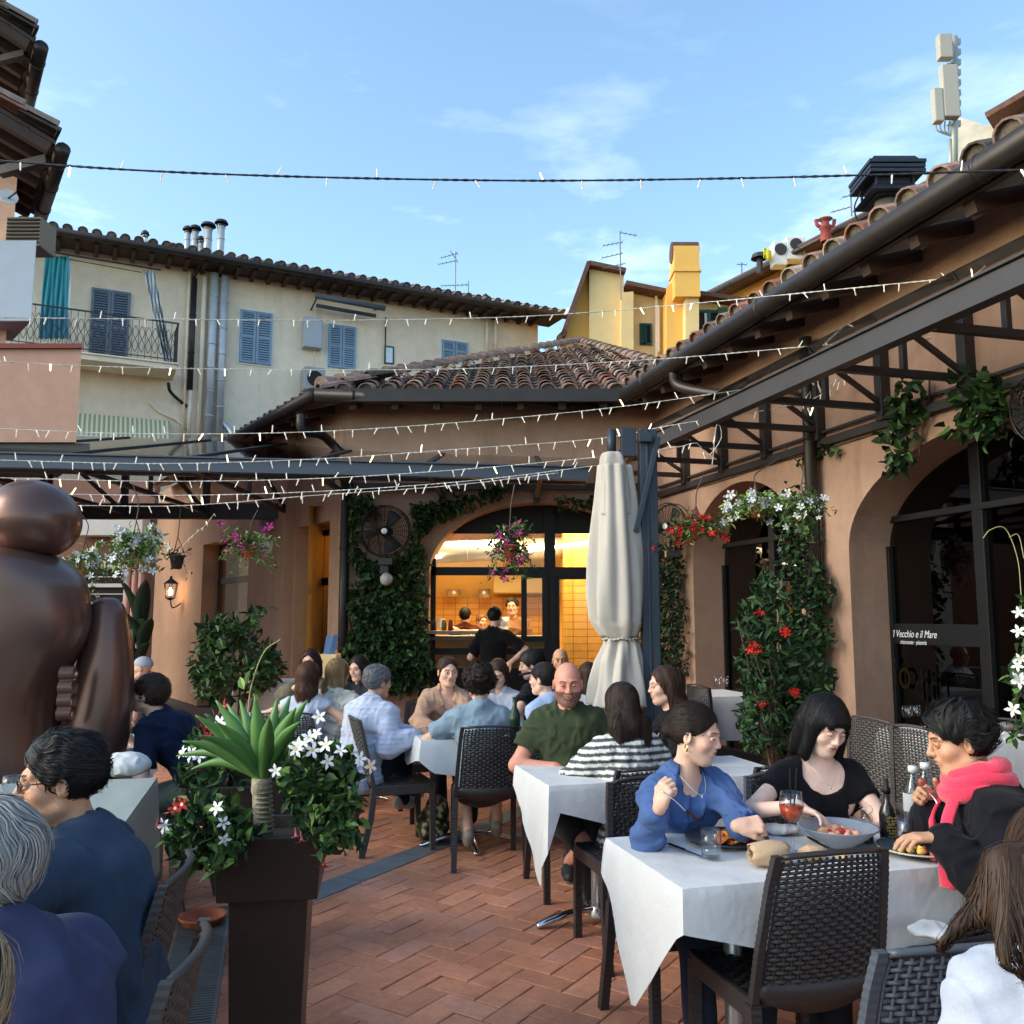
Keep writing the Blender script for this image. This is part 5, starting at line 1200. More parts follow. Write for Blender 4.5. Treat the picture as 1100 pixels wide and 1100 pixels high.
            for qd in (-1, 1):
                xs_ = q[:, 0]*qd; ln = .0275+.004*np.sin(np.clip((xs_-.014)/.032, 0, 1)*PI*.8); m_ = np.clip(1-np.abs(q[:, 2]-ln)/(.0035+.0012*(not fem)), 0, 1)*np.clip((xs_-.010)*300, 0, 1)*np.clip((.050-xs_)*250, 0, 1)*(q[:, 1] > .05)
                mixc(bc_*.8, m_*2.0*.9)
            if beard is not None:
                bcol, dens = beard; zz = q[:, 2]; ya_ = q[:, 1]
                m_ = np.clip((-.022-.35*np.clip(np.abs(q[:, 0])-.02, 0, 1)*0-zz)*120, 0, 1)*np.clip((ya_+.01)*60, 0, 1)*(1-np.clip((blob((0, .09, -.0525), (.022, .03, .011))-.35)*5, 0, 1))
                m_ *= np.clip((zz+.135)*80, 0, 1); ch_ = np.clip((np.abs(q[:, 0])-.012)*200, 0, 1)+np.clip((-.034-zz)*400, 0, 1); m_ *= np.clip(ch_, 0, 1)
                m_ *= (.75+.35*noise3(V.astype(F32), 900, 8)); mixc(bcol, m_*dens)
        return np.clip(c, 0, 1)
    zs = neck[2]+.0
    # torso/limb grid
    allp = [hip, neck, sL, sR]+[arms[q][1] for q in 'LR']+[arms[q][2] for q in 'LR']+([lg[q][1] for q in 'LR']+[lg[q][2] for q in 'LR'] if legs and thighs else [])
    lo = np.min(allp, 0)-.15*b; hi = np.max(allp, 0)+.15*b
    hlo = headc-np.array([.15, .16, .16])*s; hhi = headc+np.array([.15, .16, .16])*s
    hn_ = nrm(headc-neck)
    cutp = headc-Rh@np.array([0, .0, .085*s])*1.0
    cutp = neck+(headc-neck)*.35
    if near < 2:
        # one grid for the body, finer grids for head and hands, sampled from the same field
        pass
    fb = SDF(); fb.pr = list(full.pr)
    def clipf(F_, cond): return lambda p: np.maximum(F_(p), cond(p))
    hb_ = (hlo.astype(F32), hhi.astype(F32))
    V, Fq = mesh_sdf(full, lo, np.maximum(hi, hhi), dxb)
    if len(V):
        ctr = V[Fq].mean(1); inh = ((ctr > hlo+dxb*1.2) & (ctr < hhi-dxb*1.2)).all(1); rm_ = inh & (ctr[:, 2] > cutp[2])
        for hc, hs, w_, el_, op in hands:
            rm_ |= (np.linalg.norm(ctr-hc, axis=1) < .125*s)
        Fq = Fq[~rm_]; mb.add(V, Fq, col=skincol(V))
    V, Fq = mesh_sdf(full, hlo, hhi, dxh)
    if len(V):
        ctr = V[Fq].mean(1); Fq = Fq[ctr[:, 2] > cutp[2]-dxb*1.3]; used = np.unique(Fq); rmap = np.full(len(V), -1); rmap[used] = np.arange(len(used)); mb.add(V[used], rmap[Fq], col=skincol(V[used], True))
    for hc, hs, w_, el_, op in hands:
        if op.get('hide'): continue
        V, Fq = mesh_sdf(full, hc-.135*s, hc+.135*s, {0: .006, 1: .0042, 2: .003}[near]*PRES)
        if len(V):
            ctr = V[Fq].mean(1); Fq = Fq[np.linalg.norm(ctr-hc, axis=1) < .133*s]; used = np.unique(Fq); rmap = np.full(len(V), -1); rmap[used] = np.arange(len(used)); mb.add(V[used], rmap[Fq], col=skincol(V[used]))
    bo = mb.obj('body', M_skin, o, smooth=True, local=True)
    # ---- eyes
    lid = fk.get('lid', .34); gz = fk.get('gaze', (0, 0))
    for qd in ((-1, 1) if near >= 1 or fk else ()):
        m = MB(); n_, k_ = 20, 16; ec = np.array([qd*.0310, .0765, .0065]); th = np.linspace(0.001, PI-.001, k_+1); an = np.arange(n_)*2*PI/n_
        dirs = np.array([[math.sin(t)*math.cos(a_), math.cos(t), math.sin(t)*math.sin(a_)] for t in th for a_ in an])   # pole along +y
        gzv = nrm([math.sin(R(gz[0])), math.cos(R(gz[0])), math.sin(R(gz[1]))]); cs = dirs@gzv
        col = np.tile(np.array([.62, .58, .55]), (len(dirs), 1)); ir = np.array(fk.get('iris', (.06, .03, .015)))
        col[cs > math.cos(R(29))] = ir; col[cs > math.cos(R(14))] = (.004, .004, .004)
        el_ = np.arcsin(np.clip(dirs[:, 2], -1, 1)); top_ = .62-lid*1.25
        lm_ = el_ > top_; col[lm_] = sk*.80; lash = (np.abs(el_-top_) < .13) & (dirs[:, 1] > 0); col[lash] = (.012, .008, .006); low_ = el_ < -.42; col[low_] = sk*.86
        V = ec+dirs*.0125; V = (V*hsc)@Rh.T+headc
        i = np.arange(k_)[:, None]*n_; j_ = np.arange(n_)[None, :]; j2 = (j_+1) % n_
        m.add(V, np.stack([i+j_, i+n_+j_, i+n_+j2, i+j2], -1).reshape(-1, 4), col=col); m.obj('eye', M_eye, o, smooth=True, local=True)
    # ---- hair
    if hair:
        hs_ = SDF(); st_ = hair['style']; hc_ = np.array(hair['col']); th_ = hair.get('th', .014)
        fl = None; bald = hair.get('bald', 0)
        hs_.ell((0, -.016, .037), (.074+th_, .094+th_, .086+th_), .01)
        hl = hair.get('line', .052)       # hairline height at the forehead
        # remove the face region
        hs_.ell((0, .105, -.035), (.072-.004*bald, .088, .085+hl*.6), .012, 's')
        hs_.cone((0, .06, -.03), (0, .09, -.16), .085, .09, .015, 's')
        if st_ in ('short', 'curly', 'medium'):
            hs_.plane((0, 0, hair.get('nape', -.055)), (0, .3, -1), 'i', .01)
            for qd in (-1, 1): hs_.ell((qd*.085, .0, -.012), (.022, .022, .034), .006, 's')
        if bald: hs_.fn(lambda p: p[:, 2]-.012-.0*p[:, 1], 'i', .02)
        if st_ == 'bun':
            hs_.plane((0, 0, -.045), (0, .2, -1), 'i', .01); hs_.ell((0, -.115, .0), (.035, .03, .035), .012)
            for qd in (-1, 1): hs_.ell((qd*.088, .012, -.008), (.022, .026, .036), .006, 's')
        if st_ == 'bob':
            for qd in (-1, 1):
                hs_.cone((qd*.072, .01, .02), (qd*.085, .03, -.10-hair.get('len', 0)), .026, .020, .03); hs_.cone((qd*.066, -.05, .0), (qd*.075, -.05, -.12-hair.get('len', 0)), .034, .028, .03)
            hs_.cone((0, -.075, .0), (0, -.085, -.12-hair.get('len', 0)), .05, .04, .04)
            if hair.get('fringe'):
                hs_.ell((0, .068, .058), (.056, .026, .020), .012); hs_.cone((-.04, .078, .048), (.04, .078, .048), .010, .010, .01)
        if st_ in ('long', 'pony', 'half'):
            Lh = hair.get('len', .35); wd = hair.get('wd', .06)
            for qd in (-1, 1):
                hs_.cone((qd*.066, -.02, .02), (qd*(wd+.015), -.045, -.14), .030, .034, .03)
            hs_.cone((0, -.07, .02), (0, -.085, -.12), .055, .055, .05)
        hcut = hs_
        hfull = SDF(); hfull.fn(lambda p: hcut(toH(p))*hsc, k=.001)
        if st_ in ('long', 'pony', 'half'):
            b0 = Rh@np.array([0, -.085, -.11])*hsc+headc; dn = hair.get('down', (0, -.10, -1)); dn = nrm(dn); b1 = b0+dn*Lh; w_ = hair.get('wd', .06)
            for qd in (-1, -.33, .33, 1): hfull.cone(b0+np.array([qd*w_, 0, 0]), b1+np.array([qd*w_*hair.get('tap', .9), hair.get('fw', 0)*abs(qd), 0]), .036, .020, .03)
            for ex in hair.get('extra', ()): hfull.cone(toL(ex[0]), toL(ex[1]), ex[2], ex[3], .03)
        am = {'short': .003, 'curly': .010}.get(st_, .0025); fq = {'short': 160, 'curly': 75}.get(st_, 120)
        hfull.fn(lambda p: am*noise3(p*(np.array([1, 1, .35], F32) if st_ != 'curly' else 1), fq, 5), 'add')
        allh = [headc-.15*s, headc+.15*s]
        if st_ in ('long', 'pony', 'half'): allh += [b1-.14, b1+.14]
        for ex in hair.get('extra', ()): allh += [toL(ex[0])-.06, toL(ex[0])+.06, toL(ex[1])-.06, toL(ex[1])+.06]
        V, Fq = mesh_sdf(hfull, np.min(allh, 0), np.max(allh, 0), {0: .0075, 1: .0055, 2: .004}[near]*PRES)
        m = MB(); 
        tipc = hair.get('tip'); hz0 = headc[2]
        def hcol(V):
            c = np.tile(hc_, (len(V), 1))
            if tipc is not None: t = np.clip((hz0-.02-V[:, 2])/hair.get('tipl', .25), 0, 1)[:, None]; c = c*(1-t)+np.array(tipc)*t
            return c
        if len(V):
            c = hcol(V)*(.8+.35*noise3(V.astype(F32)*np.array([1, 1, .25], F32), 260, 6))[:, None]; m.add(V, Fq, col=np.clip(c, .001, 1))
        nst = hair.get('n', {0: 120, 1: 500, 2: 1500}[near])
        if nst and len(V):
            rs_ = np.random.RandomState(abs(hash(label)) % 1000 if False else len(label)*7+3); vi = rs_.randint(0, len(V), nst*2); roots = V[vi]
            lenS = hair.get('slen', {'short': .045, 'curly': .03, 'bun': .09, 'bob': .16, 'medium': .08}.get(st_, .26))
            roots = roots[roots[:, 2] > (headc[2]-(.05 if st_ != 'long' else .1)*s)][:nst] if st_ not in ('long', 'pony', 'half') else roots[:nst]
            hq = headc.astype(F32)
            def flow(p, t):
                q = (p-hq); loc_ = toH(p)
                if st_ in ('bob', 'long', 'pony', 'half'):
                    d_ = np.zeros_like(p); d_[:, 2] = -1; out__ = Rh.astype(F32)@np.array([0, -1, 0], F32); tpm = np.clip((loc_[:, 2]-.03)/.06, 0, 1)
                    side = np.sign(loc_[:, 0])[:, None]*(Rh[:, 0][None].astype(F32))
                    return d_+tpm[:, None]*(side*1.2+out__*(.5 if not hair.get('fringe') else 0))
                if st_ == 'bun': return np.tile((Rh@np.array([0, -1., -.15])).astype(F32), (len(p), 1))
                if st_ == 'curly': return noise_dir(p)
                f_ = (Rh@np.array(hair.get('comb', (0, -.8, -.6)))).astype(F32); rr = noise_dir(p)*hair.get('mess', .35)
                return f_[None]+rr
            def noise_dir(p): return np.stack([noise3(p, 70, 21), noise3(p, 70, 22), noise3(p, 70, 23)], -1)
            strands(m, hfull, roots, flow, lenS, {0: .0034, 1: .0024, 2: .0016}[near]*hair.get('sw', 1), hcol(roots), nstep={0: 5, 1: 8, 2: 11}[near], lift=hair.get('lift', .004 if st_ != 'curly' else .014), wave=hair.get('wave', .15 if st_ != 'curly' else 1.2), var=hair.get('var', .35), seed=len(label))
        if m.V: m.obj('hair', M_hair, o, smooth=True, local=True)
    # ---- clothes
    if shirt:
        S = SDF(); e = shirt.get('e', .014); torso(S, e, .05); trap(S, e*.7); sl_ = shirt.get('sleeve', .3); lsE = shirt.get('lo', .010)
        if shirt.get('hip', True): pass
        armS = SDF()
        for sd in 'LR':
            if sl_ > 0: arm(armS, sd, e+ (.004 if sl_ < .5 else .002), max(sl_, .5) if sl_ >= .5 else .5, .02, lsE*.4)
        if sl_ > 0:
            S.fn(armS, k=.035)
            if sl_ < .5:
                for sd in 'LR':
                    sh, el_, w_, _, q = arms[sd]; d_ = nrm(el_-sh); cp = sh+(el_-sh)*(sl_*2); 
                    cpf = cp.astype(F32); df = d_.astype(F32)
                    def cut(p, cpf=cpf, df=df, sh=sh.astype(F32)):
                        q_ = p-cpf; al = q_@df; rad_ = np.sqrt(np.maximum(((q_-al[:, None]*df)**2).sum(1), 0)); return np.maximum(np.maximum(-al, rad_-.095*b), al-.25)
                    S.fn(cut, 's', .002)
        nk = shirt.get('neck', 'crew'); nc = neck+np.array([0, .012, .035*s])
        if nk == 'crew': S.ell(nc+(0, .004, .03), (.066*s*g_*(.8+.2*b), .066*s, .055*s), .006, 's')
        elif nk == 'scoop': S.ell(neck+np.array([0, .07, -.01]), (.098*s, .10, .105*s), .012, 's', rot=rotm((1, 0, 0), .3)); S.ell(nc, (.085, .07, .06), .01, 's')
        elif nk == 'vee':
            S.cone(nc+(0, .04, .02), neck+np.array([0, .15, -.21*s]), .072, .018, .006, 's'); S.ell(nc+(0, .0, .03), (.060, .064, .055), .006, 's')
        elif nk == 'open':
            S.cone(nc+(0, .03, .02), neck+np.array([0, .15, -.10*s]), .042, .008, .008, 's'); S.ell(nc+(0, .0, .03), (.060, .064, .050), .006, 's')
        elif nk == 'tank':
            S.ell(nc+(0, .0, .02), (.10*s, .10, .10*s), .01, 's')
        hz = hip[2]-shirt.get('drop', .02); S.plane((0, 0, hz), (0, 0, -1), 'i', .004)
        wa = shirt.get('wr', .007)*1.25; wf = shirt.get('wf', 30); st3 = np.array(shirt.get('dirs', (.6, .6, 1.3)), F32); sd_ = len(label)
        def wrk(p):
            wv = p+np.stack([noise3(p, 9, sd_+4), noise3(p, 9, sd_+5), noise3(p, 9, sd_+6)], -1)*F32(.03)
            r1 = np.exp(-(noise3(wv*st3, wf, sd_)/.32)**2); r2 = np.exp(-(noise3(wv*st3[::-1], wf*1.6, sd_+1)/.28)**2)
            return (wa*(.35-1.25*r1-.75*r2+.3*noise3(p, 14, sd_+2))).astype(F32)
        S.fn(wrk, 'add')
        if shirt.get('folds'):
            for (c0, c1, amp, fr_) in shirt['folds']:
                c0 = np.array(c0, F32); c1 = np.array(nrm(c1), F32); S.fn(lambda p, c0=c0, c1=c1, amp=amp, fr_=fr_: amp*np.sin((p@c1)*fr_+2*noise3(p, 9, 4)), 'add')
        lo_ = np.minimum(lo, hip-.2); V, Fq = mesh_sdf(S, lo-.03, hi+.03, dxs, band=.02)
        m = MB(); bc_ = np.array(shirt['col'])
        if 'pattern' in shirt: c = shirt['pattern'](V, locals())
        else: c = np.tile(bc_, (len(V), 1))*(1+.04*noise3(V.astype(F32), 12, 9))[:, None]
        m.add(V, Fq, col=np.clip(c, 0, 1))
        col_ = shirt.get('collar')
        if col_:
            r_ = .064*s*g_*(.85+.15*b); n_ = 40; op_ = {'vee': .95, 'open': .6}.get(nk, .16)
            an = np.linspace(-PI*1.5+op_, PI/2-op_, n_); ring0, ring1, ring2 = [], [], []
            for a_ in an:
                cx, cy = math.cos(a_), math.sin(a_); bs = nc+np.array([cx*r_*1.04, cy*r_*1.02-.004, -.012-.018*(cy > 0)*cy])
                ring0.append(bs); ring1.append(bs+np.array([cx*.004, cy*.004, .040])+sp(0)); ring2.append(bs+np.array([cx*.024, cy*.024, .002-.015*max(0, cy)]))
            for rg in (ring0, ring1, ring2):
                for i_ in range(n_): rg[i_] = rg[i_]+sp(.0)+np.array([0, math.sin(le)*(.02 if rg is ring1 else 0), 0])
            mc_ = MB(); mc_.grid(np.array([ring0, ring1, ring2]), col=col_); mc_.obj('collar', M_cloth, o, smooth=True, local=True, solid=.004)
        m.obj(shirt.get('name', 'shirt'), M_cloth, o, smooth=True, local=True)
    if trousers and legs and thighs:
        S = SDF(); e = trousers.get('e', .012); S.ell(hip+(0, -.015, -.01), (.165*g_*b*s+e, .125*b*s+e, .11*s+e), .03); to = trousers.get('to', 1.0)
        for sd in 'LR':
            hp, kn, an_, q = lg[sd]
            S.cone(hp, kn, .084*b*s+e, .060*b*s+e, .04)
            if to > .5: S.cone(kn, kn+(an_-kn)*((to-.5)*2), .060*b*s+e, (.046)*s+e, .02)
            elif to < .5: 
                kp = (hp+(kn-hp)*(to*2)).astype(F32); kd = nrm(kn-hp).astype(F32); S.plane(kp, kd, 'i', .004)
        S.fn(lambda p: .004*noise3(p, 30, 2), 'add')
        V, Fq = mesh_sdf(S, lo-.03, hi+.03, max(dxs, .009)); m = MB(); m.add(V, Fq, col=np.array(trousers['col'])); m.obj('trousers' if to > .6 else 'shorts', M_cloth, o, smooth=True, local=True)
    if shoes and legs and thighs:
        for sd in 'LR':
            hp, kn, an_, q = lg[sd]; S = SDF(); z0 = an_[2]-.075; pl_ = shoes.get('pitch', 0)
            fd = nrm(np.array([q*.12, 1, 0])); Rf = rotm((1, 0, 0), -pl_)
            def pt(a_, z_): v = Rf@np.array([0, a_, z_-.075]); return an_+np.array([q*.1*v[1], v[1], v[2]])
            S.cone(pt(-.045, .045), pt(.06, .04), .036, .040, .02); S.cone(pt(.06, .038), pt(.15, .032), .042, .034, .03); S.cone(pt(-.03, .05), pt(-.02, .095), .036, .038, .02)
            V, Fq = mesh_sdf(S, an_-.26, an_+.26, .009); m = MB(); c = np.tile(np.array(shoes['col']), (len(V), 1)); lz = ((V-an_)@Rf)[:, 2]; c[lz < -.055] = shoes.get('sole', shoes['col']); m.add(V, Fq, col=c); m.obj('shoe', M_leath, o, smooth=True, local=True)
    HX = lambda p: (Rh@(np.array(p, float)*hsc)+headc)
    if glasses:
        m = MB(); gc = glasses.get('col', (.01, .01, .01))
        for qd in (-1, 1):
            pts = [HX((qd*.032+.024*math.cos(a_), .103-.012*abs(math.cos(a_)*.5+qd*.5)**2, .006+.018*math.sin(a_))) for a_ in np.linspace(0, 2*PI, 21)]; m.tube(pts, .0018*glasses.get('w', 1), 6, cap=False)
            m.tube([HX((qd*.056, .094, .010)), HX((qd*.074, .06, .012)), HX((qd*.080, -.01, .010))], .0018*glasses.get('w', 1), 6)
        m.tube([HX((-.009, .104, .008)), HX((0, .108, .011)), HX((.009, .104, .008))], .0018, 6)
        m.obj('glasses', mat('spectacle_frame', gc, .3), o, smooth=True, local=True)
    if cap:
        S = SDF(); S.ell((0, -.012, .040), (.087, .106, .092), .01); S.plane((0, 0, .030), (0, .12, -1), 'i', .004); S.ell((0, .13, .045), (.068, .075, .010), .004, rot=rotm((1, 0, 0), -.2))
        S2 = SDF(); S2.fn(lambda p: S(toH(p))*hsc, k=.001); V, Fq = mesh_sdf(S2, headc-.26, headc+.26, .0055); m = MB(); m.add(V, Fq, col=cap['col'])
        if cap.get('badge'):
            bp_ = cap['badge']; m.ball(HX(bp_), (.013, .013, .010), 10, 6, col=(.7, .7, .7))
        m.obj('cap', M_cloth, o, smooth=True, local=True)
    info = dict(o=o, HX=HX, headc=headc, neck=neck, arms=arms, toL=toL, Wm=Wm, root=root, Rh=Rh, hsc=hsc, hip=hip, chest=chest, sL=sL, sR=sR, nc=neck+np.array([0, .012, .035*s]), sp=sp)
    info['toW'] = lambda p: Wm.T@np.array(p, float)+root
    hw_ = info['toW'](headc); print('PERSON %-60s head px %.0f %.0f' % (label[:60], *proj(hw_)), 'hands', ['%.0f,%.0f' % proj(info['toW'](arms[q][2])) for q in 'LR'])
    return info
# ================================================================== FURNITURE, PLANTS, LIGHTS
TU = np.array([math.cos(R(15)), math.sin(R(15)), 0]); TV = np.array([-math.sin(R(15)), math.cos(R(15)), 0])   # table axes (parallel to the right wall)
M_ratt = mat('rattan_dark', lin((50, 46, 46)), 0.42, spec=.5, bump=.15, bscale=200)
M_ratg = mat('rattan_anthracite', lin((74, 80, 90)), 0.40, spec=.5, bump=.15, bscale=200)
M_ratb = mat('rattan_brown', lin((72, 67, 64)), 0.45, spec=.4, bump=.15, bscale=200)
def make_chair(label, material, group):
    t = thing('rattan_chair', label, 'chair', (0, 0, 0), 0, group)
    def bp(u, v, off=0):      # back panel, u -1..1, v 0..1
        w_ = .205-.028*v-.012*max(0, v-.9)*10; y = -.205-.10*v-.030*(1-u*u)-.004; z = .455+.425*v+.012*(1-u*u)*v
        return np.array([u*w_, y-off, z+off*.2])
    m = MB(); NR, NC = 27, 15; su = np.linspace(-.94, .94, NC*3+1)
    for i in range(NR):
        v = .10+.86*(i+.5)/NR; top, fr_, bt, bk = [], [], [], []
        for u in su:
            ph = (u/.94+1)/2*NC; o_ = .0045*math.cos(PI*(ph+i)); hh = .0063*(1 if v < .55 else 1-.28*(v-.55)/.45)
            c = bp(u, v, o_); top.append(c+(0, 0, hh)); bt.append(c-(0, 0, hh)); fr_.append(c+(0, .0042, 0)); bk.append(c-(0, .0042, 0))
        m.grid([top, fr_, bt, bk, top])
    for k in range(NC+1):
        u = -.94+1.88*k/NC; pts = [bp(u, v) for v in np.linspace(.10, .97, 9)]; m.tube(pts, .0048, 5, cap=False)
    m.obj('backrest', material, t, smooth=True, local=True)
    m = MB()
    def ribbed(pts, w_, d_, n_per=.020, taper=1.0):
        pts = np.array(pts, float); L_ = np.linalg.norm(np.diff(pts, axis=0), axis=1).sum(); n_ = int(L_/n_per); sg = np.cumsum([0]+list(np.linalg.norm(np.diff(pts, axis=0), axis=1)))
        vs = []; 
        for i in range(n_*2+1):
            s_ = L_*i/(n_*2); p = np.array([np.interp(s_, sg, pts[:, k]) for k in range(3)]); e = .0013 if i % 2 else 0
            ws, ds = w_/2-e, d_/2-e
            vs.append([p+(-ws, -ds, 0), p+(ws, -ds, 0), p+(ws, ds, 0), p+(-ws, ds, 0), p+(-ws, -ds, 0)])
        m_ = MB(); m_.grid(np.array(vs)); m_.add(vs[0][:4], [(0, 1, 2, 3)]); m_.add(vs[-1][:4], [(3, 2, 1, 0)]); return m_
    for q in (-1, 1):
        ribbed([(q*.228, -.285, 0), (q*.222, -.225, .25), (q*.215, -.205, .44)], .036, .040).obj('leg', material, t, local=True)
        ribbed([(q*.205, .205, 0), (q*.205, .195, .43)], .036, .036).obj('leg', material, t, local=True)
        ribbed([(q*.214, -.206, .442), (q*.207, -.24, .60), (q*.192, -.285, .80), (q*.180, -.307, .885)], .026, .026).obj('back_upright', material, t, local=True)
    m = MB(); pts = np.array([bp(u, 1.0) for u in np.linspace(-1, 1, 15)]); m.tube(pts, .011, 6, flat=.8); m.obj('top_rail', material, t, smooth=True, local=True); m = MB()
    lo_ = [bp(u, .03+.05*(u*u)) for u in np.linspace(-1, 1, 15)]; lo2 = [np.array([p[0], -.215, .40+.055*abs(u)**2]) for p, u in zip(lo_, np.linspace(-1, 1, 15))]
    lo1 = [bp(u, .115) for u in np.linspace(-1, 1, 15)]
    for i in range(15): lo1[i] = lo1[i]-(0, 0, .0)
    m.grid([lo1, [(a+b)/2-(0, .008, 0) for a, b in zip(lo1, lo2)], lo2]); m.obj('lower_band', material, t, smooth=True, local=True, solid=.006)
    m = MB(); NS = 18
    for i in range(NS):
        y = -.20+.41*(i+.5)/NS; w_ = .20; top, a_, bt, b_ = [], [], [], []
        for u in np.linspace(-1, 1, 29): z = .448+.003*math.cos(PI*(u*7+i))-.010*(1-u*u); top.append((u*w_, y, z+.004)); a_.append((u*w_, y+.010, z)); bt.append((u*w_, y, z-.004)); b_.append((u*w_, y-.010, z))
        m.grid([top, a_, bt, b_, top])
    m.box((-.2, -.2, .425), (.2, .21, .438)); m.obj('seat', material, t, local=True)
    m = MB(); m.box((-.215, .195, .385), (.215, .222, .45)); m.box((-.222, -.20, .385), (-.196, .19, .45)); m.box((.196, -.20, .385), (.222, .19, .45)); m.obj('apron', material, t, bevel=.006, local=True)
    return t
M_by = {'d': M_ratt, 'g': M_ratg, 'b': M_ratb}; _ch = {}
def chair(x, y, yaw, label, k='d', group='woven chairs at the courtyard tables', tilt=None):
    if k not in _ch: _ch[k] = make_chair(label, M_by[k], group); c = _ch[k]; c.location = (x, y, 0); c.rotation_euler = (0, 0, R(yaw)-PI/2)
    else: c = dup(_ch[k], (x, y, 0), R(yaw)-PI/2, label, group)
    if tilt:
        c.rotation_mode = 'QUATERNION'; c.rotation_quaternion = Quaternion((0, 0, 1), R(yaw)-PI/2) @ Quaternion((1, 0, 0), -R(tilt)); c.location = (x, y, 0.09)
    return c
def at_edge(px, py, z): return G(px, py, z)
bk = G(866, 904, .885); f_ = TV; o_ = bk+f_*.18
chair(o_[0], o_[1], 105, 'empty black woven chair with its back to the viewer at the front table')
bk = G(925, 1010, .885); chair(bk[0]+.14, bk[1]+.27, 100, 'blue grey woven chair at the lower right beside the woman in a white tee', 'g')
bk = G(690, 826, .885); chair(bk[0]-.02, bk[1]+.30, 105, 'black woven chair behind the blue wrap shirt, holding the woman in stripes')
chair(1.24, 4.55, 104, 'empty black woven chair between the blue wrap shirt and the black tee')
chair(1.27, 3.72, -78, 'chair of the woman in the black scoop neck tee', 'g')
chair(.66, 3.58, -76, 'chair of the woman in the blue wrap shirt, mostly hidden by her', 'd')
chair(-.17, 6.02, 97, 'black woven chair under the curly haired man, seen straight from behind')
chair(-.80, 6.35, 20, 'grey brown woven chair under the man in the pale shirt, seen from its side', 'b')
chair(-1.98, 5.06, 176, 'brown woven chair of the laughing man in navy, behind the left table', 'b')
chair(-1.24, 2.52, 190, 'grey brown woven chair under the man with glasses', 'b')
chair(-.99, 1.92, 188, 'nearest woven chair at the left with a curled grey armrest edge', 'b')
chair(1.88, 3.22, 175, 'chair of the person in the pink scarf, mostly hidden', 'd')
chair(2.12, 5.02, 18, 'tipped woven chair leaning on the right wall table, the one nearer the shrub', 'b', tilt=10)
chair(2.20, 4.62, 20, 'tipped woven chair leaning on the right wall table, the one nearer the pink scarf', 'b', tilt=10)
chair(3.02, 5.95, 200, 'grey woven chair against the shop glass behind the spiky hair', 'b')
chair(1.62, 7.3, 15, 'tipped dark woven chair left of the flowering shrub', 'd', tilt=12)
chair(1.50, 7.9, -20, 'second tipped dark chair behind the auburn hair', 'd', tilt=8)
chair(2.35, 3.95, 200, 'woven chair at the right edge beside the white flowering plant', 'b')
chair(.36, 5.35, -80, 'chair of the bearded man in the green tee', 'd')
chair(-1.62, 6.82, 88, 'taupe padded looking chair behind the planter, under the woman in the white top', 'b')
chair(.62, 6.6, 190, 'chair of the person in the dark cap', 'd')
chair(-.62, 7.25, -75, 'chair of the smiling man in beige', 'd')

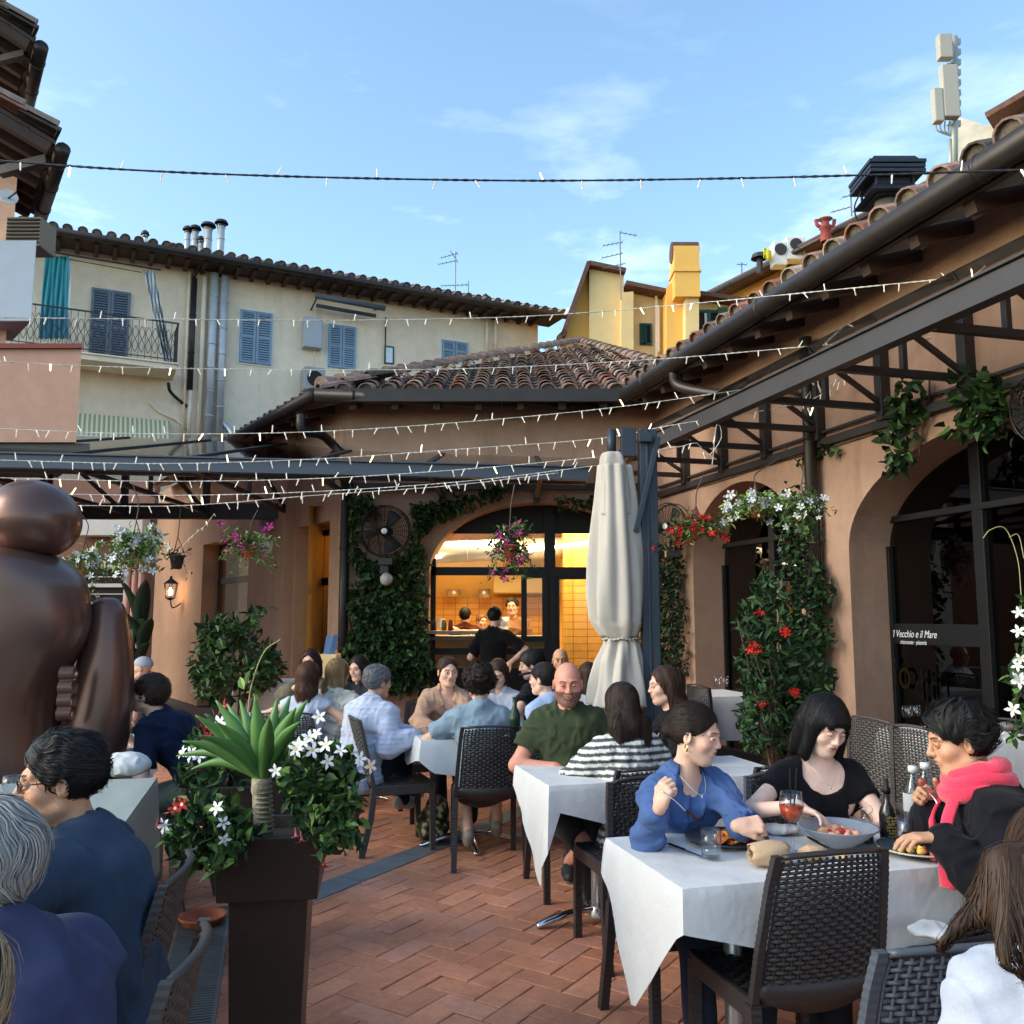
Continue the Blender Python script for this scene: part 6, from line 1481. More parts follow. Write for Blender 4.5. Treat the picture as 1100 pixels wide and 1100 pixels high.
# ---- tables with cloths
M_linen = mat('white_linen', lin((206, 205, 204)), 0.9, bump=.55, bscale=11, var=.05, vscale=6, bdist=.012, spec=.15)
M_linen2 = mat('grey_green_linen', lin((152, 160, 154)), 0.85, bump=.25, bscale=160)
def table(F, L_, W_, z, label, clabel, drops, mat_=None, flare=.06, fold=.012, nf=9, u=TU, v=TV, base=True, seed=0):
    F = np.array([F[0], F[1], 0.]); c = F+u*L_/2+v*W_/2; ang = math.atan2(u[1], u[0])
    t = thing('dining_table', label, 'table', c, ang, 'dining tables in the courtyard')
    m = MB(); m.obox(F+u*.01+v*.01+(0, 0, z-.03), u*(L_-.02), v*(W_-.02), (0, 0, .026)); m.obj('tabletop', M_iron, t)
    if base:
        for f_ in ((.5,) if L_ < .95 else (.27, .73)):
            p = F+u*L_*f_+v*W_*.5; m = MB(); m.tube([p+(0, 0, .04), p+(0, 0, z-.04)], .032, 14); m.lathe([(.05, .0), (.05, .03), (.034, .05)], p+(0, 0, .04), 14); m.obj('pedestal', M_steel, t, smooth=True)
            for sg in (u, -u, v, -v):
                m = MB(); pts = [p+(0, 0, .075), p+sg*.12+(0, 0, .07), p+sg*.26+(0, 0, .035), p+sg*.33+(0, 0, .015)]; m.tube(smoothpath(pts), [.030]*10+[.030-.001*i for i in range(9)], 8, flat=.55); m.obj('foot', M_chrome, t, smooth=True)
    rs_ = np.random.RandomState(seed+5); pts = []; st = .018; n1, n2 = max(8, int(L_/st)), max(6, int(W_/st)); rc = .012
    cors = [F, F+u*L_, F+u*L_+v*W_, F+v*W_]
    for k, (a, b, n_, out_) in enumerate(((cors[0], cors[1], n1, -v), (cors[1], cors[2], n2, u), (cors[2], cors[3], n1, v), (cors[3], cors[0], n2, -u))):
        prev = (-u, -v, u, v)[k]; nxt = (u, v, -u, -v)[k]
        for i in range(n_):
            s_ = i/n_; w_ = min(1, s_*n_/6, (1-s_)*n_/6); o2 = nrm(out_+(prev*(1-min(1, s_*n_/6))*.5 if s_ < .5 else nxt*(1-min(1, (1-s_)*n_/6))*.5))
            pts.append((a+(b-a)*s_, o2, k+s_))
    kx_, ky_ = zip(*sorted(drops)); NV = 15; g_ = []
    for p, o2, s_ in pts:
        dr_ = float(np.interp(s_, kx_, ky_)); fo = math.sin(s_*nf+seed)*.6+math.sin(s_*nf*2.3+seed*2+1)*.4; row = []
        cd_ = min(s_ % 1, 1-s_ % 1); cf = math.exp(-(cd_/.10)**2)
        for j in range(NV):
            v_ = j/(NV-1); dn = dr_*v_
            lat = flare*min(1, dr_/.3)*(v_**.7)*(1+.5*cf)+fold*fo*v_**1.2*min(1.5, dr_/.25)
            row.append(p+o2*(lat+.004*min(1, v_*8))+np.array([0, 0, z+.004-.006*min(1, v_*6)-dn]))
        g_.append(row)
    g_.append(g_[0]); m = MB(); m.grid(np.array(g_))
    nx, ny = 40, 24; tp = [[F+u*L_*i/nx+v*W_*j/ny+np.array([0, 0, z+.004+(.0016*math.sin(i*.9+j*.4+seed)*math.sin(j*.7)+.0045*math.exp(-((i/nx-.5)/.014)**2)+.004*math.exp(-((j/ny-.5)/.022)**2)+.002*math.sin(i*.31+j*.17+seed) if 0 < i < nx and 0 < j < ny else 0)]) for j in range(ny+1)] for i in range(nx+1)]
    m.grid(tp); o = m.obj('tablecloth', mat_ or M_linen, smooth=True, label=clabel, cat='tablecloth', group='tablecloths'); return F
T1 = table((.514, 2.78), 1.24, .64, .76, 'front right table on a steel pedestal under a pointed white cloth', 'white tablecloth with a long pointed corner on the front right table',
           [(0, .12), (.06, .14), (.25, .20), (.6, .24), (.9, .18), (1, .24), (1.5, .35), (2, .35), (2.5, .2), (2.95, .2), (3, .12), (3.1, .16), (3.45, .46), (3.55, .44), (3.8, .26), (3.97, .14), (4, .14)], flare=.025, fold=.006, seed=1)
T2 = table((.18, 4.41), 1.32, .62, .76, 'middle table with a polished arched foot, in front of the bearded man', 'white tablecloth hanging to a point at the corner of the middle table',
           [(0, .30), (.04, .12), (.2, .18), (.5, .33), (1, .3), (2, .25), (2.9, .2), (3, .10), (3.5, .25), (3.85, .47), (3.93, .48), (4, .3)], flare=.03, seed=2)
T3 = table((-.60, 5.98), 1.42, .66, .76, 'back table crowded with diners below the kitchen window', 'white tablecloth with short rounded hang on the crowded back table',
           [(0, .12), (.06, .20), (.3, .26), (.5, .22), (1, .25), (2, .2), (3, .12), (3.5, .2), (4, .12)], seed=3)
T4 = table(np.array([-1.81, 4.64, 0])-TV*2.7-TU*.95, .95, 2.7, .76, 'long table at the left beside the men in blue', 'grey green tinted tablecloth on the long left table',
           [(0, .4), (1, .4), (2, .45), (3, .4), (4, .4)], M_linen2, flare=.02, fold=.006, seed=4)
T5 = table((-3.25, 5.42), .92, .7, .76, 'small table behind the bronze sculpture', 'white tablecloth under the elbows of the laughing man', [(0, .25), (4, .25)], seed=5)
T6 = table((-2.05, 7.25), 1.05, .62, .76, 'table of four women behind the planters', 'white tablecloth between the four women by the wall', [(0, .3), (4, .3)], seed=6)
T7 = table((-2.95, 9.6), .8, .7, .86, 'side table below the side window', 'white tablecloth on the side table next to the bushy tree', [(0, .3), (4, .3)], seed=7, base=False)
T8 = table((1.55, 7.55), .62, .7, .90, 'unused table in front of the small dark arch', 'white tablecloth behind the tipped chairs left of the shrub', [(0, .35), (4, .35)], seed=8)
T9 = table((2.50, 4.95), .62, .75, .88, 'unused table in front of the lettered shop glass', 'white tablecloth behind the two tipped chairs at the right wall', [(0, .42), (.5, .5), (1, .4), (2, .4), (3, .4), (3.5, .5), (4, .42)], seed=9)

# ---- cantilever parasol
M_slate = mat('parasol_steel', lin((48, 57, 68)), .5, .2, var=.08)
ub = thing('parasol', 'closed off white cantilever parasol tied at the waist on a slate blue mast', 'parasol', (1.02, 6.6, 0)); UY = 6.62
m = MB(); a_ = P(697.5, 760, UY); zt = P(697, 462, UY)[2]; X0 = P(697.5, 600, UY)[0]
m.box((X0-.065, UY-.05, .05), (X0+.065, UY+.09, zt)); m.box((X0-.02, UY-.06, .06), (X0+.0, UY-.05, zt-.01)); m.obj('mast', M_slate, ub, bevel=.008)
m = MB(); m.box((X0-.3, UY-.3, 0), (X0+.3, UY+.3, .05)); m.obj('base', M_slate, ub, bevel=.01)
m = MB(); m.beam(P(707, 470, UY-.07), P(683, 572, UY-.07), .05, .04); m.beam(P(700, 470, UY-.09), P(686, 470, UY-.09), .05, .07); m.box(P(668, 490, UY-.05), P(681, 462, UY+.05)); m.obj('arm', M_slate, ub, bevel=.004)
m = MB(); m.tube([P(657, 490, UY), P(657, 462, UY)], .035, 10); m.tube([P(655, 500, UY), P(662, 770, UY)], .02, 8); m.obj('pole', M_slate, ub, smooth=True)
M_canv = mat('parasol_canvas', lin((182, 174, 164)), .88, bump=.3, bscale=220, var=.07, vscale=2.5)
def canvas(prof, lobes, amp, name, seed, NV=60, cx=None, thick=.004):
    # prof: list of (py, left px, right px)
    py_, l_, r_ = zip(*prof); ys = np.linspace(py_[0], py_[-1], NV); g_ = []; nU = 120; rs_ = np.random.RandomState(seed); phs = rs_.uniform(0, 6.28, 4)
    for i, y in enumerate(ys):
        L_, R_ = np.interp(y, py_, l_), np.interp(y, py_, r_); c = P((L_+R_)/2, y, UY); rad_ = (R_-L_)/2/950*UY; row = []
        for j in range(nU):
            a_ = j/nU*2*PI; t = i/NV
            w_ = math.sin(lobes*a_+phs[0]+1.2*t)*.6+math.sin((lobes*2-3)*a_+phs[1]-2*t)*.28+math.sin(5*a_+phs[2]+5*t)*.3
            am = amp if not callable(amp) else amp(y); rr = rad_*(1-am+am*w_*.9+.0)*1.02
            row.append((c[0]+rr*math.cos(a_), c[1]+rr*.8*math.sin(a_), c[2]+.012*math.sin(3*a_+phs[3])*(1 if i == NV-1 else t)))
        row.append(row[0]); g_.append(row)
    m = MB(); m.grid(np.array(g_)); return m.obj(name, M_canv, ub, smooth=True, solid=thick)
canvas([(500, 640, 679), (540, 637, 685), (600, 631, 693), (640, 629, 695), (665, 631, 694), (682, 642, 688), (686, 646, 686)], 7, lambda y: .16 if y < 670 else .10, 'canopy', 3)
canvas([(686, 646, 686), (692, 646, 689), (710, 638, 694), (740, 631, 700), (757, 627, 704)], 8, .2, 'canopy_skirt', 5, NV=30)
canvas([(486, 648, 667), (490, 645, 671), (505, 643, 676), (530, 640, 682), (555, 637, 684)], 5, .14, 'top_flap', 8, NV=26)
m = MB(); 
for k in range(30):
    a_ = k/30*2*PI; c = P(667, 686, UY); m.tube([c+(.135*math.cos(a_), .11*math.sin(a_), .006*math.sin(a_*7)), c+(.135*math.cos(a_+.22), .11*math.sin(a_+.22), .006*math.sin((a_+.22)*7))], .009, 6)
m.obj('tie', M_canv, ub, smooth=True)

# ---- bronze sculpture
sc_ = thing('sculpture', 'large dark bronze sculpture of a crouching rounded figure seen from behind', 'sculpture', P(60, 800, 5.1)*np.array([1, 1, 0])); SY = 5.1
M_bronze = mat('bronze', lin((112, 76, 61)), 0.30, 0.6, var=.75, vscale=1.3, bump=.06, bscale=70, varcol=lin((100, 90, 90)))  # greyish patches put the sheen on the bronze into its colour
q = lambda px, py, dy=0: P(px, py, SY+dy)
k_ = SY/950
H_ = SDF(); H_.ell(q(36, 558), (49*k_, .25, 42*k_), .01, rot=rotm((0, 1, 0), R(16)))
V, Fq = mesh_sdf(H_, q(36, 558)-.4, q(36, 558)+.4, .011); m = MB(); m.add(V, Fq); m.obj('head', M_bronze, sc_, smooth=True)
def bodyprof(prof, dy, dep, name, NV=64, nU=64):
    py_, l_, r_ = [np.array(v, float) for v in zip(*prof)]; tt = np.linspace(0, len(py_)-1, NV); g_ = []
    sp_ = smoothpath(np.stack([py_, l_, r_], 1), 12); ii = np.linspace(0, len(sp_)-1, NV)
    for v in ii:
        y, L_, R_ = [np.interp(v, np.arange(len(sp_)), sp_[:, k]) for k in range(3)]; c = q((L_+R_)/2, y, dy); rx = (R_-L_)/2*k_
        g_.append([(c[0]+rx*math.copysign(abs(math.cos(a_))**.9, math.cos(a_)), c[1]+dep*min(1, rx/.3)*math.sin(a_), c[2]) for a_ in np.linspace(0, 2*PI, nU+1)])
    m = MB(); m.grid(np.array(g_)); m.add(g_[0][:-1], [tuple(range(nU))]); return m.obj(name, M_bronze, sc_, smooth=True)
bodyprof([(588, 0, 30), (594, -25, 50), (604, -50, 68), (622, -75, 86), (645, -90, 92), (668, -98, 93), (692, -98, 86), (716, -94, 72), (742, -92, 60), (775, -94, 55), (815, -98, 56), (860, -102, 60), (900, -106, 64)], 0, .34, 'torso')
bodyprof([(642, 112, 122), (645, 103, 128), (654, 97, 134), (672, 92, 138), (705, 86, 142), (745, 76, 142), (785, 62, 138), (820, 48, 129), (850, 34, 116), (890, 20, 104)], .22, .30, 'knee')
Hn = SDF(); Hn.cone(q(66, 724, -.12), q(68, 770, -.12), .055, .05, .02)
for i, y in enumerate((724, 739, 753, 767)): Hn.cone(q(56, y, -.20), q(83-(i == 0)*6-(i == 3)*4, y-1, -.17), .043, .039, .012)
V, Fq = mesh_sdf(Hn, q(40, 790, -.4), q(105, 700, .1), .006); m = MB(); m.add(V, Fq); m.obj('hand', M_bronze, sc_, smooth=True)
m = MB(); b0 = q(40, 800)*np.array([1, 1, 0]); m.box(b0-(1.0, .5, 0), b0+(.55, .5, .35)); m.obj('plinth', MATS['grey_stone'], sc_, bevel=.01)

# ---- foliage helpers
def leafmat(name, c1, c2, rough=.42):
    m = mat(name, (0.5, 0.5, 0.5), .55, attr=True, spec=.3); b = m.node_tree.nodes['Principled BSDF']; return m
M_leaf = leafmat('leaf', 0, 0); M_petal = mat('petal', (0.5, 0.5, 0.5), .6, attr=True, spec=.2)
def leaves(mb, P_, size, cols, aim=None, droop=.3, narrow=.45, rs=None, fold=.25, sizevar=.35):
    """many pointed, folded leaves at points P_ (N,3)"""
    rs = rs or nrs; N_ = len(P_); d = rs.normal(size=(N_, 3)); 
    if aim is not None: d = d*.8+aim
    d[:, 2] -= droop; d /= np.linalg.norm(d, axis=1)[:, None]; r_ = rs.normal(size=(N_, 3)); s_ = np.cross(d, r_); s_ /= np.linalg.norm(s_, axis=1)[:, None]; n_ = np.cross(s_, d)
    L_ = (size*(1+rs.uniform(-sizevar, sizevar, N_)))[:, None]; W_ = L_*narrow
    c0 = P_; c1 = P_+d*L_*.5-n_*L_*.02; c2 = P_+d*L_-n_*L_*.12
    a1 = P_+d*L_*.32+s_*W_*.5+n_*W_*fold; b1 = P_+d*L_*.32-s_*W_*.5+n_*W_*fold; a2 = P_+d*L_*.68+s_*W_*.38+n_*W_*fold*.7-n_*L_*.04; b2 = P_+d*L_*.68-s_*W_*.38+n_*W_*fold*.7-n_*L_*.04
    V = np.stack([c0, a1, a2, c2, b2, b1, c1], 1).reshape(-1, 3); i = np.arange(N_)[:, None]*7
    F_ = np.concatenate([i+np.array([[0, 1, 6, 6]]), i+np.array([[1, 2, 3, 6]]), i+np.array([[3, 4, 5, 6]]), i+np.array([[0, 6, 5, 5]])])
    Fq = np.concatenate([i+np.array([[1, 2, 3, 6]]), i+np.array([[6, 3, 4, 5]])]); Ft = np.concatenate([i+np.array([[0, 1, 6]]), i+np.array([[0, 6, 5]])])
    c = np.array(cols)[rs.randint(0, len(cols), N_)]*(rs.uniform(.7, 1.3, N_))[:, None]; cc = np.repeat(c, 7, 0)
    mb.add(V, Fq, col=np.clip(cc, 0, 1)); n0 = mb.n-len(V); mb.Lp.append((Ft+n0).ravel()); mb.T.append(np.full(len(Ft), 3)); mb.M.append(np.full(len(Ft), mb.mi)); return mb
def flowers(mb, P_, size, cols, npet=5, aim=(0, -1, .2), rs=None, centre=(.6, .5, .1), cup=.25, width=.5):
    rs = rs or nrs; aim = np.array(aim, float)
    for p in P_:
        a = nrm(aim+rs.normal(size=3)*.55); x = nrm(np.cross(a, rs.normal(size=3))); y = np.cross(a, x); c = np.array(cols[rs.randint(len(cols))])*rs.uniform(.85, 1.1); s_ = size*rs.uniform(.75, 1.15); ph = rs.uniform(0, 6)
        V = [p]; F_ = []
        for k in range(npet):
            an = ph+k*2*PI/npet; d = x*math.cos(an)+y*math.sin(an); t = -x*math.sin(an)+y*math.cos(an); b = len(V)
            V += [p+d*s_*.35+t*s_*width*.35+a*s_*cup*.4, p+d*s_*.62+t*s_*width*.52+a*s_*cup, p+d*s_*1.0+a*s_*cup*.7, p+d*s_*.62-t*s_*width*.52+a*s_*cup, p+d*s_*.35-t*s_*width*.35+a*s_*cup*.4]
            F_ += [(0, b, b+4), (b, b+1, b+3, b+4), (b+1, b+2, b+3)]
        mb.add(V, F_, col=tuple(np.clip(c, 0, 1))); mb.ball(p+a*s_*.08, s_*.11, 6, 4, col=centre)
GREENS = [lin((44, 70, 38)), lin((56, 86, 44)), lin((34, 54, 32)), lin((70, 100, 50)), lin((46, 62, 36))]
GLIGHT = [lin((96, 124, 58)), lin((120, 146, 70)), lin((76, 104, 50)), lin((140, 150, 84))]
GDARK = [lin((30, 48, 30)), lin((38, 60, 36)), lin((24, 40, 26)), lin((48, 70, 40))]
M_bark = mat('bark', lin((92, 72, 56)), .9, var=.3, vscale=20, bump=.5)
M_soil = mat('soil', lin((46, 34, 28)), .95, bump=.6, bscale=60)
def vol_pts(n, outline, Yr, plane=None, rs=None, clump=.0):
    """random points inside a picture outline [(px,py)...] at depths Yr"""
    rs = rs or nrs; f = inpoly(outline); xs_, ys_ = zip(*outline); out_ = []; x0_, x1_, y0_, y1_ = min(xs_), max(xs_), min(ys_), max(ys_)
    cs_ = [(rs.uniform(x0_, x1_), rs.uniform(y0_, y1_)) for _ in range(max(4, n//60))]
    while len(out_) < n:
        if clump and rs.rand() < clump: c_ = cs_[rs.randint(len(cs_))]; x, y = c_[0]+rs.normal()*6, c_[1]+rs.normal()*6
        else: x, y = rs.uniform(x0_, x1_), rs.uniform(y0_, y1_)
        if f(x, y): out_.append(P(x, y, rs.uniform(*Yr)) if plane is None else plane.at(x, y, rs.uniform(*Yr)))
    return np.array(out_)
def ivy(label, outline, n, off, plane, size=.075, stems=8, cat='climbing plant', cols=GREENS, clump=.45, name='ivy', group=None):
    base = plane.at(outline[0][0], max(o[1] for o in outline), .05); t = thing(name, label, cat, base, group=group)
    m = MB(); leaves(m, vol_pts(n, outline, off, plane, clump=clump), size, cols, aim=plane.n*.7, narrow=.62, droop=.5); m.obj('foliage', M_leaf, t)
    m = MB(); xs_, ys_ = zip(*outline)
    for k in range(stems):
        x = rnd.uniform(min(xs_)+3, max(xs_)-3); f = inpoly(outline); pts = []
        for y in np.linspace(max(ys_), min(ys_), 16):
            x += rnd.uniform(-5, 5); x = min(max(x, min(xs_)), max(xs_))
            if f(x, y): pts.append(plane.at(x, y, .03+off[0]*.3))
        if len(pts) > 3: m.tube(smoothpath(pts, 3), .007, 5)
    if m.V: m.obj('stem', M_bark, t, smooth=True)
    return t
ivy('dense ivy climbing around the round fan left of the kitchen window', [(378, 742), (374, 690), (385, 672), (374, 640), (392, 622), (380, 600), (378, 560), (384, 538), (400, 532), (408, 548), (388, 560), (388, 590), (402, 604), (430, 600), (444, 585), (447, 560), (440, 545), (452, 540), (462, 555), (455, 580), (462, 612), (458, 650), (462, 690), (466, 742)], 3600, (.03, .28), BW, .085, 10)
ivy('ivy branch arching from the fan over the kitchen window', [(452, 575), (446, 552), (462, 540), (490, 536), (520, 528), (545, 518), (565, 520), (540, 532), (515, 546), (492, 552), (470, 560)], 620, (.03, .16), BW, .08, 3)
ivy('short ivy sprig above the right end of the kitchen arch', [(592, 530), (600, 536), (625, 538), (640, 535), (642, 548), (610, 548), (600, 546)], 110, (.03, .10), BW, .07, 2)
ivy('narrow dark ivy column in the corner right of the parasol', [(706, 728), (706, 600), (712, 585), (738, 585), (742, 650), (746, 728)], 1700, (.02, .22), RW, .06, 5, cols=GDARK)
ivy('tall leafy creeper wrapped around the downpipe between the arches', [(868, 740), (866, 700), (856, 670), (868, 640), (862, 600), (872, 560), (866, 520), (876, 515), (888, 560), (890, 600), (908, 640), (896, 655), (912, 690), (898, 700), (905, 720), (896, 745)], 1250, (.05, .26), RW, .07, 8, cols=GDARK+GREENS[:2])
ivy('leafy trail hanging from the canopy left of the big arch', [(966, 512), (972, 490), (966, 470), (978, 455), (976, 440), (986, 420), (1000, 402), (1008, 410), (1000, 425), (1004, 450), (992, 462), (998, 490), (984, 505)], 210, (.05, .22), RW, .085, 3, clump=.2)
ivy('creeper tangle over the big arch beside the right fan', [(1045, 402), (1060, 396), (1078, 410), (1098, 412), (1100, 470), (1085, 478), (1066, 465), (1050, 470), (1040, 462), (1058, 450), (1052, 425)], 190, (.05, .25), RW, .095, 6, clump=.3)
ivy('thin ivy twig on the cable above the downpipe', [(880, 482), (905, 476), (912, 482), (890, 490), (862, 500), (860, 494)], 46, (.02, .06), RW, .07, 2)

def shrub(label, outline, n, Yr, cols, size, cat='shrub', name='shrub', fl=None, trunk=None, pot=None, narrow=.42, clump=.4, droop=.3):
    Yc = (Yr[0]+Yr[1])/2; cx = sum(o[0] for o in outline)/len(outline); base = P(cx, 700, Yc); base[2] = 0; t = thing(name, label, cat, base)
    m = MB(); pts = vol_pts(n, outline, Yr, clump=clump); leaves(m, pts, size, cols, aim=np.array([0, -.5, .1]), narrow=narrow, droop=droop); m.obj('foliage', M_leaf, t)
    m = MB(); z0 = .4 if pot else .0
    for k in range(9):
        p = pts[rnd.randrange(len(pts))]; m.tube(smoothpath([base+(rnd.uniform(-.05, .05), rnd.uniform(-.05, .05), z0), (base*[1, 1, 0]+p)/2+(rnd.uniform(-.05, .05), 0, .1+z0*.3), p]), np.linspace(.018, .005, 13), 6)
    m.obj('branch', M_bark, t, smooth=True)
    if fl: m = MB(); flowers(m, vol_pts(fl[0], outline, (Yr[0]-.05, Yc), clump=0), fl[1], fl[2], fl[3] if len(fl) > 3 else 5); m.obj('blossoms', M_petal, t)
    if pot:
        m = MB(); r_ = pot; m.lathe([(0, 0), (r_*.75, 0), (r_*.95, .34), (r_*1.05, .34), (r_*1.05, .40), (r_*.92, .40), (r_*.88, .36), (0, .36)], base, 24); m.obj('pot', M_terra, t, smooth=False)
    return t
shrub('bushy dark green ficus tree in front of the left wall', [(205, 722), (200, 706), (212, 698), (208, 688), (222, 682), (216, 670), (230, 672), (234, 658), (244, 672), (252, 664), (262, 676), (268, 658), (289, 650), (282, 664), (272, 674), (284, 682), (280, 690), (294, 694), (290, 704), (304, 712), (298, 725), (290, 735), (270, 748), (225, 752), (212, 740)], 1500, (8.6, 9.6), GREENS, .11, name='ficus_tree', cat='tree', clump=.8)
rf_ = shrub('tall rounded shrub with a few red blossoms in a terracotta pot by the right wall', [(800, 802), (792, 770), (800, 748), (792, 715), (800, 690), (790, 668), (806, 645), (812, 622), (822, 616), (838, 618), (842, 650), (850, 672), (856, 696), (878, 708), (895, 722), (892, 742), (885, 760), (880, 790), (850, 806), (820, 808)], 2400, (5.9, 6.6), GDARK+GREENS[:2], .07, fl=None, pot=.24, clump=.35, droop=.1)
m = MB(); RD = [lin((170, 22, 26)), lin((196, 30, 34))]
for (x, y) in ((816, 660), (843, 678), (808, 696), (852, 742), (818, 757), (812, 698), (846, 680), (857, 745)):
    flowers(m, np.array([P(x+rnd.uniform(-4, 4), y+rnd.uniform(-3, 3), 5.85) for _ in range(3)]), .030, RD)
m.obj('blossoms', M_petal, rf_)
m = MB(); m.tube([P(836, 620, 6.1), P(836, 700, 6.1)], .01, 6); m.tube([P(839, 618, 6.15), P(838, 700, 6.15)], .01, 6); m.obj('stake', mat('bamboo', lin((190, 170, 120)), .7), rf_)
# broad leaves at the left
bp_ = thing('bird_of_paradise', 'plant with long dark paddle leaves behind the bronze sculpture', 'plant', P(148, 700, 10)*np.array([1, 1, 0])); m = MB()
def blade(mb, a, b, w_, col, bend=.1, n=9, fold=.3, side=(0, 0, 1)):
    a = np.array(a, float); b = np.array(b, float); d = b-a; L_ = np.linalg.norm(d); s_ = nrm(np.cross(d, side)); u_ = nrm(np.cross(s_, d)); g_ = []
    for i in range(n):
        t = i/(n-1); c = a+d*t+u_*bend*L_*math.sin(PI*t); wd = w_*math.sin(PI*min(1, t*.92+.08))**.7; g_.append([c-s_*wd+u_*wd*fold, c, c+s_*wd+u_*wd*fold])
    mb.grid(np.array(g_), col=col)
for (a, b, w_) in (((148, 690), (126, 618), .07), ((150, 680), (157, 622), .09), ((150, 700), (130, 655), .07), ((152, 700), (163, 664), .08), ((148, 715), (160, 690), .06), ((146, 720), (136, 690), .06)):
    blade(m, P(*a, 10.2), P(*b, 9.9), w_, lin((30, 48, 36)))
m.obj('leaf', M_leaf, bp_, smooth=True, solid=.003); m = MB()
for x in (143, 148, 153): m.tube([P(x, 760, 10.2)*[1, 1, 0], P(x, 700, 10.2), P(x+rnd.uniform(-6, 6), 665, 10.1)], .02, 6)
m.obj('stem', mat('stem_green', lin((60, 76, 46)), .7), bp_)

# ---- hanging baskets
def basket(label, px, py, Y, hook, w_px, h_px, nleaf, cols, fl, fsize, fcols, pot=None, lsize=.06, potpx=None, wire=3, group='hanging flower baskets', narrow=.35, centre=(.6, .5, .1), npet=5):
    c = P(px, py, Y); t = thing('hanging_basket', label, 'hanging basket', c); pw = (potpx or 9)/950*Y
    m = MB(); m.lathe([(0, -pw*.9), (pw*.55, -pw*.9), (pw*.85, pw*.5), (pw*.95, pw*.5), (pw*.95, pw*.75), (pw*.8, pw*.75), (0, pw*.55)], c, 18); m.obj('pot', pot or M_terra, t, smooth=True)
    hk = P(*hook, Y); m = MB()
    for k in range(wire): a_ = k*2*PI/wire+.4; m.tube([c+(pw*.9*math.cos(a_), pw*.9*math.sin(a_), pw*.7), c+(0, 0, max(.18, (hk[2]-c[2])*.45))], .004, 4)
    m.tube(smoothpath([c+(0, 0, max(.18, (hk[2]-c[2])*.45)), c+(.01, 0, (hk[2]-c[2])*.7), hk]), .005, 5); m.obj('hanger', M_iron, t)
    rs_ = np.random.RandomState(int(px)); A_, B_ = w_px/950*Y, h_px/950*Y; pts = []
    nst = max(10, nleaf//22)
    m2 = MB()
    for k in range(nst):
        a_ = rs_.uniform(0, 2*PI); r_ = A_*rs_.uniform(.35, 1.0); dz = rs_.uniform(-.9, .55)*B_; e = c+np.array([r_*math.cos(a_), r_*.6*math.sin(a_), dz]); mid = (c+e)/2+np.array([0, 0, B_*rs_.uniform(.25, .6)])
        pth = smoothpath([c+(0, 0, pw*.6), mid, e], 6); m2.tube(pth, .003, 4, cap=False)
        idx = rs_.randint(2, len(pth), max(3, nleaf//nst)); pts.append(pth[idx]+rs_.normal(size=(len(idx), 3))*.022*(Y/6))
    m2.obj('stem', mat('stem_green', lin((60, 76, 46)), .7), t)
    pts = np.concatenate(pts); m = MB(); leaves(m, pts, lsize, cols, narrow=narrow, droop=.2, rs=rs_); m.obj('foliage', M_leaf, t)
    if not fl: return t
    m = MB(); ends = pts[rs_.randint(0, len(pts), fl)]; ends = ends+(ends-c)*.12+rs_.normal(size=(fl, 3))*.02; flowers(m, ends, fsize, fcols, npet, rs=rs_, centre=centre); m.obj('blossoms', M_petal, t); return t
WH = [lin((222, 220, 216)), lin((206, 206, 212))]; PU = [lin((150, 34, 110)), lin((120, 24, 88)), lin((168, 50, 130))]; RE = [lin((200, 24, 34)), lin((224, 40, 48)), lin((170, 16, 30))]
basket('basket of white petunias hanging nearest the sculpture head', 145, 592, 7.0, (143, 520), 44, 26, 800, GLIGHT, 95, .040, WH, lsize=.06)
basket('smaller basket of yellowish leaves and white petunias left of the large white one', 90, 612, 8.0, (76, 540), 34, 24, 600, GLIGHT, 34, .038, WH, lsize=.05)
basket('small dark pot of trailing leaves hanging above the wall lantern', 190, 603, 9.5, (194, 545), 20, 16, 70, GDARK, 0, .03, WH, pot=M_iron, potpx=9, lsize=.06)
basket('basket of sparse purple petunias in front of the side window', 268, 592, 8.6, (277, 548), 36, 26, 520, GLIGHT, 26, .05, PU, lsize=.055)
basket('basket of purple petunias in front of the kitchen window', 548, 592, 8.8, (553, 520), 26, 34, 700, GREENS+GLIGHT, 46, .045, PU, lsize=.06, potpx=9)
basket('basket of red geraniums right of the parasol', 748, 570, 6.6, (756, 510), 42, 18, 700, GLIGHT+GREENS, 70, .032, RE, lsize=.045)
basket('wide basket of white and violet petunias in front of the small arch', 812, 548, 6.3, (838, 492), 56, 16, 700, GLIGHT, 56, .036, WH, lsize=.045)
basket('basket of white petunias against the downpipe creeper', 862, 556, 6.1, (842, 480), 30, 34, 700, GLIGHT+GREENS, 30, .032, WH, lsize=.045)

